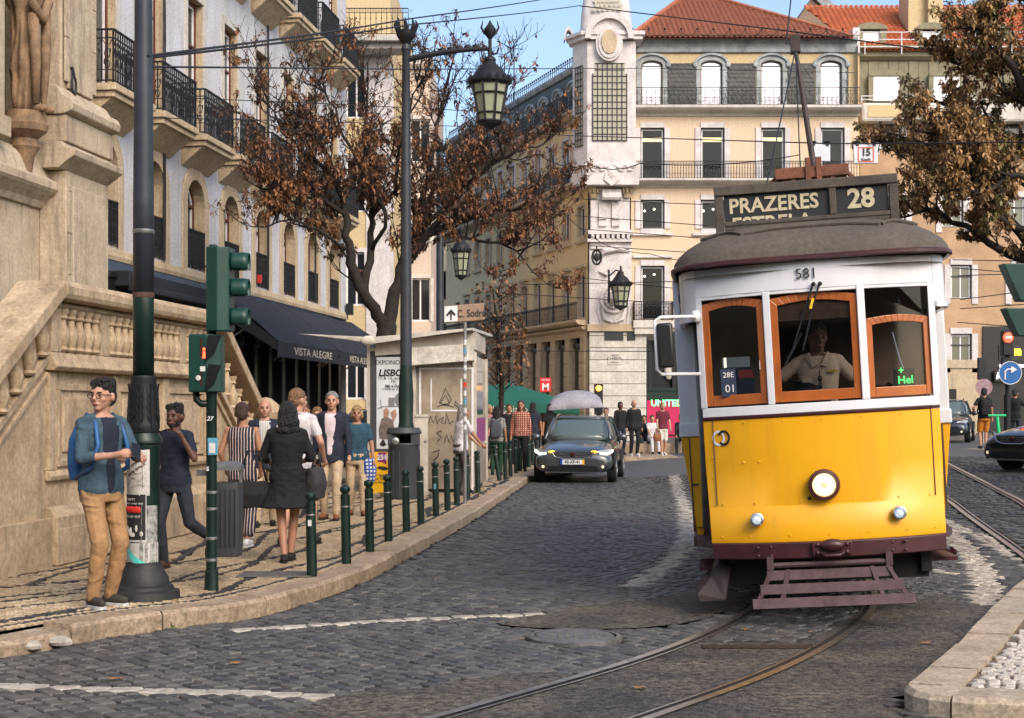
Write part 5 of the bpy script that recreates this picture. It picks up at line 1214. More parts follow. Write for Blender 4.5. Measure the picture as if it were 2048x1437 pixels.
# window posts and header
def postx(x0, x1, z0, z1, name='window_post', mt=WP, d=.07, yo=.0):
    m = MB(); m.prism([(x0, fy(x0) - .006 + yo, z0), (x1, fy(x1) - .006 + yo, z0), (x1, fy(x1) + d, z0), (x0, fy(x0) + d, z0)], (0, 0, z1 - z0)); return m.build(name, mt, TR, bevel=.006)
postx(-.93, -.88, 1.676, 2.56); postx(-.405, -.35, 1.676, 2.56); postx(.315, .375, 1.676, 2.56); postx(.875, .93, 1.676, 2.56)
front_sheet([(2.56, .004, 1.0), (2.78, .004, 1.0)], WP, 'header_panel'); 
front_sheet([(2.535, -.0, 1.0), (2.562, .0, 1.0)], WP, 'header_rail', xs=[-.92, -.8, -.6, -.4, -.2, 0, .2, .4, .6, .8, .92])
text('581', .115, INK, 'fleet_number', TR, (-.06, -.016, 2.675))
def bow(x0, x1, z0, z1, fw, rise, name='window_frame', mt=WOOD, glass=True, glz=None, dy=.015):
    """flat sash between two posts with a cambered head"""
    A = Vector((x0, fy(x0) + dy, 0)); B = Vector((x1, fy(x1) + dy, 0)); u = (B - A); L = u.length; u.normalize(); nrm = Vector((-u.y, u.x, 0)); m = MB()
    def P(a, z): return A + u * a + Vector((0, 0, z))
    n = 10; th = nrm * .035
    top = [(L * k / n, z1 + rise * sin(pi * k / n)) for k in range(n + 1)]; inn = [(fw + (L - 2 * fw) * k / n, z1 - fw + rise * .85 * sin(pi * k / n)) for k in range(n + 1)]
    for k in range(n): m.prism([P(*inn[k]), P(*inn[k + 1]), P(*top[k + 1]), P(*top[k])], th)
    m.prism([P(0, z0), P(fw, z0), P(fw, z1 - fw), P(0, z1)], th); m.prism([P(L - fw, z0), P(L, z0), P(L, z1), P(L - fw, z1 - fw)], th); m.prism([P(fw, z0), P(L - fw, z0), P(L - fw, z0 + fw * 1.5), P(fw, z0 + fw * 1.5)], th)
    o = m.build(name, mt, TR, bevel=.004); g = MB(); q = [P(fw * .7, z0 + fw) + nrm * .018] + [P(L - fw * .7, z0 + fw) + nrm * .018] + [P(a, z + .01) + nrm * .018 for a, z in inn[::-1]]
    g.add(q, [tuple(range(len(q)))]); g.build('pane', CLRG, o); return o, P, L, nrm
bow(-.882, -.405, 1.69, 2.50, .055, .035); bow(-.348, .315, 1.69, 2.50, .055, .035); bow(.377, .875, 1.69, 2.30, .05, .025, dy=.02)
# upper light of the third window
A_ = [(x, fy(x) + .05, 2.36) for x in (.377, .875)]; m = MB(); m.add([(.377, fy(.377) + .05, 2.30), (.875, fy(.875) + .05, 2.30), (.875, fy(.875) + .05, 2.53), (.63, fy(.63) + .03, 2.56), (.377, fy(.377) + .05, 2.53)], [(0, 1, 2, 3, 4)]); m.build('upper_pane', CLRG, TR)
# blind, wipers
m = MB(); m.add([(-.29, .075, 2.48), (.26, .075, 2.48), (.26, .095, 2.33), (-.29, .095, 2.33)], [(0, 1, 2, 3)]); m.tube([(-.29, .1, 2.33), (.26, .1, 2.33)], .01, 6); m.build('sun_blind', mat('brown leather blind', (.22, .12, .07), .6, var=.4, vs=6, bump=.3, bs=40), TR)
m = MB()
for dx in (0, .05):
    m.tube([(-.01 + dx, -.03, 2.60), (-.05 + dx, -.03, 2.5), (-.20 + dx * 1.6, -.012, 2.08)], .008, 5); m.ell((-.01 + dx, -.03, 2.59), (.018, .02, .018), seg=8, rings=6)
m.tube([(-.26, -.01, 1.98), (-.12, -.01, 2.22)], .009, 4); m.build('wiper', IRON, TR); m = MB(); m.bar((-.045, -.045, 2.40), (-.02, -.045, 2.48), .02, .012); m.build('yellow_tag', mat('yellow tape', (.8, .45, .02), .5), TR)
# wide header shell and roof edge sweeping round the platform
def outline(w, y0, n=24, yb=1.25):    # half-round D plan from left back to right back
    pts = [(-w, yb)]
    for k in range(n + 1):
        a = pi - pi * k / n; c_, s_ = cos(a), sin(a); e = .52
        pts.append((w * math.copysign(abs(c_) ** e, c_), .62 - (.62 - y0) * abs(s_) ** .62 if abs(s_) > 1e-6 else .62))
    pts.append((w, yb)); return pts
def shell(levels, name, mt, yb=1.25, smooth='auto', par=TR, side=True):
    m = MB(); n = None; vs = []
    for w_, y0, z in levels:
        o = outline(w_, y0, yb=yb); n = len(o); vs += [(x, y, z) for x, y in o]
    m.add(vs, [(j * n + i, j * n + i + 1, (j + 1) * n + i + 1, (j + 1) * n + i) for j in range(len(levels) - 1) for i in range(n - 1)]); return m.build(name, mt, par, smooth)
# rounded corner headers either side of the flat front
for s in (-1, 1):
    m = MB(); prof_ = [(.925, .235), (.99, .30), (1.03, .40), (1.055, .55), (1.06, .8), (1.06, 1.25)]; n = len(prof_)
    for z0, z1, o in ((2.40, 2.78, 0), (2.375, 2.415, .018)):
        vs = []
        for z in (z0, z1):
            for x, y in prof_: vs.append((s * (x + o), y - o, z))
            for x, y in prof_: vs.append((s * (x + o - .05), y - o + .03, z))
        k2 = 2 * n; fs = [(i, i + 1, k2 + i + 1, k2 + i) for i in range(n - 1)] + [(n + i + 1, n + i, k2 + n + i, k2 + n + i + 1) for i in range(n - 1)] + [(i + 1, i, n + i, n + i + 1) for i in range(n - 1)] + [(k2 + i, k2 + i + 1, k2 + n + i + 1, k2 + n + i) for i in range(n - 1)] + [(0, k2, k2 + n, n), (n - 1, n + n - 1, k2 + n + n - 1, k2 + n - 1)]
        m.add(vs, fs)
    m.build('corner_header', WP, TR, 'auto')
t_ = text('ENTRADA', .085, INK, 'lettering', TR, (-1.067, .78, 2.60), rot=(pi / 2, 0, -pi / 2))
RW = 1.10
front_sheet([(2.785, .03, 1.0), (2.80, .045, 1.0), (2.815, .03, 1.0)], MR, 'roof_trim', th=.06)
m = MB(); ol = outline(RW, -.06, yb=8.3); m.tube([(x, y, 2.80) for x, y in ol], .022, 6); m.build('roof_gutter', MR, TR, 'auto')
# domed roof: nested outlines
lv = []
for k in range(11):
    t = k / 10 * pi / 2; lv.append((RW * cos(t) ** 1.0 if k < 10 else .0, -.06 + .95 * (1 - cos(t) ** .85), 2.80 + .37 * sin(t) ** 1.0))
m = MB(); vs = []; n = None
for w_, y0, z in lv:
    w_ = max(w_, .02); o = outline(w_, y0, yb=7.4); 
    # round the rear like the front
    q = o[1:-1]; rear = [(x, 8.4 - (y - 0)) for x, y in q[::-1]]; loop = q + rear; n = len(loop); vs += [(x, y, z + .0) for x, y in loop]
m.add(vs, [(j * n + i, j * n + (i + 1) % n, (j + 1) * n + (i + 1) % n, (j + 1) * n + i) for j in range(10) for i in range(n)]); m.add([v for v in vs[-n:]], [tuple(range(n))]); m.build('roof', ROOFM, TR, True)
m = MB(); ol = outline(RW - .06, .0, yb=8.2); m.add([(x, y, 2.72) for x, y in ol], [tuple(range(len(ol)))]); m.build('ceiling', mat('cream tram ceiling', (.20, .17, .12), .7), TR)
# rain strips on the dome
def roofpt(a, t):     # a: angle 0..pi along outline, t 0..1 up
    tt = t * pi / 2; w_ = RW * cos(tt); y0 = -.06 + .95 * (1 - cos(tt) ** .85); c_, s_ = cos(a), sin(a); return (w_ * math.copysign(abs(c_) ** .52, c_), .62 - (.62 - y0) * abs(s_) ** .62, 2.80 + .37 * sin(tt) + .012)
for a0, a1 in ((2.95, 2.72), (2.68, 1.98), (1.93, 1.18), (1.14, .52), (.46, .25)):
    m = MB(); P = []
    for k in range(9):
        a = a0 + (a1 - a0) * k / 8; P.append(roofpt(a, .42 + .07 * sin(pi * k / 8)))
    m.tube(P, .014, 5); m.build('rain_strip', ROOFM, TR)
# route board on the roof
rb_ = MB(); YB = .42
x0, x1, zb_, zt_ = -.73, .72, 3.15, 3.46
def B_(a, b, c, d, y0=YB - .03, y1=YB + .04): 
    m = MB(); m.box((a, y0, b), (c, y1, d)); return m
def plank(a, b, c, d, **k): return B_(a, b, c, d, **k).build('board_plank', BOARD, TR, bevel=.006)
plank(x0 - .0, zt_ - .075, x1 + .0, zt_ + .0, y0=YB - .04); plank(x0 + .071, zb_ - .015, x1 - .071, zb_ + .02); plank(x0, 2.97, x0 + .07, zt_ - .078); plank(x1 - .07, 2.98, x1 - .0, zt_ - .078); plank(.18, zb_ + .022, .235, zt_ - .078, y0=YB - .035)
b1 = B_(x0 + .075, zb_ + .022, .178, zt_ - .078, YB, YB + .02).build('destination_blind', BLK, TR); b2 = B_(.237, zb_ + .022, x1 - .075, zt_ - .078, YB, YB + .02).build('number_blind', BLK, TR)
CR2 = mat('faded cream lettering', (.62, .54, .36), .7, var=.35, vs=30)
text('PRAZERES', .168, CR2, 'lettering', b1, (-.26, YB - .006, 3.29), bold=.022, sx=.95)
text('28', .215, CR2, 'lettering', b2, (.43, YB - .006, 3.28), bold=.03, sx=1.0)
_e = text('ESTRELA', .168, CR2, 'lettering', b1, (-.28, YB - .004, 3.135), bold=.022, sx=1.0)
m = B_(x0 + .02, 2.93, x1 - .02, 3.118, YB - .012, YB + .0); 
for k in (0,):
    m = MB(); m.box((x0 + .071, YB - .032, 3.0), (x0 + .08, YB + .03, 3.09)); 
plank(x0 + .072, 3.10, x1 - .072, 3.152, y0=YB - .022)
m = MB(); m.bar((x0 + .1, YB + .03, 3.05), (-.3, YB + .5, 3.14), .03); m.bar((x1 - .1, YB + .03, 3.05), (.2, YB + .5, 3.14), .03); m.build('board_stay', BOARD, TR)
# trolley gear on the roof
PLK = mat('weathered red brown planks', (.24, .09, .05), .75, var=.6, vs=8, bump=.3, bs=40)
for k in range(4): m = MB(); m.box((-.12, 2.6 + k * .5, 3.84), (.52, 2.72 + k * .5 + .25, 3.88)); m.build('roof_plank', PLK, TR)
for a, b in ((-.10, -.55), (.50, .95)):
    for y in (2.62, 4.4): m = MB(); m.bar((a, y, 3.86), (b, y, 3.42), .07, .03); m.bar((a, y, 3.86), (a, y, 3.1), .05); m.build('trestle_leg', PLK, TR)
for a in (.14, .24): m = MB(); m.box((a, 2.5, 3.70), (a + .05, 2.58, 3.98)); m.build('trestle_post', PLK, TR)
m = MB(); m.bar((.0, 2.55, 3.84), (.1, 2.55, 3.62), .03); m.bar((.42, 2.55, 3.84), (.30, 2.55, 3.62), .03); m.box((-.14, 2.52, 3.80), (.54, 2.58, 3.90)); m.build('trolley_trestle', PLK, TR)
m = MB(); m.tube([(.34, 4.0, 3.9), (.24, 4.6, 5.5)], [.036, .022], 8); m.lathe([(.12, 3.88), (.12, 3.94), (.05, 4.0), (.0, 4.06)], (.34, 3.95, 0), 10); m.box((.19, 4.55, 5.46), (.29, 4.7, 5.64)); m.build('trolley_pole', mat('dark pole steel', (.06, .045, .04), .6, .3, var=.4, vs=10), TR, 'auto')
m = MB(); m.tube([(.24, 4.6, 5.5), (-.05, 2.6, 4.4), (-.35, 1.2, 3.3)], .007, 4); m.tube([(.24, 4.6, 5.5), (.12, 3.0, 3.9)], .006, 4); m.build('trolley_rope', IRON, TR)
# body behind the platform
BZ = 1.13
def sidebody(s):
    m = MB(); x = s * BZ
    m.prism([(x, 1.22, 1.5), (x, 7.2, 1.5), (x, 7.2, 1.62), (x, 1.22, 1.62)], (-s * .05, 0, 0)); m.build('side_rail', MR, TR)
    m = MB(); m.prism([(x, 1.22, 1.50), (x, 7.2, 1.50), (s * (BZ - .10), 7.2, .52), (s * (BZ - .10), 1.22, .52)], (-s * .05, 0, 0)); m.build('side_panel', YP, TR)
    m = MB(); m.box((x, 1.22, 2.40), (x - s * .05, 7.2, 2.80)); 
    for k in range(8): m.box((x, 1.22 + k * .84, 1.62), (x - s * .05, 1.32 + k * .84, 2.40))
    m.build('side_pillars', WP, TR); m = MB(); m.quad((x - s * .02, 1.3, 1.62), (x - s * .02, 7.1, 1.62), (x - s * .02, 7.1, 2.40), (x - s * .02, 1.3, 2.40)); m.build('side_pane', CLRG, TR)
    # bulkhead end facing forward: white above, yellow below, tapering in
    m = MB(); m.prism([(s * .95, 1.17, 1.46), (s * BZ, 1.17, 1.46), (s * BZ, 1.17, 2.40), (s * .95, 1.17, 2.40)], (0, .05, 0)); m.box((s * .95, 1.15, 1.44), (s * (BZ + .012), 1.22, 1.56)); m.build('end_panel', WP, TR, bevel=.01)
    m = MB(); m.prism([(s * .98, 1.17, .66), (s * (BZ - .09), 1.17, .66), (s * BZ, 1.17, 1.438), (s * .955, 1.17, 1.438)], (0, .05, 0)); m.build('end_panel', YP, TR, bevel=.006)
    m = MB(); m.box((s * 1.055, 1.158, .68), (s * 1.065, 1.175, 1.43)); m.box((s * 1.0, 1.16, 1.02), (s * 1.055, 1.175, 1.035)); m.build('panel_seam', MRG, TR)
    m = MB(); m.tube([(s * .965, .98, .66), (s * .95, .98, 1.5), (s * .955, .98, 2.40)], .019, 8); m.build('grab_pole', GREYM, TR, True)
    m = MB(); m.box((s * .93, .26, .62), (s * .96, 1.1, 2.4)); m.prism([(s * .80, .2, .58), (s * 1.1, .45, .58), (s * 1.1, 1.2, .58), (s * .8, 1.2, .58)], (0, 0, .04)) if s else None
    m = MB(); m.prism([(s * .84, .3, .54), (s * .98, .55, .54), (s * 1.04, .8, .54), (s * 1.04, 1.2, .54), (s * .7, 1.2, .54)], (0, 0, .05)); m.build('platform_floor', MRG, TR)
    m = MB(); m.box((s * .80, .45, .36), (s * 1.02, 1.1, .39)); m.build('door_step', MR, TR)
for s in (-1, 1): sidebody(s)
m = MB(); m.box((-BZ + .06, 1.2, .50), (BZ - .06, 7.2, .58)); m.box((-BZ + .05, 7.15, .5), (BZ - .05, 7.2, 2.8)); m.box((-.95, 1.2, .5), (-.42, 1.24, 2.7)); m.box((.42, 1.2, .5), (.95, 1.24, 2.7)); m.box((-.42, 1.2, 2.35), (.42, 1.24, 2.7)); m.build('bulkhead', INT, TR)
m = MB(); 
for k in range(6):
    for s in (-1, 1): m.box((s * .35, 1.7 + k * .85, .58), (s * 1.08, 2.1 + k * .85, 1.0)); m.box((s * .35, 2.1 + k * .85, .58), (s * 1.08, 2.16 + k * .85, 1.5))
m.build('seats', INT, TR)
m = MB(); m.box((-.87, .27, .62), (.87, 1.2, .66)); m.box((-.86, .3, .66), (.86, .34, 1.60)); m.build('cab_lining', INT, TR)
# driver's desk, ticket box, notices
m = MB(); m.box((-.3, .38, 1.2), (.1, .6, 1.74)); m.lathe([(.13, 1.74), (.13, 1.80), (.05, 1.84), (0, 1.84)], (-.1, .5, 0), 14); m.tube([(-.1, .5, 1.84), (-.22, .42, 1.87)], .015); m.build('controller', IRON, TR)
m = MB(); m.box((-.76, .16, 1.76), (-.50, .26, 1.98)); bx = m.build('run_number_box', mat('dark blue box', (.02, .03, .06), .5), TR); m = MB(); m.box((-.62, .152, 1.90), (-.505, .159, 1.965)); m.build('red_label', mat('red label', (.7, .06, .03), .5), bx)
text('28E', .06, WHT, 'lettering', bx, (-.70, .155, 1.93)); text('01', .085, WHT, 'lettering', bx, (-.69, .155, 1.82))
m = MB(); m.box((-.74, .2, 1.99), (-.53, .28, 2.07), rz=.2); m.build('paper_pad', mat('paper', (.8, .8, .7), .7), TR); m = MB(); m.box((-.455, .07, 1.96), (-.40, .075, 2.03)); m.build('sticker', WHT, TR)
NEONREF = mat('green neon reflection', (.05, .6, .1), emit=(.06, 1, .15), es=1.5)  # reflection of a neon sign, built as glowing letters behind the pane
m = MB(); m.box((.58, .22, 1.73), (.74, .235, 1.90)); bx = m.build('reflection_panel', BLK, TR); text('Hel', .085, NEONREF, 'lettering', bx, (.67, .214, 1.81)); text('+', .08, NEONREF, 'lettering', bx, (.64, .214, 1.885)); text('+', .06, NEONREF, 'lettering', bx, (.64, .214, 1.745))  # added dark panel that carries the mirrored neon letters
m = MB(); m.tube([(.62, .5, 2.2), (.66, .5, 2.0), (.69, .5, 1.9)], .008, 5); m.build('brake_handle', CHR, TR)
m = MB(); m.tube([(.66, .35, 2.52), (.66, .35, 2.46)], .01); m.lathe([(.0, .06), (.02, .05), (.03, 0), (0, 0)], (.66, .35, 2.42), 8); m.build('bell', IRON, TR)
# mirror on its white tube at the left
m = MB(); m.tube([(-.92, .2, 2.40), (-.96, .1, 2.41), (-1.20, -.05, 2.41), (-1.245, -.07, 2.385), (-1.25, -.07, 2.0), (-1.22, -.05, 1.965), (-.92, .2, 1.955)], .014, 8); m.lathe([(.035, -.04), (.04, 0), (.03, .05)], (-.93, .2, 2.41), 10); mr_ = m.build('mirror_bracket', WP, TR, True)
m = MB(); m.box((-1.235, -.11, 2.01), (-1.11, -.07, 2.36)); o = m.build('mirror', mat('black mirror shell', (.015, .015, .016), .35), TR, 'auto', bevel=.03)
# fender (lifeguard) and undergear
def slat(z, y, hw, name='fender_slat'):
    m = MB(); m.prism([(-hw - .02, y - .03, z - .01), (hw - .02, y - .03, z - .01), (hw - .02, y + .03, z + .06), (-hw - .02, y + .03, z + .06)], (0, .012, -.006)); return m.build(name, MRG, TR, bevel=.004)
for k, (z, y, hw) in enumerate(((.335, -.12, .475), (.245, -.25, .535), (.155, -.38, .60))): slat(z, y, hw)
m = MB()
for x0_, x1_ in ((-.46, -.585), (-.33, -.40), (.30, .36), (.42, .54)): m.bar((x0_, -.085, .395), (x1_, -.345, .165), .035, .012)
m.build('fender_bracket', MRG, TR); m = MB(); m.tube([(-.47, -.06, .43), (.45, -.06, .43)], .022, 8); m.box((-.49, -.09, .40), (-.44, 0, .50)); m.box((.41, -.09, .40), (.46, 0, .50)); m.build('fender_shaft', MRG, TR)
for s in (1,):
    m = MB(); P = [(.88, .55), (.88, .42), (.91, .33), (.97, .26), (1.03, .21)] if s < 0 else [(.88, .55), (.90, .46), (.98, .42), (1.0, .45)]
    vs = []; 
    for x, z in P:
        for y in (.32, .62): vs.append((s * x, y - (x - .9) * .6, z))
    m.add(vs, [(2 * k, 2 * k + 1, 2 * k + 3, 2 * k + 2) for k in range(len(P) - 1)]); o = m.build('side_step', MR, TR, 'auto'); q = o.modifiers.new('t', 'SOLIDIFY'); q.thickness = .02
m = MB(); m.prism([(-.86, .3, .46), (-.93, .26, .33), (-1.06, .2, .20), (-1.03, .14, .15), (-.82, .2, .14), (-.76, .3, .40)], (0, .3, .04)); m.build('step_guard', mat('dark maroon guard', (.022, .010, .012), .6, var=.3, vs=9), TR, bevel=.012)
m = MB(); m.box((-.78, .35, .25), (.78, 1.4, .5)); m.box((-.85, 1.0, .3), (.85, 6.8, .52)); m.box((.72, .3, .3), (.80, .5, .5)); m.build('undergear', mat('greasy undergear', (.012, .011, .01), .8), TR)
for y in (2.9, 5.3):
    for s in (-1, 1):
        m = MB(); g = MB(); m.lathe([(.34, 0), (.36, .01), (.36, .03), (.33, .04), (.33, .09), (.1, .09), (.1, .12), (0, .12)], seg=28); g.merge(m, Matrix.Translation((s * .40, y, .345)) @ Matrix.Rotation(s * pi / 2, 4, 'Y')); g.build('wheel', IRON, TR, 'auto')
# ================================================================= HOUSES BEHIND THE CAMERA (seen in reflections)
t = thing('opposite_house_row', 'tan house row standing behind the viewer, mirrored in the tram windows', 'building', (-32, -26, 0))
m = MB(); m.box((0, -8, 0), (64, 0, 13)); m.build('wall', TAN, t); m = MB()
for k in range(18):
    for r_ in range(3): m.box((1.2 + k * 3.5, 0.01, 1.5 + r_ * 4), (2.6 + k * 3.5, .05, 4.2 + r_ * 4))
o = m.build('windows', GLASS, t); o['kind'] = 'stuff'
# ================================================================= STREET FURNITURE
TRIM = mat('galvanised steel', (.35, .35, .34), .4, .8, var=.3, vs=10)
STK = [mat('sticker %s' % n, c, .6, var=.4, vs=25) for n, c in (('white', (.7, .7, .68)), ('blue', (.12, .35, .5)), ('red', (.6, .04, .03)))]
def bpost(px, py): return GP(px, py, PAV)
# big lamp column with posters
cx_, cy_ = bpost(287, 1196)
LP = thing('lamp_column', 'tall dark lamp column with posters pasted round its lower drum', 'lamp post', (cx_, cy_, PAV))
def zc(py): return PZ(py, cy_) - PAV
r1 = 20 / (F / cy_)
m = MB(); m.lathe([(.29, 0), (.285, .06), (.24, .075), (.235, .10), (.205, .11), (.20, .16), (.155, .24), (.14, .27), (.14, .29)], seg=36); m.build('base', mat('black stone base', (.03, .03, .032), .6, var=.5, vs=8, bump=.3, bs=50), LP, 'auto')
m = MB(); m.lathe([(.132, .285), (.128, .30), (.128, zc(900)), (.134, zc(897)), (.134, zc(890)), (.15, zc(886)), (.15, zc(878)), (.125, zc(868)), (.125, zc(862))], seg=32); m.build('drum', DKGREEN, LP, 'auto')
m = MB(); m.lathe([(.115, zc(866)), (.122, zc(862)), (.124, zc(850)), (.115, zc(840)), (.117, zc(825)), (.108, zc(780)), (.1, zc(760)), (.105, zc(756)), (.1, zc(752))], seg=32)
for k in range(8):
    a0 = 2 * pi * k / 8
    def LPt(da, py, o=0): r = .100 + .022 * max(0, min(1, (py - 760) / 90)) + o; return (r * cos(a0 + da), r * sin(a0 + da), zc(py))
    m.tube([LPt(0, 858), LPt(0, 820, .004), LPt(0, 785, .006), LPt(0, 768, .022)], [.012, .010, .008, .006], 5)
    for s in (-1, 1):
        for q in (848, 832, 816, 800): m.tube([LPt(0, q), LPt(s * .16, q - 8, .006), LPt(s * .28, q - 20, .004), LPt(s * .2, q - 26, .008)], [.007, .008, .007, .004], 4)
m.tube([(.125 * cos(a * pi / 16), .125 * sin(a * pi / 16), zc(864) + .004 * (a % 2)) for a in range(32)], .01, 5, closed=True); m.build('acanthus_sleeve', IRON, LP, 'auto')
m = MB(); m.lathe([(.084, zc(754)), (.083, zc(590)), (.082, zc(589))], seg=28); m.build('green_shaft', DKGREEN, LP, True)
m = MB(); m.lathe([(.0835, zc(589)), (.082, zc(400)), (.072, zc(100)), (.066, zc(-300)), (.05, zc(-700))], seg=28); m.build('shaft', mat('dark slate painted shaft', (.035, .042, .055), .45, .1, var=.4, vs=4, bump=.1, bs=30), LP, True)
m = MB(); m.lathe([(.083, zc(468)), (.088, zc(466)), (.088, zc(461)), (.08, zc(459))], seg=28); m.build('clamp_band', TRIM, LP, 'auto'); m = MB(); m.lathe([(.085, zc(596)), (.087, zc(594)), (.087, zc(587)), (.084, zc(586))], seg=28); m.build('rust_band', mat('rusty band', (.12, .06, .04), .8, var=.6), LP, 'auto')
PAPER = mat('weathered white poster', (.62, .60, .57), .7, var=.4, vs=14, bump=.3, bs=25); BPOST = mat('black poster print', (.02, .02, .022), .6, var=.3, vs=20); REDI = mat('red print', (.6, .03, .02), .6)
def curved(a0, a1, z0, z1, r, mt, name, par=LP):   # paper wrapped on the drum, angle 0 = towards the camera
    m = MB(); n = 10; vs = []
    for k in range(n + 1):
        a = -pi / 2 + a0 + (a1 - a0) * k / n; j = .0012 * sin(k * 2.1)
        for z in (z0, z1): vs.append(((r + j) * cos(a), (r + j) * sin(a), z))
    m.add(vs, [(2 * k, 2 * k + 2, 2 * k + 3, 2 * k + 1) for k in range(n)]); return m.build(name, mt, par, True)
p1 = curved(-1.45, .62, zc(990), zc(880), .1295, PAPER, 'poster'); p2 = curved(-1.5, .42, zc(1082), zc(984), .1305, PAPER, 'poster'); p2b = curved(-1.45, .36, zc(1078), zc(988), .1312, BPOST, 'poster'); p3 = curved(-1.3, 1.3, zc(1150), zc(1084), .1295, PAPER, 'poster')
COLL = mat('torn collage print', (.42, .42, .40), .7, var=1., vs=22, c2=(.05, .06, .06)); curved(.0, 1.2, zc(1135), zc(1010), .1325 - .003, COLL, 'poster')
def ctext(s, a0, da, z, size, mt, par, dz=0.0):
    for k, ch in enumerate(s):
        if ch == ' ': continue
        a = -pi / 2 + a0 + da * k; r = .1335; text(ch, size, mt, 'lettering', par, (r * cos(a), r * sin(a), z + dz * k), rot=(pi / 2, 0, a + pi / 2), ext=.0006, bold=.02)
DKR = mat('dark brown print', (.12, .05, .04), .7)
ctext('E CONHECIDO', -.72, .105, zc(935), .028, DKR, p1, .009); ctext('DESTA MORADA', -.75, .095, zc(950), .026, DKR, p1, .008)
ctext('HAPPY', -.85, .13, zc(998), .03, PAPER, p2b); ctext('COM UM LIVRO VENS', -1.1, .08, zc(1006), .018, PAPER, p2b); ctext('PUT-UP-PUT', -1.0, .11, zc(1032), .026, PAPER, p2b)
m = MB()
for k in range(7): a = -pi / 2 - .95 + k * .15; m.ell((.132 * cos(a), .132 * sin(a), zc(1018) + .003 * (k % 2)), (.017, .008, .026), seg=8, rings=6)
m.build('red_lettering', REDI, p2b)
m = MB(); 
for k, (a, z, w_, h) in enumerate(((-.9, 1058, .03, .05), (-.6, 1062, .035, .06), (-.2, 1055, .02, .05), (-.4, 1068, .05, .03), (0.1, 1066, .025, .035))):
    a -= pi / 2; m.ell((.1305 * cos(a), .1305 * sin(a), zc(z)), (w_ * .6, .006, h * .6), seg=8, rings=6)
m.build('printed_figures', PAPER, p2b); m = MB()
a = [-pi / 2 - 1.0 + .2 * k for k in range(10)]; z_ = [zc(1092 + 48 * (k / 9) ** .7) for k in range(10)]
m.add([(.1325 * cos(q), .1325 * sin(q), z + d) for q, z in zip(a, z_) for d in (-.032, .032)], [(2 * k, 2 * k + 2, 2 * k + 3, 2 * k + 1) for k in range(9)]); m.build('turquoise_stripe', mat('turquoise print', (.1, .55, .48), .6), p3)
m = MB(); rr = .1318
for seg_ in (((-.9, 950), (-.5, 942), (-.2, 948), (.15, 944)), ((-.9, 968), (-.5, 955), (.0, 962), (.25, 950)), ((-.6, 975), (-.1, 968), (.3, 972)), ((.15, 930), (.2, 975))):
    m.tube([(rr * cos(a - pi / 2), rr * sin(a - pi / 2), zc(z)) for a, z in seg_], .0016, 3)
m.build('line_drawing', INK, p1)
# traffic signal on its green pole
cx_, cy_ = bpost(423, 1180)
TS = thing('traffic_signal', 'dark green traffic signal pole with red pedestrian figure lit and hooded lamps facing right', 'traffic light', (cx_, cy_, PAV), radians(0)); s_ = F / cy_
def zs(py): return PZ(py, cy_) - PAV
SGREEN = mat('signal green enamel', (.009, .052, .040), .4, .05, var=.3, vs=5, bump=.1, bs=30)
m = MB(); m.lathe([(.062, 0), (.06, .02), (.056, .16), (.045, .17), (.045, zs(790)), (.05, zs(786)), (.05, zs(780)), (.04, zs(776)), (.04, zs(500))], seg=20); m.build('pole', DKGREEN, TS, 'auto')
for y_ in (985, 1018, 1077, 1120): m = MB(); m.lathe([(.046, zs(y_ + 3)), (.05, zs(y_ + 2)), (.05, zs(y_ - 2)), (.046, zs(y_ - 3))], seg=20); m.build('steel_band', TRIM, TS, 'auto')
def XB(px): return (px - 423) / s_
m = MB(); m.xy([(XB(416), -.09), (XB(440), -.13), (XB(462), -.08), (XB(466), .1), (XB(416), .1)], zs(664), zs(496)); m.box((XB(420), -.05, zs(497)), (XB(436), .05, zs(490))); m.build('signal_box', SGREEN, TS, bevel=.012)
m = MB(); m.box((XB(417), -.12, zs(582)), (XB(464), -.118, zs(580)))
for y_ in (526, 578, 636):
    m = MB(); T = Matrix.Translation((XB(464), -.0, zs(y_))) @ Matrix.Rotation(pi / 2, 4, 'Y'); g = MB(); q = MB(); q.lathe([(.085, 0), (.085, .02), (.088, .1), (.082, .145)], seg=20, a0=-pi * .25, a1=pi * 1.25)
    q.lathe([(.08, .0), (.0, .01)], seg=20); g.merge(q, T @ Matrix.Rotation(pi / 2, 4, 'Z')); o = g.build('lamp_hood', SGREEN, TS, 'auto'); b = o.modifiers.new('t', 'SOLIDIFY'); b.thickness = .006
m = MB(); m.xy([(XB(382), -.11), (XB(420), -.13), (XB(446), -.05), (XB(446), .1), (XB(385), .1)], zs(785), zs(670)); ped = m.build('pedestrian_signal', SGREEN, TS, bevel=.012)
for (y0_, y1_) in ((672, 718), (730, 778)):
    m = MB(); m.add([(XB(418), -.14, zs(y1_ + 6)), (XB(425), -.14, zs(y0_)), (XB(452), -.20, zs(y0_ + 2)), (XB(436), -.16, zs(y1_ - 8))], [(0, 1, 2, 3)]); o = m.build('visor', IRON, ped); b = o.modifiers.new('t', 'SOLIDIFY'); b.thickness = .012
m = MB(); m.box((XB(406), -.125, zs(716)), (XB(424), -.119, zs(680))); m.box((XB(406), -.125, zs(772)), (XB(424), -.119, zs(740))); m.build('signal_lens', mat('dark red brown lens', (.05, .015, .01), .3), ped)
m = MB(); RL_ = mat('red lit figure', (1, .05, .02), emit=(1, .05, .015), es=4); m.ell((XB(414), -.128, zs(700)), (.012, .004, .012)); m.xz([(XB(411), zs(718)), (XB(418), zs(718)), (XB(416), zs(704)), (XB(412.5), zs(704))], -.13, -.126); m.build('lit_red_figure', RL_, ped)
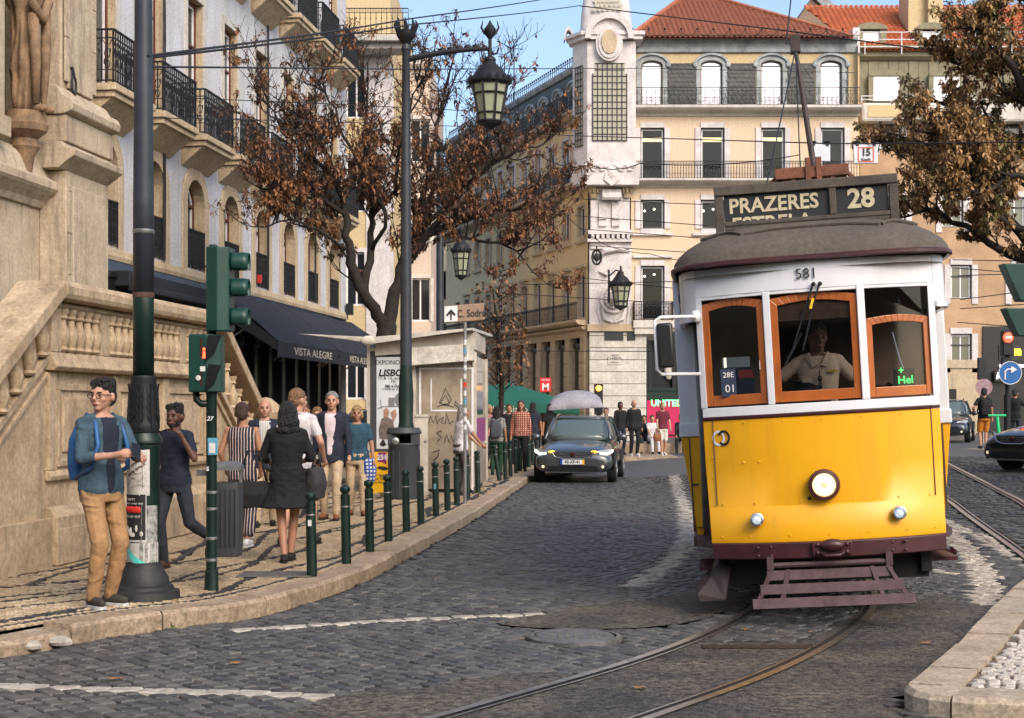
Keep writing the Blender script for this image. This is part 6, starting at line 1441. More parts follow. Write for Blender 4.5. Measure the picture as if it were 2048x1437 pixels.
m = MB(); m.box((XB(407), -.137, zs(744)), (XB(417), -.133, zs(734)), rz=0); m.ell((XB(403), -.134, zs(757)), (.022, .004, .022)); m.build('sticker', STK[0], ped)
m = MB(); m.tube([(XB(392), 0, zs(782)), (XB(393), 0, zs(800)), (XB(402), 0, zs(808)), (XB(423), 0, zs(808))], .03, 10); m.build('bracket', DKGREEN, TS, True)
m = MB(); m.box((XB(418), -.052, zs(910)), (XB(438), -.047, zs(876))); m.build('sticker', STK[1], TS); m = MB(); m.box((XB(421), -.054, zs(906)), (XB(433), -.052, zs(886))); m.build('sticker', STK[0], TS)
text('S', .05, WHT, 'graffiti', TS, (XB(418), -.056, zs(938)), bold=.03); text('27', .05, WHT, 'graffiti', TS, (XB(422), -.056, zs(838)), bold=.02, shear=.3)
# hanging grey litter bin behind the signal pole
DG = mat('dark grey plastic', (.045, .05, .058), .5, var=.25, vs=5, bump=.15, bs=60)
def px_thing(name, label, cat, px, py, group=None, rz=0, h=PAV):
    x, y = GP(px, py, h); return thing(name, label, cat, (x, y, h), rz, group)
t = px_thing('litter_bin', 'dark grey plastic litter bin hanging on the signal pole behind it', 'litter bin', 440, 1172); t.location.y += .22; yb_ = t.location.y
def zq(py, Y=None, b=PAV): return PZ(py, Y or yb_) - b
m = MB(); m.loft([(0, 0, zq(1112), .135, .12), (0, 0, zq(1106), .145, .13), (0, 0, zq(965), .15, .14)], 20, e=5)
m.build('body', DG, t, 'auto'); m = MB()
for k in range(7): m.box((-.12 + k * .04 - .004, -.152, zq(1090)), (-.12 + k * .04 + .004, -.13, zq(975)))
m.build('rib', DG, t); m = MB(); m.loft([(0, 0, zq(940), .155, .15), (0, 0, zq(932), .155, .15), (0, 0, zq(924), .11, .1)], 20, e=4); m.build('lid', mat('weathered grey lid', (.13, .14, .15), .5, var=.4, vs=9), t, 'auto')
m = MB(); m.box((-.15, -.02, zq(965)), (-.13, .02, zq(935))); m.box((.13, -.02, zq(965)), (.15, .02, zq(935))); m.box((-.24, -.04, zq(952)), (-.1, -.02, zq(940))); m.build('lid_bracket', TRIM, t)
# big black litter bin
t = px_thing('litter_bin', 'big black ribbed litter bin standing in front of the second lamp column', 'litter bin', 808, 998); Y_ = t.location.y; S_ = F / Y_
m = MB(); m.lathe([(.26, 0), (.27, .03), (.265, PZ(892, Y_) - PAV), (.28, PZ(889, Y_) - PAV)], seg=28); b = m.build('body', DG, t, 'auto'); m = MB()
for k in range(14): a = 2 * pi * k / 14; m.box((.267 * cos(a) - .006, .267 * sin(a) - .006, .04), (.267 * cos(a) + .006, .267 * sin(a) + .006, .82))
m.build('rib', DG, t)
z0, z1, z2 = PZ(889, Y_) - PAV, PZ(868, Y_) - PAV, PZ(856, Y_) - PAV
m = MB(); m.lathe([(.28, z0), (.27, z0 + .02)], seg=28); m.box((-.26, -.2, z0), (-.1, .2, z1)); m.box((.13, -.2, z0), (.26, .2, z1)); m.lathe([(.29, z1), (.30, z1 + .02), (.26, z2), (.1, z2 + .01), (0, z2 + .01)], seg=28); m.build('hood', DG, t, 'auto'); m = MB(); m.lathe([(.06, 0), (.06, .02), (.02, .03)], seg=16); g = MB(); g.merge(m, Matrix.Translation((-.12, -.28, z0 + .06)) @ Matrix.Rotation(pi / 2, 4, 'X')); g.build('badge', TRIM, t)
# lantern builder
LGL = mat('dirty lantern glass', (.31, .33, .23), .25, var=.5, vs=5, c2=(.26, .28, .2), trans=.0, spec=.6)
def lantern(par, c, r, H, n=8):    # c = top of the glass ring
    x, y, z = c; g = MB(); g.lathe([(r * 1.12, 0), (r * 1.16, .04 * H), (r * 1.05, .1 * H), (r * .95, .2 * H), (r * .7, .36 * H), (r * .35, .5 * H), (r * .28, .58 * H), (r * .32, .6 * H), (r * .3, .66 * H), (r * .12, .72 * H), (r * .1, .95 * H)], (x, y, z), 16)
    for k in range(16): a = k * pi / 8; g.ell((x + r * 1.1 * cos(a), y + r * 1.1 * sin(a), z + .1 * H), (r * .12,) * 2 + (r * .2,), seg=5, rings=4)
    for k in range(n): 
        a = 2 * pi * (k + .5) / n; g.bar((x + r * cos(a), y + r * sin(a), z), (x + r * .62 * cos(a), y + r * .62 * sin(a), z - H), r * .12)
    for zz in (.0, -.28, -.78, -1.): rr = r * (1 + .38 * zz); g.tube([(x + rr * cos(a * pi / 8), y + rr * sin(a * pi / 8), z + zz * H) for a in range(16)], r * (.05 if zz in (-.28, -.78) else .09), 4, closed=True)
    g.lathe([(r * .62, -H), (r * .66, -H * 1.04), (r * .4, -H * 1.1), (r * .12, -H * 1.18), (0, -H * 1.2)], (x, y, z), 12); o = g.build('lantern_frame', IRON, par, 'auto')
    g = MB(); g.lathe([(r * .97, -.02 * H), (r * .6, -H * .99)], (x, y, z), n, a0=pi / n, a1=2 * pi + pi / n); g.build('lantern_glass', LGL, o); return o
def post(px, Y, ptop, label, arm_to=None, lant=None, rb=.1, rt=.065):
    t = thing('street_lamp', label, 'street lamp', (PX(px, Y), Y, PAV), group='ornate street lamps with hanging lanterns')
    def Z(py): return PZ(py, Y) - PAV
    m = MB(); m.lathe([(.17, 0), (.16, .3), (.13, .4), (.12, 1.1), (.14, 1.15), (.14, 1.2), (rb + .02, 1.3), (rb + .03, Z(820) + .25), (rb, Z(790) + .5)], seg=20); m.build('base', DKGREEN, t, 'auto')
    m = MB(); m.lathe([(rb, Z(790) + .5), (rb * .98, Z(600)), (rt * 1.2, Z(280)), (rt, Z(ptop) - .25), (rt * 1.4, Z(ptop) - .2), (rt * .9, Z(ptop) - .1)], seg=18); m.build('shaft', _mc['dark slate painted shaft'], t, 'auto')
    m = MB(); zt = Z(ptop); m.lathe([(rt * .9, zt - .12), (rt * 2, zt - .02), (rt * 2.5, zt + .04), (rt * 2.6, zt + .10), (rt * 2.2, zt + .12)], seg=16)
    for k in range(8): a = k * pi / 4; m.tube([(rt * 2.3 * cos(a), rt * 2.3 * sin(a), zt + .1), (rt * 2.9 * cos(a), rt * 2.9 * sin(a), zt + .22), (rt * 2.5 * cos(a), rt * 2.5 * sin(a), zt + .3)], [.03, .03, .01], 5)
    m.build('crown_finial', IRON, t, 'auto')
    if arm_to:
        ax, az = (arm_to[0] - px) * Y / F, Z(arm_to[1]); z0 = Z(arm_to[2]); m = MB(); P = [(ax * k / 10, 0, z0 + (az - z0) * (1 - (1 - k / 10) ** 1.8)) for k in range(11)]; m.tube(P, [.055 - .002 * k for k in range(11)], 8)
        for k in (2, 4, 5, 6, 7, 8): m.ell((ax * k / 10 + .05, 0, P[k][2] + .05), (.07, .03, .045), seg=6, rings=5)
        m.tube([(ax * .33 + .12 * (1 - i / 14) * cos(i * .7), 0, z0 - .12 + .14 * (1 - i / 14) * sin(i * .7)) for i in range(12)], .012, 4); m.tube([(ax, 0, az - .1), (ax + .12, 0, az - .08), (ax + .15, 0, az + .02)], .02, 5)
        m.tube([(ax, 0, az - .75), (ax, 0, az + .2)], .03, 6); m.lathe([(.02, .15), (.09, .24), (.1, .34), (.04, .42), (.0, .5)], (ax, 0, az), 8)
        for s in (-1, 1): m.tube([(ax + s * .09, 0, az + .25), (ax + s * .15, 0, az + .36), (ax + s * .12, 0, az + .48)], [.025, .02, .006], 5)
        m.build('bracket_arm', IRON, t, 'auto'); lantern(t, (ax, 0, Z(lant[0])), lant[2], (lant[1] - lant[0]) * Y / F)
    return t
post(812, 25.6, 76, 'tall street lamp with a long scrolled arm and hanging glass lantern beside the bin', (980, 98, 120), (168, 245, .32))
t = post(880, 50, 300, 'farther street lamp behind the tree with a smaller lantern hanging right of its shaft', (922, 480, 490), (505, 552, .30), rb=.13, rt=.1)
# wall lantern on the corner building
t = thing('wall_lantern', 'black wrought iron wall lantern on the corner pier of the cream building', 'wall lantern', (PX(1228, 69.6), 68.6, PZ(585, 69))); m = MB(); m.box((-.35, .0, -.5), (-.25, .08, 1.0)); m.tube([(-.3, 0, .7), (0, -.3, .95), (.22, -.3, .9), (.22, -.3, .6)], .04, 6); m.tube([(-.3, 0, .1), (-.1, -.2, .5), (.1, -.3, .85)], .03, 5); m.build('bracket', IRON, t); lantern(t, (.22, -.3, .25), .45, .95)
t = thing('wall_lantern', 'small black hanging emblem lamp high on the corner scroll', 'wall lantern', (PX(1192, 69.6), 69.0, PZ(515, 69))); m = MB(); m.tube([(.2 * cos(a * pi / 6), 0, .33 * sin(a * pi / 6)) for a in range(12)], .06, 5, closed=True); m.ell((0, 0, 0), (.15, .06, .2)); m.tube([(0, 0, -.3), (0, 0, .5)], .03); m.build('emblem', IRON, t)
# bollards
bmb = MB(); bmb.lathe([(.048, 0), (.046, .6), (.049, .602), (.049, .615), (.046, .617), (.046, .70), (.05, .702), (.05, .715), (.044, .717), (.044, .735), (.03, .742), (.03, .75), (.046, .765), (.052, .79), (.046, .815), (.025, .83), (0, .835)], seg=18)
BM = bmb.mesh('post', DKGREEN, 'auto'); BR = MB().lathe([(.0505, .60), (.0512, .603), (.0512, .612), (.0505, .615)], seg=18).mesh('ring', TRIM, 'auto')
BPX = [(624, 1153), (693, 1127), (740, 1104), (777, 1083), (813, 1064), (842, 1048), (872, 1033), (895, 1021), (914, 1011), (935, 997), (956, 986), (999, 962), (1011, 958), (1021, 952), (1032, 947), (1041, 943), (1049, 939), (1058, 935), (1066, 931)]
LN = ['first', 'second', 'third', 'fourth', 'fifth', 'sixth', 'seventh', 'eighth', 'ninth', 'tenth', 'eleventh', 'tilted twelfth', 'thirteenth', 'fourteenth', 'fifteenth', 'sixteenth', 'seventeenth', 'eighteenth', 'nineteenth']
for k, (px_, py_) in enumerate(BPX):
    t = px_thing('bollard', '%s dark green bollard of the kerb row counted from the nearest one' % LN[k], 'bollard', px_, py_, 'green bollards along the kerb'); h = .92 if k < 12 else .98
    t.rotation_euler = (U(-.01, .01), -.02 if k != 11 else -.16, 0); t.scale = (1, 1, h); place(BM, 'post', t); place(BR, 'ring', t)
    if k in (0, 6): m = MB(); m.box((-.02, -.052, .42 if k else .5), (.012, -.046, .50 if k else .56)); m.build('sticker', STK[1 if k else 0], t)
# kiosk
KY = 27.3; t = thing('news_kiosk', 'grey metal kiosk with an exhibition poster and a scratched steel door', 'kiosk', (PX(735, KY), KY, PAV), -.06); sk = F / KY
def kx(px): return (px - 735) / sk
def kz(py): return PZ(py, KY) - PAV
KM = mat('beige kiosk metal', (.58, .53, .45), .5, .1, var=.4, vs=3, streak=.2, bump=.1, bs=20); KD = mat('dark kiosk frame', (.07, .075, .08), .45, .2, var=.3, vs=5); BRZ = mat('scratched steel door', (.50, .42, .32), .38, .5, var=.7, vs=2.5, c2=(.2, .15, .1), bump=.1, bs=60, streak=.25)
m = MB(); m.box((0, .02, .12), (kx(950), 2.5, kz(712))); m.build('body', KM, t, bevel=.02); m = MB(); m.box((.05, .1, 0), (kx(950) - .05, 2.4, .12)); m.build('plinth', KD, t)
m = MB(); m.box((kx(738), -.04, kz(905)), (kx(833), .02, kz(700))); m.build('poster_case', KD, t, bevel=.01); m = MB(); m.box((kx(735), -.06, .1), (kx(741), .0, kz(690))); m.box((kx(826), -.06, .1), (kx(833), .0, kz(700))); m.box((kx(741), -.055, kz(703)), (kx(826), 0, kz(696))); m.build('poster_frame', KM, t)
m = MB(); m.box((kx(754), -.05, kz(898)), (kx(822), -.041, kz(715))); ps = m.build('exhibition_poster', mat('white poster paper', (.62, .66, .70), .5, var=.15, vs=4), t)
for s, sz, py, b, sh in (('EXPONOIVAS', .115, 726, .0, 0), ('LISBOA', .17, 747, .035, .2), ('15 & 16 outubro', .085, 757, .0, 0), ('FIL', .085, 764, .0, .2), ('Sáb e Dom', .07, 773, .03, .2), ('11H00 às 20H00', .065, 779, .0, .1)): text(s, sz, INK, 'lettering', ps, (kx(788), -.054, kz(py)), bold=b, shear=sh)
text('Cemusa', .06, WHT, 'lettering', t, (kx(798), -.045, kz(709)))
m = MB(); m.xz([(kx(758), kz(860)), (kx(764), kz(838)), (kx(774), kz(834)), (kx(786), kz(840)), (kx(792), kz(866)), (kx(790), kz(880)), (kx(760), kz(878))], -.056, -.052); m.build('printed_figure', mat('waistcoat print', (.22, .17, .15), .6, var=.6, vs=12), ps)
m = MB(); m.xz([(kx(768), kz(836)), (kx(768), kz(820)), (kx(775), kz(816)), (kx(780), kz(824)), (kx(777), kz(836))], -.056, -.052); m.xz([(kx(782), kz(826)), (kx(792), kz(818)), (kx(795), kz(830)), (kx(788), kz(846))], -.0565, -.0525); m.build('printed_face', mat('skin print', (.45, .26, .18), .6, var=.4, vs=20), ps)
m = MB(); m.tube([(kx(757), -.055, kz(818)), (kx(765), -.055, kz(814)), (kx(812), -.055, kz(813))], .008, 4); m.box((kx(778), -.057, kz(812)), (kx(790), -.053, kz(796))); m.tube([(kx(764), -.055, kz(818)), (kx(762), -.055, kz(800))], .006, 4); m.xz([(kx(800) + .09 * cos(a * pi / 6), kz(800) + .12 * sin(a * pi / 6)) for a in range(12)], -.056, -.053); m.build('printed_lamp', mat('grey print', (.18, .18, .19), .6), ps)
m = MB(); m.xz([(kx(760), kz(890)), (kx(767), kz(877)), (kx(774), kz(890)), (kx(767), kz(894))], -.056, -.053); m.build('printed_mark', INK, ps)
# door panel
m = MB(); m.box((kx(841), -.02, kz(978)), (kx(946), .02, kz(738))); d = m.build('steel_door', BRZ, t, bevel=.01)
m = MB()
for a, b, c, e in ((862, 758, 864.5, 822), (922, 758, 924.5, 822), (862, 820, 925, 823)): m.box((kx(a), -.028, kz(e)), (kx(c), -.021, kz(b)))
for a, b, c, e in ((839, 736, 843, 980), (944, 736, 948, 980), (843, 736, 944, 739.5)): m.box((kx(a), -.034, kz(e)), (kx(c), -.0, kz(b)))
m.build('pale_tape', WHT, d)
GR = mat('black marker', (.03, .025, .03), .5); m = MB()
def gl(pts): m.tube([(kx(a), -.027, kz(b)) for a, b in pts], .007, 4)
gl([(880, 806), (892, 778), (904, 800), (896, 813), (880, 806)]); gl([(883, 806), (892, 790), (900, 805), (888, 812)]); gl([(876, 814), (892, 808), (908, 815)]); gl([(910, 812), (912, 803), (918, 810), (912, 811), (920, 818)])
gl([(858, 848), (862, 832), (868, 846), (872, 832), (876, 848), (880, 840), (888, 834), (884, 846), (892, 848), (894, 826), (900, 848), (908, 842)]); gl([(884, 862), (874, 866), (884, 874), (876, 884)]); gl([(890, 885), (894, 868), (900, 886), (904, 870), (908, 884), (914, 862)]); gl([(866, 905), (880, 900), (876, 914), (868, 922)]); gl([(880, 935), (890, 930), (898, 938)]); gl([(918, 840), (922, 830), (925, 842)])
m.build('graffiti', GR, d)
m = MB(); m.prism([(kx(823), -.30, kz(698)), (kx(950), -.30, kz(690)), (kx(950), -.30, kz(723)), (kx(823), -.30, kz(733))], (0, .3, 0)); m.build('sign_box', mat('cracked cream sign', (.68, .64, .57), .6, var=.5, vs=4, bump=.3, bs=12, streak=.2), t, bevel=.01)
m = MB(); m.add([(kx(748), -.35, kz(677)), (kx(950), -.35, kz(659)), (kx(962), 2.9, kz(654)), (kx(748), 2.9, kz(670))], [(0, 1, 2, 3)]); m.add([(kx(748), -.35, kz(677)), (kx(950), -.35, kz(659)), (kx(950), -.35, kz(663)), (kx(748), -.35, kz(690))], [(0, 1, 2, 3)]); o = m.build('roof', mat('kiosk roof grey', (.62, .58, .52), .5, .1, var=.4, vs=3, streak=.2), t); b = o.modifiers.new('t', 'SOLIDIFY'); b.thickness = .05
m = MB(); m.prism([(kx(752), -.1, kz(712)), (kx(952), -.1, kz(700)), (kx(952), -.1, kz(665)), (kx(752), -.1, kz(686))], (0, 2.4, 0)); m.build('gable_band', KM, t)
m = MB(); m.prism([(kx(600), -.32, kz(669)), (kx(742), -.34, kz(676)), (kx(742), -.34, kz(688)), (kx(690), -.34, kz(680))], (0, .12, 0)); m.build('canopy_arm', KM, t, bevel=.01); m = MB(); m.ell((kx(744), -.36, kz(683)), (.155, .06, .085), seg=20, rings=12); m.build('end_cap', mat('cream cap', (.6, .56, .48), .5), t, True)
m = MB(); m.quad((kx(950) + .004, .1, .9), (kx(950) + .004, 2.4, .9), (kx(950) + .004, 2.4, 2.3), (kx(950) + .004, .1, 2.3)); m.build('side_glass', GLASS, t)
m = MB(); m.box((kx(950) + .005, .1, .12), (kx(950) + .03, 2.4, .85)); m.build('side_panel', BRZ, t); m = MB(); m.box((kx(950) + .006, .2, .9), (kx(950) + .02, 2.3, 1.35)); m.build('magazine_rack', mat('magazine covers', (.35, .03, .12), .5, var=1, vs=9, c2=(.10, .05, .22)), t)
m = MB(); m.box((kx(946), -.03, .1), (kx(954), .05, 2.55)); m.box((kx(950), 2.42, .1), (kx(950) + .05, 2.52, 2.5)); m.build('corner_post', KM, t)
# yellow promotion board and cabinet
YB_ = mat('yellow advert board', (.75, .42, .01), .45); t2 = thing('yellow_advert_board', 'yellow advert board with a purple 25€ tag leaning at the kiosk foot', 'advert board', (PX(760, KY), KY - .12, PAV)); m = MB(); m.box((-.16, -.03, .0), (.38, .02, kz(904))); b = m.build('board', YB_, t2); PUR = mat('purple tag', (.22, .01, .13), .5); m = MB(); m.xz([(-.02, kz(905)), (.13, kz(905)), (.13, kz(929)), (.055, kz(924)), (-.02, kz(924))], -.036, -.031); m.build('price_tag', PUR, b); text('25€', .13, WHT, 'lettering', b, (.06, -.04, kz(915)), bold=.03); text('Nespresso'[:0] or 'Por ligação', .07, INK, 'lettering', b, (.02, -.035, kz(950))); text('que Quer', .07, INK, 'lettering', b, (.02, -.035, kz(957))); text('diz Roger', .07, INK, 'lettering', b, (.02, -.035, kz(964)))
m = MB(); m.xz([(-.05, kz(936)), (.0, kz(932)), (.1, kz(933)), (.2, kz(938)), (.08, kz(941))], -.037, -.032); m.build('printed_bird', INK, b)
t2 = thing('utility_cabinet', 'narrow off white utility cabinet standing between bin and kiosk door', 'cabinet', (PX(842, 26.6), 26.6, PAV)); m = MB(); m.box((-.12, -.1, .05), (.12, .2, PZ(832, 26.6) - PAV)); m.build('box', KM, t2, bevel=.01); m = MB(); m.box((-.135, -.12, PZ(834, 26.6) - PAV), (.135, .22, PZ(829, 26.6) - PAV)); m.box((-.14, -.12, 0), (.14, .22, .05)); m.build('cap', KM, t2); m = MB(); m.ell((.09, -.11, .95), (.02, .02, .03)); m.build('lock', TRIM, t2)
# direction sign
x, y = GP(930, 985, PAV); t = thing('direction_sign', 'direction sign with an up arrow and C. Sodré on a stickered pole beside the kiosk', 'road sign', (x, 24.0, PAV)); t.location.x = PX(930, 24); sd_ = F / 24
def dx_(px): return (px - 930) / sd_
def dz_(py): return PZ(py, 24) - PAV
m = MB(); m.tube([(0, 0, 0), (0, 0, dz_(640))], .026, 10); m.build('pole', TRIM, t); m = MB(); 
for k in range(11): z = dz_(690 + k * 17); m = MB(); m.lathe([(.0275, z), (.0275, z + .08)], seg=10); m.build('sticker', STK[k % 3 if k % 2 else 0], t)
BRN = mat('brown sign face', (.30, .20, .14), .5, var=.25, vs=6)
m = MB(); m.prism([(dx_(888), -.05, dz_(647)), (dx_(968), -.05, dz_(641)), (dx_(968), -.05, dz_(607)), (dx_(888), -.05, dz_(613))], (0, .03, 0)); b = m.build('sign_plate', BRN, t, bevel=.012)
m = MB(); m.prism([(dx_(889), -.056, dz_(645)), (dx_(915), -.056, dz_(643.5)), (dx_(915), -.056, dz_(612.5)), (dx_(889), -.056, dz_(614.5))], (0, .004, 0)); m.build('arrow_field', WHT, b, bevel=.01)
m = MB(); m.xz([(dx_(900.5), dz_(641)), (dx_(904), dz_(641)), (dx_(904), dz_(628)), (dx_(909), dz_(633)), (dx_(912), dz_(630)), (dx_(902.5), dz_(619)), (dx_(892), dz_(631)), (dx_(895), dz_(634)), (dx_(900.5), dz_(628))], -.062, -.058); m.build('arrow', INK, b); text('C. Sodré', .17, INK, 'lettering', b, (dx_(943), -.056, dz_(628)), bold=.012, rot=(pi / 2, -.04, 0), sx=.75)
# hanging signs on the span wire
def hang(px, w_, h_, txt, label):
    Y = 20.5; w_ *= .72; h_ *= .72; t = thing('hanging_sign', label, 'sign', (PX(px, Y), Y, PZ(290, Y))); m = MB(); m.box((-w_, -.02, -h_), (w_, .02, 0)); b = m.build('plate', mat('white sign plate', (.68, .70, .76), .45, var=.25, vs=6, streak=.1), t, bevel=.01); m = MB()
    for s in (-1, 1): m.lathe([(.05, .04), (.0, -.03)], (s * w_ * .7, 0, .0), 8); m.box((s * w_ * .7 - .02, -.03, -.02), (s * w_ * .7 + .02, .03, .05))
    m.build('hook', IRON, t)
    if txt:
        m = MB(); x0, x1, z0, z1 = -.11, .11, -.24, -.036
        for a, b_, c, d in ((x0, z0, x1, z0 + .014), (x0, z1 - .014, x1, z1), (x0, z0 + .014, x0 + .014, z1 - .014), (x1 - .014, z0 + .014, x1, z1 - .014)): m.box((a, -.026, b_), (c, -.021, d))
        m.build('red_border', mat('orange red border', (.7, .1, .03), .5), b); text('15', .14, INK, 'lettering', b, (0, -.026, -.11), bold=.035, sx=.9); text('Km/h', .058, INK, 'lettering', b, (0, -.026, -.207), bold=.02)
hang(1640, .19, .32, None, 'blank white sign plate hanging from the span wire above the tram board'); hang(1731, .23, .36, '15', 'white 15 Km/h speed sign with red border hanging from the span wire')
# right side signals and signs
t = thing('traffic_signal', 'dark signal post with round red light and blue turn right disc near right edge', 'traffic light', (PX(2013, 34), 34, 0)); 
def rz3(py): return PZ(py, 34)
m = MB(); m.tube([(.02, 0, 0), (.02, 0, rz3(790))], .08, 10); m.tube([(.02, 0, rz3(790)), (.02, 0, rz3(660))], .05, 8); m.build('pole', IRON, t); m = MB(); m.box((-.11, -.12, rz3(712)), (.12, .12, rz3(662))); m.build('signal_box', IRON, t, bevel=.02); m = MB(); m.lathe([(.115, 0), (.1, .02), (0, .03)], seg=20); g = MB(); g.merge(m, Matrix.Translation((.0, -.12, rz3(676))) @ Matrix.Rotation(pi / 2, 4, 'X')); g.build('red_light', mat('lit red lens', (1, .03, .02), emit=(1, .03, .015), es=5), t)
m = MB(); m.bar((-.06, -.165, rz3(676)), (.06, -.165, rz3(676)), .02, .015); m.build('light_slot', mat('lit white slot', (1, .8, .7), emit=(1, .7, .6), es=4), t)
m = MB(); m.box((-.12, -.05, rz3(735)), (.12, .05, rz3(712) - .02)); m.build('lower_box', IRON, t, bevel=.02)
m = MB(); m.lathe([(.25, 0), (.255, .01), (.255, .02), (.0, .02)], seg=32); g = MB(); T = Matrix.Translation((.01, -.2, rz3(747))) @ Matrix.Rotation(pi / 2, 4, 'X'); g.merge(m, T); b = g.build('blue_disc', mat('blue sign face', (.01, .10, .32), .4), t); m = MB(); z7 = rz3(747)
m.tube([(-.11, -.228, z7 - .15), (-.11, -.228, z7 + .02), (-.06, -.228, z7 + .08), (.04, -.228, z7 + .08)], .022, 4); m.xz([(.03, z7 + .16), (.16, z7 + .08), (.03, z7)], -.235, -.225); m.build('white_arrow', WHT, b)
m = MB(); m.tube([(.255 * cos(a * pi / 16) + .01, -.222, z7 + .255 * sin(a * pi / 16)) for a in range(32)], .01, 4, closed=True); m.build('white_rim', WHT, b)
t = thing('traffic_signal', 'backs of two green signal visors cut off by the right edge of the view', 'traffic light', (PX(2052, 16), 16, 0)); m = MB(); 
def rz4(py): return PZ(py, 16)
m = MB(); m.tube([(.12, .1, 0), (.12, .1, rz4(480))], .05, 10); m.build('pole', DKGREEN, t)
for a, b in ((527, 602), (616, 672)):
    m = MB(); m.prism([(-.24, 0, rz4(a)), (.1, 0, rz4(a)), (.1, 0, rz4(b)), (-.06, 0, rz4(b))] if a < 600 else [(-.22, 0, rz4(a)), (.1, 0, rz4(a)), (.1, 0, rz4(b)), (-.08, 0, rz4(b))], (0, .2, 0)); m.build('visor', SGREEN, t, bevel=.01)
t = thing('traffic_signal', 'small amber lit traffic signal in front of the corner pier', 'traffic light', (PX(1197, 52), 52, 0)); m = MB(); m.tube([(0, 0, 0), (0, 0, PZ(800, 52))], .06, 8); m.build('pole', IRON, t); m = MB(); m.box((-.15, -.1, PZ(830, 52)), (.15, .1, PZ(768, 52))); m.build('signal_box', IRON, t, bevel=.02); m = MB(); m.ell((.0, -.12, PZ(777, 52)), (.1, .04, .1)); m.build('amber_light', mat('lit amber lens', (1, .3, .02), emit=(1, .32, .04), es=4), t)
t = thing('traffic_signal', 'black back of a signal box on the tan wall behind the tram', 'traffic light', (PX(1963, 60), 60, 0)); m = MB(); m.tube([(0, 0, 0), (0, 0, PZ(760, 60))], .06, 8); m.build('pole', IRON, t); m = MB(); m.box((-.15, -.1, PZ(760, 60)), (.17, .1, PZ(716, 60))); m.build('signal_box', IRON, t, bevel=.02)
t = thing('round_sign', 'round pink flowered sign disc behind the man in orange shorts', 'sign', (PX(1967, 50), 50, 0)); m = MB(); m.tube([(0, 0, 0), (0, 0, PZ(770, 50))], .04, 6); m.build('pole', TRIM, t); m = MB(); g = MB(); m.lathe([(.28, 0), (.28, .02), (0, .02)], seg=24); g.merge(m, Matrix.Translation((0, -.05, PZ(775, 50))) @ Matrix.Rotation(pi / 2, 4, 'X')); g.build('disc', mat('pink sticker collage', (.28, .10, .13), .6, var=1, vs=9, c2=(.3, .28, .3)), t)
# parasols
PG = mat('green parasol canvas', (.008, .11, .075), .7, var=.2, vs=2)
def parasol(name, label, px, py, Y, hw, mt, words=None, dz=1.0, val=.28):
    t = thing(name, label, 'parasol', (PX(px, Y), Y, PAV), group=None); z1 = PZ(py, Y) - PAV; z0 = z1 - dz; m = MB(); n = 4
    c = [(-hw, -hw * .8), (hw, -hw * .8), (hw, hw * .8), (-hw, hw * .8)]; vs = [(0, 0, z1)]
    for k in range(4):
        a, b = Vector(c[k]), Vector(c[(k + 1) % 4])
        for j in range(4): p = a.lerp(b, j / 4); vs.append((p.x, p.y, z0 + .07 * sin(pi * j / 4)))
    m.add(vs, [(0, 1 + k, 1 + (k + 1) % 16) for k in range(16)]); m.add([v for v in vs[1:]] + [(v[0] * 1.01, v[1] * 1.01, v[2] - val) for v in vs[1:]], [(k, 16 + k, 16 + (k + 1) % 16, (k + 1) % 16) for k in range(16)]); m.build('canopy', mt, t)
    m = MB(); m.tube([(0, 0, 0), (0, 0, z1)], .03, 8); m.box((-.3, -.3, 0), (.3, .3, .1)); m.build('pole', IRON, t)
    if words: text(words, .27, CRM, 'lettering', t, (-.2, -hw * .8 - .03, z0 - val * .5 + .03))
    return t
parasol('cafe_parasol', 'dark green cafe parasol lettered do Chiado behind the kiosk', 1012, 764, 47, 2.2, PG, 'Café do Chiado', .75)
parasol('cafe_parasol', 'far green cafe parasol mostly hidden behind the nearer lettered one', 985, 770, 54, 1.6, PG, None, .5)
# wires
WIR = mat('black cable', (.015, .015, .017), .6)
def wire(label, pts, r=.012, sag=.0):
    P = [Vector((PX(a, Y), Y, PZ(b, Y))) for a, b, Y in pts]; Q = []
    for i in range(len(P) - 1):
        for k in range(8): t = k / 8; q = P[i].lerp(P[i + 1], t); q.z -= sag * 4 * t * (1 - t); Q.append(q)
    Q.append(P[-1]); m = MB(); m.tube(Q, r, 4); o = m.build('overhead_wire', WIR); tag(o, label, 'wire', 'overhead tram and span wires')
wire('upper of two thick wires from the lamp column up to the tower', [(296, 112, 12.0), (820, 38, 22), (1150, -12, 40)], .011, .02)
wire('lower of two thick wires from the lamp column to the tower head', [(296, 116, 12.2), (820, 50, 22), (1158, 12, 40)], .011, .02)
wire('thick wire falling from the tower head over the red roof to the right tree', [(1158, 12, 40), (1572, 62, 32), (1900, 106, 28), (2100, 150, 26)], .014, .0)
wire('long thin level wire crossing the lamp shaft at lantern cap height', [(300, 134, 14), (820, 139, 26), (1290, 137, 45), (1710, 146, 45)], .010)
wire('span wire carrying the two white hanging signs', [(960, 262, 40), (1150, 272, 34), (1640, 287, 20.5), (1731, 288, 20.5), (2100, 284, 19)], .009)
wire('dark sagging wire from the tree across the tower base', [(1085, 315, 42), (1180, 330, 42), (1280, 327, 42), (1600, 310, 42)], .014, .15)
wire('wire under the tower base running down to the tram roof', [(1080, 375, 40), (1130, 430, 42), (1210, 490, 40), (1300, 508, 36), (1400, 522, 30)], .011, .05)
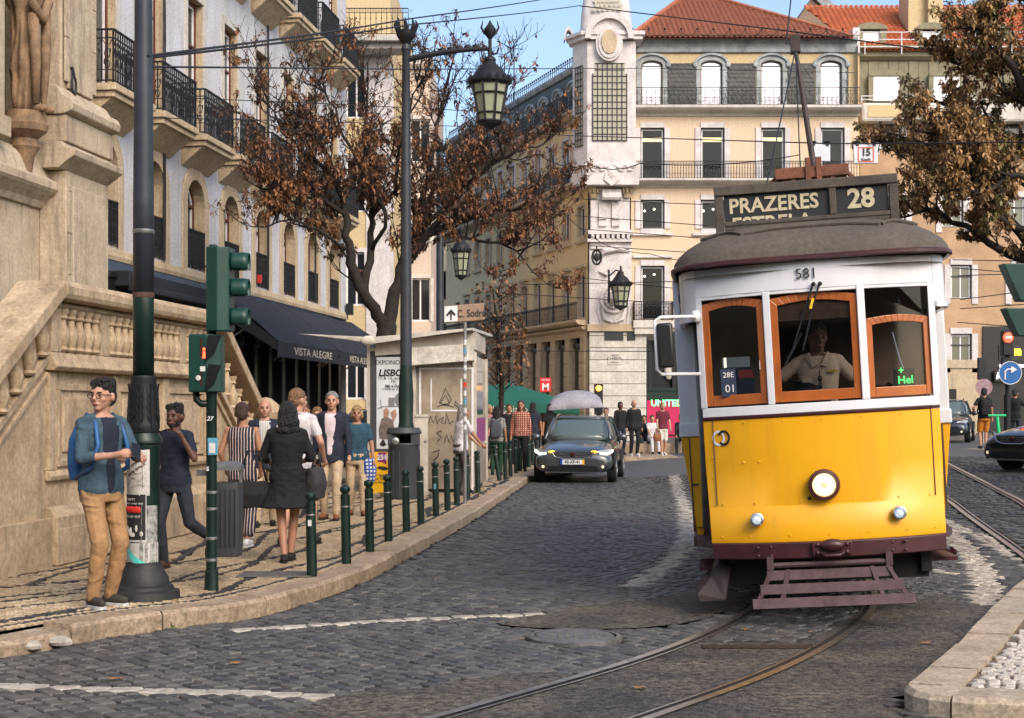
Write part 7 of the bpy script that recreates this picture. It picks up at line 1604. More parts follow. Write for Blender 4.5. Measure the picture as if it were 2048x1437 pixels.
for k, (a, b, c) in enumerate(((1140, 398, 410), (1150, 432, 452), (1160, 458, 478), (1180, 492, 508), (1060, 545, 585), (1040, 570, 562), (980, 585, 612), (1000, 702, 704))):
    wire(['highest', 'second highest', 'third highest', 'fourth', 'fifth', 'sixth', 'lowest sloping', 'level and lowest'][k] + ' thin wire crossing the cream corner facade left of the tram', [(a, b, 50), (1420, c, 44)], .012)
for k, (a, b, c) in enumerate(((1905, 520, 524), (1905, 536, 552), (1915, 552, 545), (1920, 600, 575), (1920, 618, 605), (1915, 645, 660))):
    wire(['top', 'second', 'third', 'fourth', 'fifth', 'lowest'][k] + ' wire crossing the tan building between the tram roof and the green visors', [(a, b, 36), (2110, c, 30)], .010)
wire('thin wire rising from the trolley head out of the picture', [(1572, 88, 16.3), (1584, -20, 17)], .008)
wire('long faint wire through the lower tree crown', [(360, 196, 28), (700, 210, 28), (1130, 232, 40)], .008)
wire('faint wire in front of the balconies at mid height', [(300, 236, 24), (640, 243, 28), (1160, 262, 40)], .008)
# ================================================================= CARS
CARG = mat('car window glass', (.09, .12, .12), .05, spec=1.); TYRE = mat('black tyre', (.012, .012, .013), .8); RIM = mat('alloy rim', (.35, .35, .37), .3, .9)  # car glass base lifted towards green in place of reflected sky
def car(name, label, loc, rz, paint, plate=None, roofload=False, lights=True):
    t = thing(name, label, 'car', loc, rz); P = [(-2.18, .66, .34, .60), (-2.14, .78, .24, .68), (-2.02, .86, .20, .76), (-1.7, .893, .20, .84), (-1.3, .90, .20, .915), (-.95, .90, .20, .965), (0, .90, .20, .98), (1.1, .90, .20, 1.0), (1.7, .885, .24, 1.02), (2.1, .83, .32, 1.0), (2.22, .72, .42, .92)]
    m = MB(); n = 20; vs = []
    for y, hw, zb, zt in P:
        for k in range(n):
            a = 2 * pi * (k + .5) / n; c_, s_ = cos(a), sin(a); e = 2 / 3.6; x = math.copysign(abs(c_) ** e, c_) * hw; z = (zb + zt) / 2 + math.copysign(abs(s_) ** e, s_) * (zt - zb) / 2
            if z > (zb + zt) / 2 + .1: x *= 1 - .09 * (z - zb) / (zt - zb)
            vs.append((x, y, z))
    m.add(vs, [(j * n + k, j * n + (k + 1) % n, (j + 1) * n + (k + 1) % n, (j + 1) * n + k) for j in range(len(P) - 1) for k in range(n)] + [tuple(range(n))[::-1], tuple(range((len(P) - 1) * n, len(P) * n))])
    b = m.build('body', paint, t, True); sb = b.modifiers.new('s', 'SUBSURF'); sb.levels = sb.render_levels = 1
    m = MB(); G_ = [(0, .52, .94, .80, 1.5), (0, .57, 1.1, .755, 1.3), (0, .62, 1.28, .69, 1.07), (0, .66, 1.42, .61, .86)]; m.loft(G_, 28, e=4.5); m.build('cabin_glass', CARG, t, True)
    m = MB(); m.loft([(0, .66, 1.415, .63, .89), (0, .68, 1.46, .585, .80), (0, .70, 1.485, .45, .6)], 28, e=4.5); m.build('roof', paint, t, True)
    for s in (-1, 1):
        m = MB(); m.tube([(s * .745, -.95, .95), (s * .68, -.60, 1.2), (s * .60, -.16, 1.43)], [.035, .03, .03], 6); m.build('windscreen_pillar', paint, t, True); m = MB(); m.bar((s * .775, .45, .97), (s * .655, .5, 1.43), .05, .03); m.bar((s * .78, 1.45, .97), (s * .62, 1.2, 1.43), .09, .03); m.build('door_pillar', paint, t)
        m = MB(); m.ell((s * 1.0, -.62, 1.0), (.12, .07, .08), seg=12); m.bar((s * .86, -.6, .95), (s * .95, -.6, .98), .04, .03); m.build('wing_mirror', paint, t, True)
        hl = mat('headlamp housing', (.25, .27, .28), .15, .4); LIT = mat('daytime running light', (1, 1, .95), emit=(1, 1, .93), es=1.8); IND = mat('lit amber indicator', (1, .5, .02), emit=(1, .48, .02), es=1.6)
        m = MB(); q = [(.50, -2.115, .655), (.62, -2.08, .645), (.80, -1.98, .655), (.865, -1.84, .70), (.80, -1.88, .765), (.62, -2.02, .735), (.50, -2.10, .70)]; m.prism([(s * x, y, z) for x, y, z in q], (0, .03, 0)); h = m.build('headlamp', hl, t, bevel=.008)
        if lights:
            m = MB(); m.tube([(s * .60, -2.115, .66), (s * .76, -2.05, .655), (s * .85, -1.92, .70), (s * .855, -1.88, .735)], .022, 6); m.build('running_light', LIT, h); m = MB(); m.ell((s * .47, -2.125, .70), (.075, .02, .026)); m.build('indicator', IND, h)
        m = MB(); m.lathe([(.09, 0), (.09, .02), (.05, .0), (0, .01)], seg=16); g = MB(); g.merge(m, Matrix.Translation((s * .66, -2.13, .37)) @ Matrix.Rotation(pi / 2, 4, 'X')); f = g.build('fog_lamp', IRON, t); m = MB(); m.ell((s * .66, -2.155, .37), (.035, .02, .035)); m.build('bulb', mat('fog lamp lens', (.8, .7, .55), .2, emit=(1, .8, .5), es=.25), f)
        for yy in (-1.36, 1.32):
            m = MB(); m.lathe([(.20, 0), (.31, .0), (.325, .03), (.325, .16), (.31, .2), (.2, .2)], seg=24); g = MB(); g.merge(m, Matrix.Translation((s * .92, yy, .325)) @ Matrix.Rotation(-s * pi / 2, 4, 'Y')); w_ = g.build('wheel', TYRE, t, 'auto'); m = MB(); m.lathe([(.21, .02), (.2, .0), (.18, .04), (.05, .03), (0, .01)], seg=20)
            for k in range(5): a = k * 2 * pi / 5; m.box((.03, -.02, .0), (.2, .02, .03)); q5 = m.v[-8:]; m.v[-8:] = [(x * cos(a) - y * sin(a), x * sin(a) + y * cos(a), z) for x, y, z in q5]
            g = MB(); g.merge(m, Matrix.Translation((s * .925, yy, .325)) @ Matrix.Rotation(-s * pi / 2, 4, 'Y')); g.build('rim', RIM, w_, 'auto')
            m = MB(); m.tube([(s * .885, yy + .37 * cos(a * pi / 10), .325 + .37 * sin(a * pi / 10)) for a in range(11)], .03, 5); m.build('wheel_arch', TYRE, t, True)
        m = MB(); m.box((s * .55, -2.05, .18), (s * .78, -1.95, .05)); 
    m = MB(); m.prism([(-.46, -2.165, .70), (.46, -2.165, .70), (.36, -2.20, .585), (.2, -2.21, .555), (-.2, -2.21, .555), (-.36, -2.20, .585)], (0, .04, 0)); g_ = m.build('grille', IRON, t, bevel=.006)
    m = MB()
    for r_ in range(3):
        for k in range(9): x = -.36 + k * .09 + (.045 if r_ % 2 else 0); (m.box((x - .026, -2.205, .595 + r_ * .035), (x + .026, -2.19, .605 + r_ * .035)) if abs(x) > .07 and abs(x) < .40 - .0 else 0)
    m.build('chrome_bars', CHR, g_); m = MB(); m.tube([(-.47, -2.17, .70), (-.38, -2.205, .585), (-.2, -2.22, .548), (.2, -2.22, .548), (.38, -2.205, .585), (.47, -2.17, .70)], .01, 5); m.build('chrome_strip', CHR, g_)
    m = MB(); m.lathe([(.045, 0), (.045, .02), (.036, .03), (0, .03)], seg=20); g = MB(); g.merge(m, Matrix.Translation((0, -2.195, .645)) @ Matrix.Rotation(pi / 2, 4, 'X')); g.build('round_badge', mat('red chrome badge', (.10, .02, .02), .3, .7), t)
    m = MB(); m.prism([(-.6, -2.17, .27), (.6, -2.17, .27), (.52, -2.19, .40), (-.52, -2.19, .40)], (0, .04, 0)); m.build('air_intake', IRON, t, bevel=.01)
    m = MB(); m.tube([(-.62, -2.185, .25), (.62, -2.185, .25)], .012, 5); m.build('lip_trim', CHR, t)
    if plate:
        m = MB(); m.box((-.26, -2.225, .425), (.26, -2.20, .53)); p = m.build('number_plate', WHT, t); m = MB(); m.box((-.262, -2.23, .424), (-.22, -2.222, .531)); m.build('blue_band', mat('plate blue', (.01, .08, .45), .4), p); m = MB(); m.box((.22, -2.23, .424), (.262, -2.222, .531)); m.build('yellow_band', mat('plate yellow', (.85, .5, .02), .4), p); text(plate, .10, INK, 'lettering', p, (-.0, -2.228, .478), bold=.02, sx=.9)
    m = MB(); m.box((-.5, -.58, 1.0), (-.28, -.54, 1.12)); m.build('dash_paper', mat('cream paper', (.7, .68, .4), .6), t) if plate else None
    for s in (-1, 1):
        m = MB(); m.tube([(s * .58, -.05, 1.46), (s * .57, .6, 1.53), (s * .54, 1.35, 1.47)], .014, 5); m.build('roof_rail', CHR, t)
    m = MB(); m.bar((-.55, -.86, 1.005), (.0, -.78, 1.03), .018); m.bar((.05, -.86, 1.005), (.6, -.78, 1.03), .018); m.build('wiper', TYRE, t)
    return t
GPAINT = mat('dark green grey metallic paint', (.065, .075, .08), .3, .5, coat=1.); a_ = radians(-7.5)
car('dark_estate_car', 'dark grey estate car with lit headlights and orange indicators coming down the setts', (1.62, 35.2, .0), a_, GPAINT, '43-XF-41')
car('black_hatchback', 'black car cut by the right edge showing its front wheel', (PX(2190, 29), 29, .45), radians(-62), mat('black car paint', (.015, .017, .02), .2, .4, coat=1.), None, lights=False)
car('dark_parked_car', 'dark car just showing between the tram and the man in orange shorts', (PX(1908, 52), 53, .5), radians(-20), mat('dark blue car paint', (.02, .025, .035), .25, .4, coat=1.), None, lights=False)
car('silver_car', 'pale car glimpsed behind the woman in the teal top', (PX(775, 38), 38.5, PAV), radians(25), mat('silver car paint', (.55, .57, .6), .3, .5, coat=1.), None, lights=False)
# pale canopy behind the car: tourist three-wheeler
t = thing('tourist_tricycle', 'tourist three wheeler with a pale domed fabric canopy behind the dark car', 'tricycle', (PX(1150, 44), 44, 0)); sT = F / 44
def tz_(py): return PZ(py, 44)
m = MB(); vs = []; N, K = 14, 8
for i in range(N + 1):
    for j in range(K + 1):
        u = -1 + 2 * i / N; v = -1 + 2 * j / K; h = max(0, (1 - u * u)) ** .5 * max(0, 1 - v * v) ** .5; vs.append((u * .82 + .08 * u * h, v * .7, tz_(818) + h * .54 - .0 + .05 * u))
m.add(vs, [(i * (K + 1) + j, (i + 1) * (K + 1) + j, (i + 1) * (K + 1) + j + 1, i * (K + 1) + j + 1) for i in range(N) for j in range(K)]); o = m.build('canopy', mat('pale lilac canvas', (.34, .34, .39), .6, var=.35, vs=2.5, bump=.3, bs=5), t, True); b = o.modifiers.new('t', 'SOLIDIFY'); b.thickness = .02
m = MB(); m.box((-.6, -.5, .35), (.6, 1.4, 1.0)); m.box((-.5, -1.0, .4), (.5, -.5, .8)); m.build('body', mat('cream vehicle body', (.6, .5, .36), .4), t, bevel=.12); m = MB()
for s in (-1, 1):
    for yy in (-.6, .65): m.tube([(s * .65, yy, .8), (s * .72, yy, tz_(818))], .025, 6)
m.build('canopy_post', IRON, t); m = MB(); m.add([(-.55, -.75, 1.0), (.55, -.75, 1.0), (.48, -.5, 1.55), (-.48, -.5, 1.55)], [(0, 1, 2, 3)]); m.build('windscreen', CLRG, t)
for x, y in ((-.55, .9), (.55, .9), (0, -.9)):
    m = MB(); m.lathe([(.1, -.07), (.27, -.07), (.28, .0), (.27, .07), (.1, .07)], seg=18); g = MB(); g.merge(m, Matrix.Translation((x, y, .28)) @ Matrix.Rotation(pi / 2, 4, 'Y')); g.build('wheel', TYRE, t)
# low stone ledge where people sit, with rail
t = thing('stone_ledge', 'low stone ledge with a thin rail where people sit below the magenta shop', 'ledge', (PX(1320, 50), 50, 0)); m = MB(); m.box((-1.5, 0, 0), (3.2, .6, PZ(888, 50))); m.box((-1.6, -.4, 0), (3.2, -.002, .1)); m.build('block', KERBM, t, bevel=.02); m = MB(); m.tube([(-1.4, .5, PZ(872, 50)), (3.2, .5, PZ(872, 50))], .02, 6)
for k in range(5): m.tube([(-1.3 + k, .5, .4), (-1.3 + k, .5, PZ(872, 50))], .02, 5)
m.build('rail', IRON, t)
t = thing('electric_scooter', 'green electric scooter standing near the signal post at right', 'scooter', (PX(2003, 33.6), 33.6, .42)); SC = mat('scooter green', (.03, .5, .2), .4); m = MB(); m.tube([(0, 0, .15), (-.1, 0, 1.05)], .04, 8); m.tube([(-.3, 0, 1.08), (.1, 0, 1.08)], .025, 6); m.build('stem', SC, t); m = MB(); m.box((-.05, .0, .12), (.08, .8, .18)); m.build('deck', IRON, t, bevel=.02)
for y in (-.05, .9): m = MB(); m.lathe([(.02, -.03), (.11, -.03), (.12, 0), (.11, .03), (.02, .03)], seg=16); g = MB(); g.merge(m, Matrix.Translation((0, y, .12)) @ Matrix.Rotation(pi / 2, 4, 'Y')); g.build('wheel', TYRE, t)
# ================================================================= TREES
BARK = mat('dark bark', (.032, .024, .02), .9, var=.6, vs=9, bump=.8, bs=30)
def make_tree(name, label, base, limbs, trunk_r, leafm, Yc, twig_len, n_twig, n_sub, leaf, density, spread, seedv, up=.35, keep=None):
    random.seed(seedv); t = thing(name, label, 'tree', base); B = Vector(base); tw = MB(); lf = MB(); tr = MB(); clusters = 0
    def leafcl(p, d):
        nl = random.choice((4, 5, 5, 6)); ax = Vector((U(-1, 1), U(-1, 1), U(-.5, .3))).normalized(); mi = min(len(leafm) - 1, int(abs(noise.noise(p * .9)) * 2.2 * len(leafm) + R() * 1.2))
        for k in range(nl):
            a = 2 * pi * k / nl + U(-.3, .3); o = ax.orthogonal().normalized(); b = ax.cross(o); dr = (o * cos(a) + b * sin(a) + Vector((0, 0, -U(.35, .8)))).normalized(); L = leaf * U(.6, 1.15); w_ = L * U(.2, .3); sd_ = dr.cross(Vector((U(-.4, .4), U(-.4, .4), 1))).normalized() * w_; q = p + dr * L * .1; mid = q + dr * L * .55 + Vector((0, 0, U(-.02, .03))); tip = q + dr * L + Vector((0, 0, -L * .18))
            lf.add([q, mid - sd_, tip, mid + sd_], [(0, 1, 2, 3)] if R() < .3 else [(0, 1, 2), (0, 2, 3)], mi)
    def twig(p, d, L, r, lev):
        n = 5; P = [p]; q = p.copy(); dd = d.copy()
        for k in range(n):
            dd = (dd + Vector((U(-1, 1), U(-1, 1), U(-.6, 1) * (1 if up > 0 else .4))) * .22 + Vector((0, 0, up * .18))).normalized(); q = q + dd * L / n; P.append(q.copy())
        tw.tube(P, [max(.004, r * (1 - .8 * k / n)) for k in range(n + 1)], 4 if lev else 5, cap=False)
        if lev < 2:
            for k in range(n_sub[lev]):
                j = random.randint(1, n); sdv = (dd + Vector((U(-1, 1), U(-1, 1), U(-.7, .9))) * 1.1).normalized(); twig(P[j], sdv, L * U(.35, .6), r * .5, lev + 1)
        if lev >= 1:
            for k in range(2, n + 1):
                if R() < density(P[k]): leafcl(P[k], dd)
    for li, (pts, r0, r1_) in enumerate(limbs):
        P = [Vector((PX(a, Yc + dy), Yc + dy, PZ(b, Yc + dy))) - B for a, b, dy in pts]; Q = []
        for i in range(len(P) - 1):
            a, b, c, d = P[max(i - 1, 0)], P[i], P[i + 1], P[min(i + 2, len(P) - 1)]
            for k in range(4): s = k / 4; Q.append(.5 * ((2 * b) + (c - a) * s + (2 * a - 5 * b + 4 * c - d) * s * s + (3 * b - a - 3 * c + d) * s ** 3) + (Vector((U(-1, 1), U(-1, 1), U(-1, 1))) * .04 if i + k else Vector((0, 0, 0))))
        Q.append(P[-1]); N = len(Q); m = MB(); m.tube(Q, [r0 + (r1_ - r0) * (k / (N - 1)) ** .8 for k in range(N)], 9); m.build('trunk' if li == 0 else 'limb', BARK, t, True)
        if li == 0: continue
        for k in range(n_twig):
            j = random.randint(int(N * .22), N - 1); a = Vector((U(-1, 1), U(-1, 1), U(-.4, 1))).normalized(); dl = (Q[j] - Q[j - 1]).normalized(); twig(Q[j], (a * spread + dl * .6 + Vector((0, 0, up))).normalized(), twig_len * U(.6, 1.3), .022, 0)
        twig(Q[-1], (Q[-1] - Q[-2]).normalized(), twig_len, .02, 0)
    o = tw.build('twigs', BARK, t); o['kind'] = 'stuff'; o = lf.build('crown', leafm, t); print('leaves', name, len(lf.f)); return t
RL1 = mat('red brown leaf', (.21, .10, .06), .7, var=.5, vs=12); RL2 = mat('dark brown leaf', (.13, .07, .045), .7, var=.5, vs=12); RL3 = mat('orange brown leaf', (.32, .15, .07), .7, var=.5, vs=12)
OL1 = mat('olive leaf', (.21, .18, .06), .65, var=.5, vs=9); OL2 = mat('golden brown leaf', (.48, .29, .12), .65, var=.5, vs=9); OL3 = mat('dull brown leaf', (.30, .18, .085), .65, var=.5, vs=9)
LT = [([(772, 985, 0), (771, 800, 0), (769, 700, 0), (770, 645, 0)], .27, .23),
      ([(768, 655, 0), (738, 600, -.3), (708, 540, -.5), (694, 470, -.6), (688, 410, -.6), (668, 340, -.8), (638, 285, -1), (596, 240, -1.2)], .17, .03),
      ([(728, 585, -.2), (742, 500, .2), (744, 430, .3), (751, 360, .5), (736, 280, .7), (728, 190, .8)], .12, .02),
      ([(774, 655, 0), (792, 585, .2), (806, 530, .3), (836, 492, .2), (872, 462, 0), (932, 440, -.3), (992, 424, -.6), (1062, 410, -.9)], .19, .03),
      ([(808, 530, .3), (840, 455, .8), (850, 380, 1), (868, 300, 1.1), (880, 230, 1.2), (896, 165, 1.2)], .13, .02),
      ([(858, 472, .1), (915, 395, -.3), (975, 335, -.6), (1030, 305, -.9), (1085, 290, -1)], .09, .02),
      ([(690, 430, -.6), (645, 402, -.9), (595, 390, -1.2), (538, 380, -1.6)], .07, .015),
      ([(676, 365, -.8), (622, 318, -.6), (572, 268, -.6), (540, 215, -.6)], .07, .015),
      ([(745, 430, .3), (788, 380, .2), (802, 300, 0), (818, 225, -.2), (834, 165, -.3)], .08, .015),
      ([(840, 455, .8), (905, 400, 1.2), (950, 300, 1.4), (980, 230, 1.2), (995, 195, 1.1)], .08, .015),
      ([(868, 462, 0), (930, 480, -.6), (1000, 485, -1), (1040, 510, -1.2)], .06, .015),
      ([(745, 500, .2), (770, 430, -.5), (700, 300, -.6), (660, 200, -.6), (640, 160, -.6)], .06, .015),
      ([(700, 500, -.5), (650, 470, -1), (590, 440, -1.4), (545, 450, -1.7)], .05, .015)]
LT = [(p, a * .84, b * .9) for p, a, b in LT]
bx_ = (PX(772, 31), 31, PAV)
make_tree('horse_chestnut_tree', 'autumn street tree with sparse rust brown leaves behind the kiosk and lamp', bx_, LT, .27, [RL2, RL1, RL3], 31, 1.0, 14, (6, 6), .105, lambda p: .24 if p.z < 6.2 else (.16 if p.z < 7.4 else .07), 1.0, 5, .3)
RT = [([(2230, 1000, 0), (2215, 800, 0), (2200, 640, 0)], .26, .22),
      ([(2200, 650, 0), (2110, 570, 0), (2048, 520, 0), (1990, 492, -.1), (1935, 455, -.2), (1880, 432, -.3), (1845, 424, -.4)], .12, .02),
      ([(2110, 560, 0), (2020, 440, .3), (1960, 400, .4), (1915, 360, .5), (1865, 335, .5), (1820, 322, .5)], .1, .015),
      ([(2200, 650, 0), (2110, 400, .4), (2040, 300, .6), (1960, 240, .6), (1905, 218, .5), (1875, 205, .4)], .13, .02),
      ([(2150, 500, 0), (2060, 200, -.4), (2000, 100, -.6), (1960, 60, -.8)], .12, .02),
      ([(2110, 400, .4), (1990, 330, -.5), (1940, 290, -.9), (1890, 275, -1)], .07, .015),
      ([(2150, 450, 0), (2050, 350, -.9), (1980, 380, -1.2), (1920, 380, -1.4)], .07, .015),
      ([(2060, 220, -.4), (1990, 170, .2), (1920, 130, .3)], .06, .015),
      ([(2150, 350, -.4), (2080, 60, .2), (2040, -20, .3)], .1, .015),
      ([(2048, 460, 0), (1980, 420, -.8), (1930, 330, -.9), (1860, 285, -.2), (1790, 285, 0)], .06, .012)]
make_tree('plane_tree', 'leafy brown and olive tree overhanging the right edge above the tram', (PX(2230, 24), 24, 0), RT, .26, [OL1, OL3, OL2], 24, .56, 19, (5, 5), .095, lambda p: .36, .8, 11, .05)
# small shrub like lower foliage at kiosk right
random.seed(3)
m = MB(); BS = (PX(1000, 42), 42, PAV); Q = []
for k in range(900):
    a, r_ = U(0, 6.28), sqrt(R()); p = Vector((r_ * cos(a) * .75, r_ * sin(a) * .6, PZ(U(560, 770) if R() < .6 else U(640, 740), 42) - PAV)); p.x += (p.z - 4) * -.12
    d = Vector((U(-1, 1), U(-1, 1), U(-1, .1))).normalized(); s_ = d.cross(Vector((0, 0, 1))) * .045; L = .17; m.add([p, p + d * L * .5 - s_, p + d * L, p + d * L * .5 + s_], [(0, 1, 2, 3)], random.choice((0, 1, 2, 2)))
t = thing('young_tree', 'slender young tree with drooping orange brown leaves right of the kiosk', 'tree', BS); m.build('crown', [RL1, RL2, mat('tan leaf', (.34, .17, .07), .7, var=.4, vs=9)], t)
m = MB(); m.tube([(0, 0, 0), (.05, 0, 2.4), (-.1, .1, 4), (-.2, 0, PZ(580, 42) - PAV)], [.08, .07, .05, .015], 8); m.build('trunk', BARK, t, True); m = MB()
for k in range(26): z = U(1.8, 4.8); a = U(0, 6.28); m.tube([(-.05, 0, z), (.45 * cos(a), .4 * sin(a), z + .35), (.75 * cos(a), .6 * sin(a), z + .2)], [.02, .012, .005], 4)
o = m.build('twigs', BARK, t); o['kind'] = 'stuff'
# ================================================================= PEOPLE
SK = {'light': mat('light skin', (.46, .25, .17), .5, var=.15, vs=12), 'tan': mat('tanned skin', (.36, .18, .11), .5, var=.15, vs=12), 'brown': mat('brown skin', (.12, .055, .035), .5, var=.15, vs=12)}
def cloth(n, c, v=.3, b=.35):
    if n in _mc: return _mc[n]
    m = mat(n, c, .85, var=v, vs=9, bump=b, bs=7, dist=.05, grit=.2); t = m.node_tree; tc = nd(t, 'ShaderNodeTexCoord'); mp = nd(t, 'ShaderNodeMapping'); mp.inputs['Scale'].default_value = (1.2, 1.2, 2.1); mp.inputs['Rotation'].default_value = (.5, .3, 0); t.links.new(tc.outputs['Object'], mp.inputs[0])
    for q in t.nodes:
        if q.type == 'BUMP': nz = q.inputs['Height'].links[0].from_node
    nz.noise_type = 'RIDGED_MULTIFRACTAL'; nz.inputs['Detail'].default_value = 2.5; nz.inputs['Distortion'].default_value = .8; nz.inputs['Scale'].default_value = 4.2; t.links.new(mp.outputs[0], nz.inputs['Vector']); return m
def patt(name, bg_, fg, freq, thr=.75, axis='X', bg2=None):
    m = bpy.data.materials.new(name); m.use_nodes = True; t = m.node_tree; b = t.nodes['Principled BSDF']; b.inputs['Roughness'].default_value = .85; tc = nd(t, 'ShaderNodeTexCoord'); prev = None; col_ = None
    for ax in axis:
        w_ = nd(t, 'ShaderNodeTexWave', wave_type='BANDS', bands_direction=ax); w_.inputs['Scale'].default_value = freq; w_.inputs['Distortion'].default_value = .6; w_.inputs['Detail'].default_value = 1; t.links.new(tc.outputs['Object'], w_.inputs[0]); g = nd(t, 'ShaderNodeMath', operation='GREATER_THAN'); g.inputs[1].default_value = thr; t.links.new(w_.outputs['Fac'], g.inputs[0]); mx = nd(t, 'ShaderNodeMix', data_type='RGBA'); mx.inputs['A'].default_value = (*bg_, 1); mx.inputs['B'].default_value = (*(fg if ax != 'Z' else (bg2 or fg)), 1)
        if col_: t.links.new(col_, mx.inputs['A'])
        t.links.new(g.outputs[0], mx.inputs['Factor']); col_ = mx.outputs['Result']
    t.links.new(col_, b.inputs['Base Color']); return m
HAIRM = {k: mat(k + ' hair', c, .42, var=.5, vs=14, bump=1., bs=45, dist=.04) for k, c in (('black', (.012, .01, .01)), ('brown', (.06, .03, .018)), ('grey', (.28, .26, .24)), ('blond', (.42, .28, .13)), ('sandy', (.26, .14, .07)))}
EYEM = mat('eye and brow', (.025, .015, .012), .4); LIPM = mat('lips', (.30, .09, .07), .5); BLKSH = cloth('black leather shoe', (.015, .014, .014)); 
def ik(a, c, l1, l2, pole):
    a, c = Vector(a), Vector(c); d = c - a; L = d.length; mx_ = (l1 + l2) * .995
    if L > mx_: c = a + d * (mx_ / L); d = c - a; L = mx_
    x = (l1 * l1 - l2 * l2 + L * L) / (2 * L); h = sqrt(max(0, l1 * l1 - x * x)); u = d / L; p = Vector(pole); p = (p - u * p.dot(u)).normalized(); return a + u * x + p * h, c
def soft(m, name, mt, par, vox, sm=4, disp=0):
    o = m.build(name, mt, par); r = o.modifiers.new('r', 'REMESH'); r.mode = 'VOXEL'; r.voxel_size = vox; r.use_smooth_shade = True
    s = o.modifiers.new('s', 'SMOOTH'); s.iterations = sm; s.factor = .5
    if disp:
        tx = bpy.data.textures.get('folds') or bpy.data.textures.new('folds', 'CLOUDS'); tx.noise_scale = .09; d = o.modifiers.new('d', 'DISPLACE'); d.texture = tx; d.strength = disp; d.mid_level = .5
    return o
def person(label, px, Y, H, yaw, top=None, bottom=None, skin='light', hair=('brown', 'short'), hands=None, feet=None, head=(0, 0), sleeve='tee', legs='trousers', shoe=None, z0=PAV, vox=.014, lean=0., fat=1., hem=None, hip=.93, loc=None, rot=None, beard=False, glasses=False, inner=None, poles=None, footz=None, fdir=None, brief=False):
    s_ = H / 1.75; t = thing('person', label, 'person', loc or (PX(px, Y), Y, z0), radians(yaw), rot=rot); t.scale = (s_, s_, s_)
    hands = hands or {}; feet = feet or {}; poles = poles or {}; sm = SK[skin]; dz = hip - .93
    def yo(z): return -lean * max(0, z - .93)
    secs = [(.84, .150, .105), (.90, .165, .118), (.98, .160, .112), (1.08, .138, .10), (1.2, .150, .108), (1.32, .166, .112), (1.39, .160, .10), (1.44, .135, .078), (1.475, .07, .062)]
    def torso(m, inf, za=.84, zb=1.475, flare=0):
        m.loft([(0, yo(z), z + dz, (rx * fat if z < 1.35 else rx) + inf + flare * max(0, 1.05 - z), ry * fat + inf + flare * .7 * max(0, 1.05 - z)) for z, rx, ry in secs if za - 1e-6 <= z <= zb + 1e-6], 18, e=2.5)
    A = {}; Lg = {}
    for s in (-1, 1):
        sh = Vector((s * .165, yo(1.4), 1.395 + dz)); w_ = hands.get(s, (s * .25, -.04 + yo(1), .80 + dz)); e, w2 = ik(sh, w_, .285, .25, poles.get(s, (s * .5, .6, -.3))); A[s] = (sh, e, w2)
        hp = Vector((s * .09, 0, .90 + dz)); f = feet.get(s, (s * .10, .02, .08)); k, f2 = ik(hp, f, .43, .42, (s * .08, -1, 0)); Lg[s] = (hp, k, f2)
    b = MB(); torso(b, -.022)
    hy = yo(1.6); ry_ = Matrix.Rotation(radians(head[0]), 4, 'Z') @ Matrix.Rotation(radians(head[1]), 4, 'X'); HT = Matrix.Translation((0, hy, 1.538 + dz)) @ ry_ @ Matrix.Scale(1.13, 4); hm = MB()
    hm.ell((0, .005, .075), (.073, .090, .10)); hm.ell((0, -.030, .03), (.056, .062, .075)); hm.ell((0, -.062, -.022), (.028, .026, .022)); hm.tube([(0, -.088, .075), (0, -.108, .038), (0, -.094, .03)], [.009, .014, .012], 6)
    hm.ell((0, -.078, .088), (.045, .016, .012))
    for s in (-1, 1): hm.ell((s * .076, .008, .05), (.011, .02, .030)); hm.ell((s * .038, -.062, .035), (.02, .02, .022))
    hm.ell((0, -.087, .004), (.024, .012, .012)); b.merge(hm, HT); b.cap((0, yo(1.45) + .015, 1.43 + dz), (0, hy + .005, 1.57 + dz), .060, .056)
    for s in (-1, 1):
        sh, e, w2 = A[s]; b.ell(sh, (.052,) * 3); b.cap(sh, e, .046, .038); b.cap(e, w2, .038, .025)
        d = (w2 - e).normalized(); d = (d + Vector((0, 0, -.15))).normalized() if s not in hands else (d + Vector((0, -.2, .1))).normalized(); q = d.orthogonal().normalized(); n_ = Vector((-s, -.25, 0)); n_ = (n_ - d * n_.dot(d)).normalized() if abs(n_.dot(d)) < .95 else q; x_ = d.cross(n_)
        pc_ = w2 + d * .05; b.cap(w2, pc_ + d * .02, .026, .030); 
        for k in range(4): 
            o_ = x_ * (k - 1.5) * .019; L = (.062, .072, .068, .052)[k]; p0 = pc_ + o_ + d * .02; p1 = p0 + d * L * .55 + n_ * .008; b.cap(p0, p1, .0098, .009, 8); b.cap(p1, p1 + (d * .75 + n_ * .65).normalized() * L * .5, .009, .0075, 8)
        b.cap(w2 + d * .02 + x_ * -.018, w2 + d * .055 - x_ * .042 + n_ * .012, .012, .010, 8); b.cap(w2 + d * .055 - x_ * .042 + n_ * .012, w2 + d * .085 - x_ * .045 + n_ * .022, .010, .008, 8)
        hp, k, f = Lg[s]; b.cap(hp, k, .078, .052); b.cap(k, k.lerp(f, .35), .05, .054); b.cap(k.lerp(f, .3), f, .053, .034); fd_ = Vector((fdir or {}).get(s, (s * .15, -1, -.12))).normalized(); b.cap(f + Vector((0, .02, -.03)), f + fd_ * .13 + Vector((0, 0, -.035)), .033, .026)
    body = soft(b, 'body', sm, t, vox * .8, 3)
    m = MB(); Hm = lambda c, r, g=m: g.ell(HT @ Vector(c), r, rot=ry_.to_3x3() * 1.13, seg=10, rings=6)
    for s in (-1, 1): Hm((s * .029, -.083, .062), (.011, .006, .006)); Hm((s * .03, -.086, .083), (.018, .007, .004))
    m.build('eyes', EYEM, body, True)
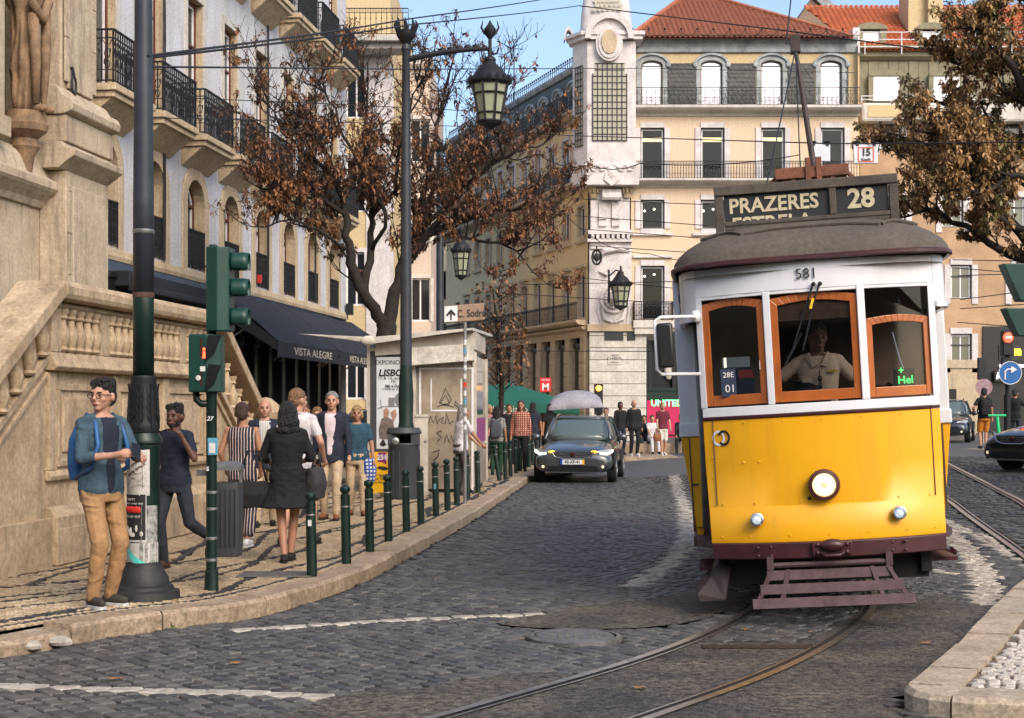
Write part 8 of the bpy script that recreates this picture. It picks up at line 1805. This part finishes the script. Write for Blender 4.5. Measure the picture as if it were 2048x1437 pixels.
    if not brief: m = MB(); Hm((0, -.096, .004), (.021, .006, .006), m); m.build('mouth', LIPM, body, True)
    # hair
    m = MB(); hc, hs_ = hair
    def he(c, r): m.ell(HT @ Vector(c), r, rot=ry_.to_3x3() * 1.13, seg=14, rings=9)
    if hs_ != 'bald': he((0, .016, .105), (.080, .090, .080)); he((0, .052, .06), (.072, .056, .08))
    else: he((0, .05, .045), (.072, .048, .045)); he((-.065, .02, .05), (.014, .04, .03)); he((.065, .02, .05), (.014, .04, .03))
    if hs_ == 'curly': 
        for k in range(16): he((.06 * cos(k * .9), .01 + .06 * sin(k * .9), .14 + .02 * sin(k * 2.3)), (.03, .03, .03))
    if hs_ == 'long': he((0, .055, -.03), (.085, .05, .14)); he((-.065, .01, -.03), (.025, .045, .12)); he((.065, .01, -.03), (.025, .045, .12))
    if hs_ == 'bushy': he((0, .03, .05), (.100, .095, .12)); he((0, .05, -.03), (.112, .08, .10)); he((0, .06, -.10), (.125, .065, .05))
    if hs_ == 'bun': he((0, .095, .03), (.045, .045, .05)); he((.03, .08, -.03), (.02, .025, .05))
    if hs_ == 'bob': he((-.066, .0, .05), (.022, .05, .07)); he((.066, .0, .05), (.022, .05, .07)); he((0, -.055, .125), (.06, .03, .03)); he((0, .06, .0), (.075, .045, .06))
    soft(m, 'hair', HAIRM[hc], t, vox * .7, 2, .012)
    if beard: m = MB(); he2 = lambda c, r: m.ell(HT @ Vector(c), r, rot=ry_.to_3x3() * 1.13, seg=10, rings=6); he2((0, -.062, -.024), (.036, .034, .026)); he2((-.048, -.035, .0), (.014, .035, .03)); he2((.048, -.035, .0), (.014, .035, .03)); he2((0, -.096, .016), (.024, .006, .005)); soft(m, 'beard', HAIRM[hc], t, .008, 2)
    if glasses:
        m = MB()
        for s in (-1, 1): m.tube([HT @ Vector((s * .031 + .024 * cos(a * pi / 6), -.098, .06 + .018 * sin(a * pi / 6))) for a in range(12)], .003, 4, closed=True); m.tube([HT @ Vector((s * .055, -.097, .065)), HT @ Vector((s * .077, -.01, .065))], .003, 4)
        m.tube([HT @ Vector((-.008, -.1, .064)), HT @ Vector((.008, -.1, .064))], .003, 4); m.build('glasses', EYEM, t)
    # clothes
    if top:
        m = MB(); inf = .022 if sleeve == 'jacket' else .012; torso(m, inf, .84 if sleeve != 'tank' else .98, 1.44, .03 if not fat > 1.1 else .1)
        if sleeve == 'jacket': m.loft([(0, yo(.8), .77 + dz, .19 * fat, .14 * fat), (0, 0, .9 + dz, .185 * fat, .138 * fat)], 18, e=2.6)
        if sleeve == 'tank': 
            for s in (-1, 1): m.tube([(s * .085, yo(1.4) - .105, 1.30 + dz), (s * .09, yo(1.4) - .06, 1.43 + dz), (s * .09, yo(1.4) + .05, 1.44 + dz), (s * .1, yo(1.4) + .11, 1.30 + dz)], .014, 8)
            m.v = [v for v in m.v]
        for s in (-1, 1):
            sh, e, w2 = A[s]
            if sleeve == 'tank': break
            m.ell(sh, (.056 + inf * .4,) * 3); m.cap((0, yo(1.4) + .01, 1.435 + dz), sh + Vector((-s * .03, 0, .025)), .05, .040 + inf * .4)
            if sleeve == 'tee': m.cap(sh, sh.lerp(e, .62), .054, .057)
            else:
                m.cap(sh, e, .054 + inf * .3, .047 + inf * .2); m.cap(e, e.lerp(w2, .35 if sleeve == 'roll' else .93), .047 + inf * .2, .044 if sleeve == 'roll' else .038 + inf * .2)
        o = soft(m, 'jacket' if sleeve == 'jacket' else 'shirt', top, t, vox, 3, .018)
        if sleeve != 'tank': m = MB(); m.tube([(.062 * cos(a * pi / 8), yo(1.45) + .012 + .058 * sin(a * pi / 8), 1.462 + dz - (.022 if sin(a * pi / 8) < -.5 else 0)) for a in range(16)], .011, 6, closed=True); m.build('collar', top if not inner else inner, t, True)
        if inner: m = MB(); m.loft([(0, yo(z) - (ry + inf - .020), z + dz, (.040 + .045 * min(1, (z - .85) / .45)), .026) for z, rx, ry in secs if .83 < z < 1.45], 10); soft(m, 'inner_shirt', inner, t, .009, 2)
    m = MB()
    if legs in ('trousers', 'shorts', 'crop'):
        m.loft([(0, 0, z + dz, rx * fat + .012, ry * fat + .012) for z, rx, ry in ((.80, .15, .105), (.86, .16, .115), (.92, .165, .118), (.99, .160, .113))], 18, e=2.5)
        for s in (-1, 1):
            hp, k, f = Lg[s]; w_ = .012
            if legs == 'shorts': m.cap(hp, hp.lerp(k, .88), .092, .082)
            elif legs == 'crop': m.cap(hp, k, .092, .085); m.cap(k, k.lerp(f, .72), .085, .09)
            else: m.cap(hp, k, .092, .066); m.cap(k, k.lerp(f, .5), .066, .062); m.cap(k.lerp(f, .45), f + Vector((0, 0, .0)), .062, .05)
        soft(m, 'shorts' if legs == 'shorts' else 'trousers', bottom, t, vox, 3, .012)
    elif legs == 'skirt':
        zb = hem or .5; m.loft([(0, 0, zb, .275 * fat, .22 * fat), (0, 0, .72, .215 * fat, .155 * fat), (0, 0, .90, .165 * fat, .125 * fat), (0, 0, 1.08, .13 * fat, .10 * fat)], 20, e=2.2); soft(m, 'skirt', bottom, t, vox, 3, .03)
    for s in (-1, 1):
        hp, k, f = Lg[s]; fd_ = Vector((fdir or {}).get(s, (s * .15, -1, -.0))).normalized(); m = MB(); g = f + Vector((0, .0, -.035)); m.cap(g + fd_ * -.035, g + fd_ * .15, .042, .030); m.ell(g + Vector((0, 0, .03)), (.042, .05, .03)); m.cap(g + fd_ * .06, g + fd_ * .13, .042, .034); sz = soft(m, 'shoe', shoe or BLKSH, t, .010, 2)
        m = MB(); sd_ = Vector((-fd_.y, fd_.x, 0)).normalized(); up_2 = fd_.cross(sd_) * -1 if fd_.z else Vector((0, 0, 1)); m.prism([g + fd_ * a + sd_ * b_ - Vector((0, 0, .046)) for a, b_ in ((-.08, -.02), (-.08, .02), (.0, .038), (.10, .044), (.17, .028), (.18, 0), (.17, -.028), (.10, -.044), (.0, -.038))], (0, 0, .022)); m.build('sole', STK[0] if shoe is not None and shoe.name.startswith('white') or label.startswith('man in denim') else TYRE, sz)
    return t
def on(t, v): 
    return Matrix.LocRotScale(t.location, t.rotation_euler, t.scale) @ Vector(v)
NAVY = cloth('navy cloth', (.012, .018, .035)); BLKC = cloth('black cloth', (.006, .006, .008)); KHAKI = cloth('khaki cotton', (.42, .24, .11), .35, .6); BEIGE = cloth('beige cotton', (.50, .38, .25), .3, .5); DENIM = cloth('denim shirt', (.055, .105, .145), .5, .5); WTEE = cloth('white cotton', (.62, .60, .62)); TEAL = cloth('teal jersey', (.02, .07, .11)); GREYT = cloth('grey trousers', (.085, .075, .07)); DJEAN = cloth('dark jeans', (.025, .032, .045)); SHOEW = cloth('white canvas shoe', (.68, .68, .70)); SHOEB = cloth('brown suede shoe', (.22, .07, .03)); SHOEG = cloth('dark olive trainer', (.05, .045, .035)); BLZ = cloth('navy blazer', (.014, .020, .038), .3, .25); SHIRTP = cloth('pale pink shirt', (.66, .56, .60), .15); MAROON = cloth('maroon tee', (.13, .015, .03))
# A: man in denim
a = person('man in denim shirt and glasses standing with a phone beside the lamp column', 203, 11.55, 1.765, 50, DENIM, KHAKI, 'light', ('black', 'curly'), hands={-1: (-.10, -.30, 1.16), 1: (.10, -.36, 1.13)}, feet={-1: (-.09, -.02, .08), 1: (.10, .03, .08)}, head=(-66, 0), sleeve='roll', shoe=SHOEG, vox=.009, glasses=True, inner=NAVY, poles={-1: (-.7, .5, -.7), 1: (.6, .3, -.8)}, lean=.02)
m = MB(); m.box((-.035, -.012, -.07), (.035, .0, .07)); p = m.build('phone', mat('black phone', (.01, .01, .012), .15), None, bevel=.006); p.location = on(a, (.0, -.43, 1.19)); p.rotation_euler = (radians(-35), .3, radians(40)); tag(p, 'black smartphone held by the man in the denim shirt', 'phone')
def backpack(name, label, t, mt, w_=.15, z=1.18, strap=True, d=.07):
    r = thing(name, label, 'backpack', t.location, rot=tuple(t.rotation_euler)); r.scale = t.scale; m = MB(); m.loft([(0, .20, z - .22, w_ * .9, d * .9), (0, .21, z - .1, w_, d), (0, .20, z + .1, w_ * .95, d), (0, .18, z + .22, w_ * .6, d * .6)], 16, e=3); soft(m, 'bag', mt, r, .012, 4, .012)
    if strap:
        for s in (-1, 1): m = MB(); m.tube([(s * .10, .12, z + .2), (s * .115, .02, z + .285), (s * .115, -.09, z + .22), (s * .13, -.145, z + .05), (s * .165, -.10, z - .12), (s * .16, .1, z - .2)], .018, 6); m.build('strap', mt, r, True)
    return r
backpack('backpack', 'blue and maroon backpack worn by the man in the denim shirt', a, mat('blue backpack nylon', (.02, .12, .30), .5, var=.9, vs=4, c2=(.03, .02, .05), bump=.3, bs=20))
# B
b_ = person('bearded man in navy tee striding behind the lamp column with hand at his shoulder', 350, 14.3, 1.58, -22, NAVY, DJEAN, 'brown', ('black', 'curly'), hands={1: (.20, -.16, 1.38), -1: (-.24, -.06, .80)}, feet={-1: (-.10, -.05, .08), 1: (.16, .42, .30)}, head=(8, 4), sleeve='tee', shoe=cloth('brown sandal', (.09, .04, .02)), vox=.010, beard=True, poles={1: (.5, .1, -1)}, fdir={1: (.2, -.55, -.8)})
# C
STRP = patt('striped navy jumpsuit cloth', (.012, .013, .025), (.55, .42, .38), 9, .86, 'X')
c_ = person('woman seen from behind in a navy striped strappy jumpsuit and white sneakers', 484, 16.6, 1.60, 178, STRP, STRP, 'tan', ('brown', 'bun'), hands={-1: (-.20, -.12, .90), 1: (.22, -.1, .92)}, feet={-1: (-.08, .10, .08), 1: (.08, -.16, .08)}, sleeve='tank', legs='crop', shoe=SHOEW, vox=.012, head=(8, 8))
# D
d_ = person('woman seen from behind in a short black dress with bushy black hair', 574, 14.9, 1.60, 184, BLKC, BLKC, 'tan', ('black', 'bushy'), hands={-1: (-.15, -.25, 1.08), 1: (.18, -.25, 1.05)}, feet={-1: (-.03, -.10, .08), 1: (.02, .12, .08)}, sleeve='roll', legs='skirt', hem=.59, fat=1.10, vox=.012, head=(20, 5))
def bag(label, X, Y, Z, w_, h, mt, rz=0, straph=.3, name='handbag', cat='bag'):
    r = thing(name, label, cat, (X, Y, Z), rz); m = MB(); m.loft([(0, 0, 0, w_ * .8, .07), (0, 0, h * .5, w_, .09), (0, 0, h, w_ * .8, .05)], 16, e=3); soft(m, 'bag', mt, r, .014, 4, .02); m = MB(); m.tube([(-w_ * .7, 0, h), (-w_ * .3, 0, h + straph), (w_ * .3, 0, h + straph), (w_ * .7, 0, h)], .012, 6); m.build('strap', mt, r, True); return r
bag('black shoulder bag carried low by the woman in the black dress', PX(508, 14.9), 14.85, 1.65 - (1015 - 818) * 14.9 / F, .19, .26, BLKC, .3)
bag('grey rucksack hanging at the right of the black dress', PX(628, 15.2), 15.4, 1.65 - (1000 - 818) * 15.2 / F, .13, .32, cloth('grey nylon', (.04, .04, .045)), 1.2, .15)
# E
person('man in white tee and dark shorts walking away beside the black dress', 596, 16.7, 1.76, 165, WTEE, cloth('black shorts cloth', (.012, .013, .016)), 'light', ('sandy', 'short'), hands={-1: (-.26, -.12, .95), 1: (.2, -.2, 1.0)}, feet={-1: (-.12, -.12, .08), 1: (.10, .22, .10)}, legs='shorts', vox=.012, head=(-25, 0), shoe=BLKSH)
# F
person('elderly balding man in dark blazer facing the viewer left of the white tee', 530, 19.4, 1.66, 8, BLZ, BEIGE, 'light', ('grey', 'bald'), sleeve='jacket', inner=patt('grey striped shirt', (.5, .5, .48), (.2, .2, .22), 14, .8, 'X'), feet={-1: (-.1, -.15, .08), 1: (.1, .15, .08)}, vox=.014)
# G
person('grey haired man in navy blazer and beige chinos walking towards the viewer', 664, 20.6, 1.77, -6, BLZ, BEIGE, 'light', ('grey', 'short'), sleeve='jacket', inner=SHIRTP, hands={-1: (-.26, .05, .84), 1: (.27, -.10, .80)}, feet={-1: (-.10, .0, .08), 1: (.09, -.14, .08)}, shoe=SHOEB, vox=.012, head=(8, 0))
m = MB(); g_ = [o for o in bpy.data.objects if o.name.startswith('person') and o.get('label', '').startswith('grey haired')][0]; m.loft([(0, 0, .985, .160, .125), (0, 0, 1.01, .158, .123)], 20); m.build('belt', cloth('brown belt', (.06, .03, .015)), g_)
# H
person('blonde woman in teal top and cream trousers beside the man in blazer', 714, 21.4, 1.58, 4, TEAL, BEIGE, 'tan', ('blond', 'bob'), hands={1: (.27, -.08, .82), -1: (-.26, -.02, .82)}, feet={-1: (-.1, .1, .08), 1: (.1, -.12, .08)}, fat=1.1, vox=.013, shoe=SHOEB)
bag('blue and white bag on the right arm of the blonde woman', PX(738, 21.3), 21.35, 1.65 - (965 - 818) * 21.3 / F, .10, .34, patt('patterned blue white cloth', (.5, .48, .5), (.02, .06, .25), 6, .6, 'XZ'), .4, .1)
person('woman with short auburn hair half hidden behind the man in blazer', 634, 22.4, 1.56, 6, cloth('cream blouse', (.5, .5, .42)), BLKC, 'light', ('sandy', 'bob'), vox=.016, feet={1: (.1, -.15, .08)})
person('dark haired man whose head shows beyond the staircase newel', 495, 24.2, 1.66, -60, BLKC, BLKC, 'tan', ('brown', 'short'), vox=.018)
person('man whose face peeps out left of the grey haired man', 610, 25.6, 1.62, 0, NAVY, BLKC, 'tan', ('brown', 'short'), vox=.018)
# L
person('grey haired man in white shirt and grey trousers leaning at the kiosk side', 921, 26.3, 1.60, 120, WTEE, GREYT, 'tan', ('grey', 'long'), hands={-1: (-.20, -.36, .98), 1: (.1, -.4, 1.0)}, vox=.013, head=(-10, 5), lean=.08)
# crowd near the parasols
person('long haired woman in a red and white plaid jacket by the far bollards', 1042, 36.5, 1.74, -8, patt('red plaid flannel', (.30, .05, .03), (.60, .45, .33), 6, .72, 'XZ', (.12, .02, .02)), BLKC, 'tan', ('brown', 'long'), sleeve='long', vox=.016, fat=1.05)
n_ = person('woman with black hair in green trousers seen from behind', 993, 34.5, 1.58, 176, cloth('pale grey top', (.25, .25, .24)), cloth('green trousers', (.015, .06, .03)), 'tan', ('black', 'long'), vox=.016, hands={1: (.3, -.05, .9)})
backpack('backpack', 'grey backpack on the woman in green trousers', n_, cloth('grey backpack cloth', (.07, .08, .10)))
for k, (px_, Y_, H_, yw, tp, hr, lb) in enumerate(((1018, 41, 1.66, 10, BLKC, ('brown', 'short'), 'person in black between the backpack woman and the plaid jacket'), (1066, 42, 1.72, 170, NAVY, ('black', 'long'), 'person in dark clothes right behind the plaid jacket'), (978, 38, 1.64, 40, cloth('dusty pink top', (.35, .15, .14)), ('blond', 'short'), 'person in dusty pink left of the backpack woman'), (1003, 45, 1.68, 150, cloth('white top', (.6, .58, .55)), ('black', 'short'), 'person in white under the lettered green parasol'), (1084, 46, 1.66, -20, cloth('mustard top', (.45, .22, .03)), ('black', 'long'), 'woman in mustard top under the parasol edge'), (1100, 43.5, 1.68, 20, BLKC, ('black', 'long'), 'woman in black just left of the dark car roof'), (1056, 50, 1.7, 0, MAROON, ('brown', 'short'), 'person in maroon far under the second parasol'), (1030, 52, 1.7, 180, BLKC, ('black', 'short'), 'person in black far beyond the first parasol'))):
    person(lb, px_, Y_, H_, yw, tp, DJEAN if k % 2 else BLKC, 'tan', hr, vox=.022, brief=True)
person('stout bald man in black sweater standing right of the dark car', 1268, 47.5, 1.80, 15, BLKC, BLKC, 'light', ('grey', 'bald'), sleeve='long', fat=1.25, z0=.15, vox=.018, shoe=SHOEW)
person('dark haired man in black just behind the stout bald man', 1241, 49, 1.74, 20, BLKC, NAVY, 'brown', ('black', 'short'), sleeve='long', z0=.15, vox=.02)
person('sunburnt man beside the amber signal behind the dark car', 1212, 45.5, 1.70, -10, NAVY, BLKC, 'tan', ('brown', 'short'), z0=0, vox=.02, brief=True)
person('woman in maroon tee and white shorts standing before the magenta shop', 1325, 48.2, 1.72, 10, MAROON, cloth('white shorts cloth', (.6, .58, .5)), 'light', ('sandy', 'bun'), z0=.15, legs='shorts', vox=.016, shoe=SHOEW, hands={-1: (-.2, -.15, .88), 1: (.24, -.1, .88)}, feet={-1: (-.05, -.1, .08), 1: (.08, .1, .08)})
bag('round tan straw bag held by the woman in maroon', PX(1314, 48), 47.9, .62, .14, .24, cloth('tan straw', (.25, .10, .05)), 0, .15)
sit = dict(hip=.55, feet={-1: (-.12, -.5, .08), 1: (.12, -.48, .08)}, hands={-1: (-.14, -.36, .62), 1: (.14, -.36, .62)})
person('person in white seated on the stone ledge left of the maroon woman', 1304, 50.2, 1.66, 10, WTEE, WTEE, 'light', ('brown', 'short'), z0=.15, vox=.02, **sit)
person('person in black seated on the stone ledge beside the tram', 1362, 50.2, 1.70, -10, BLKC, BLKC, 'light', ('brown', 'short'), z0=.15, vox=.02, sleeve='long', **sit)
person('person in black seated on the ledge behind the stout bald man', 1288, 50.6, 1.66, 0, BLKC, DJEAN, 'tan', ('black', 'short'), z0=.15, vox=.022, sleeve='long', **sit)
w_ = person('man in black tee and orange shorts seen from behind at right', 1968, 43, 1.76, 176, BLKC, cloth('orange shorts cloth', (.55, .19, .02)), 'tan', ('black', 'short'), z0=.50, vox=.014, legs='shorts', feet={-1: (-.05, .0, .08), 1: (.09, .0, .08)}, hands={1: (.27, -.1, 1.0)})
backpack('backpack', 'black backpack on the man in orange shorts', w_, BLKC)
t = thing('round_kerb', 'small round pale kerb under the man in orange shorts', 'kerb', (PX(1968, 43), 43, .42)); m = MB(); m.lathe([(.55, 0), (.55, .07), (.5, .085), (0, .085)], seg=24); m.build('block', KERBM, t, 'auto')
person('person in black and white by the scooter at the right edge', 2030, 44, 1.74, 150, BLKC, DJEAN, 'tan', ('black', 'short'), z0=.5, vox=.02, hands={-1: (-.3, -.25, 1.1)})
# driver inside the tram
TM = Matrix.LocRotScale(TR.location, TR.rotation_euler, Vector((1, 1, 1)))
SH = cloth('tan uniform shirt', (.52, .38, .29), .2, .2)
dr = person('tram driver in tan uniform shirt standing behind the middle window', 0, 0, 1.68, 0, SH, DJEAN, 'brown', ('black', 'short'), loc=tuple(TM @ Vector((.03, .62, .665))), rot=tuple(TR.rotation_euler), vox=.010, hands={-1: (-.33, -.24, 1.12), 1: (.52, -.20, 1.14)}, poles={-1: (-1, .2, -.6), 1: (.6, .2, -.9)}, head=(12, 8))
m = MB(); 
for s in (-1, 1): m.ell((.0, -.155, 1.22 + s * .03), (.02, .012, .028))
m.tube([(0, -.15, 1.32), (0, -.155, 1.19)], .004, 4); m.build('sunglasses', EYEM, dr, True)
m = MB(); m.box((.07, -.142, 1.30), (.15, -.135, 1.32)); m.build('badge', mat('gold badge', (.5, .3, .05), .4), dr)
m = MB(); m.add([(-.075, -.10, 1.475), (-.01, -.150, 1.36), (-.055, -.146, 1.345), (-.115, -.075, 1.44)], [(0, 1, 2, 3)]); m.add([(.075, -.10, 1.475), (.01, -.150, 1.36), (.055, -.146, 1.345), (.115, -.075, 1.44)], [(3, 2, 1, 0)]); o = m.build('collar_flap', SH, dr); b = o.modifiers.new('t', 'SOLIDIFY'); b.thickness = .01
m = MB(); m.box((-.15, -.148, 1.16), (-.06, -.140, 1.26)); m.build('shirt_pocket', SH, dr, bevel=.004)
flush_text()
split_loose(('fender_bracket', 'signal_lens', 'canopy_post', 'lid_bracket', 'seats', 'rivet_group', 'folding_arm', 'poster_frame', 'vent_window', 'chrome_bars'))
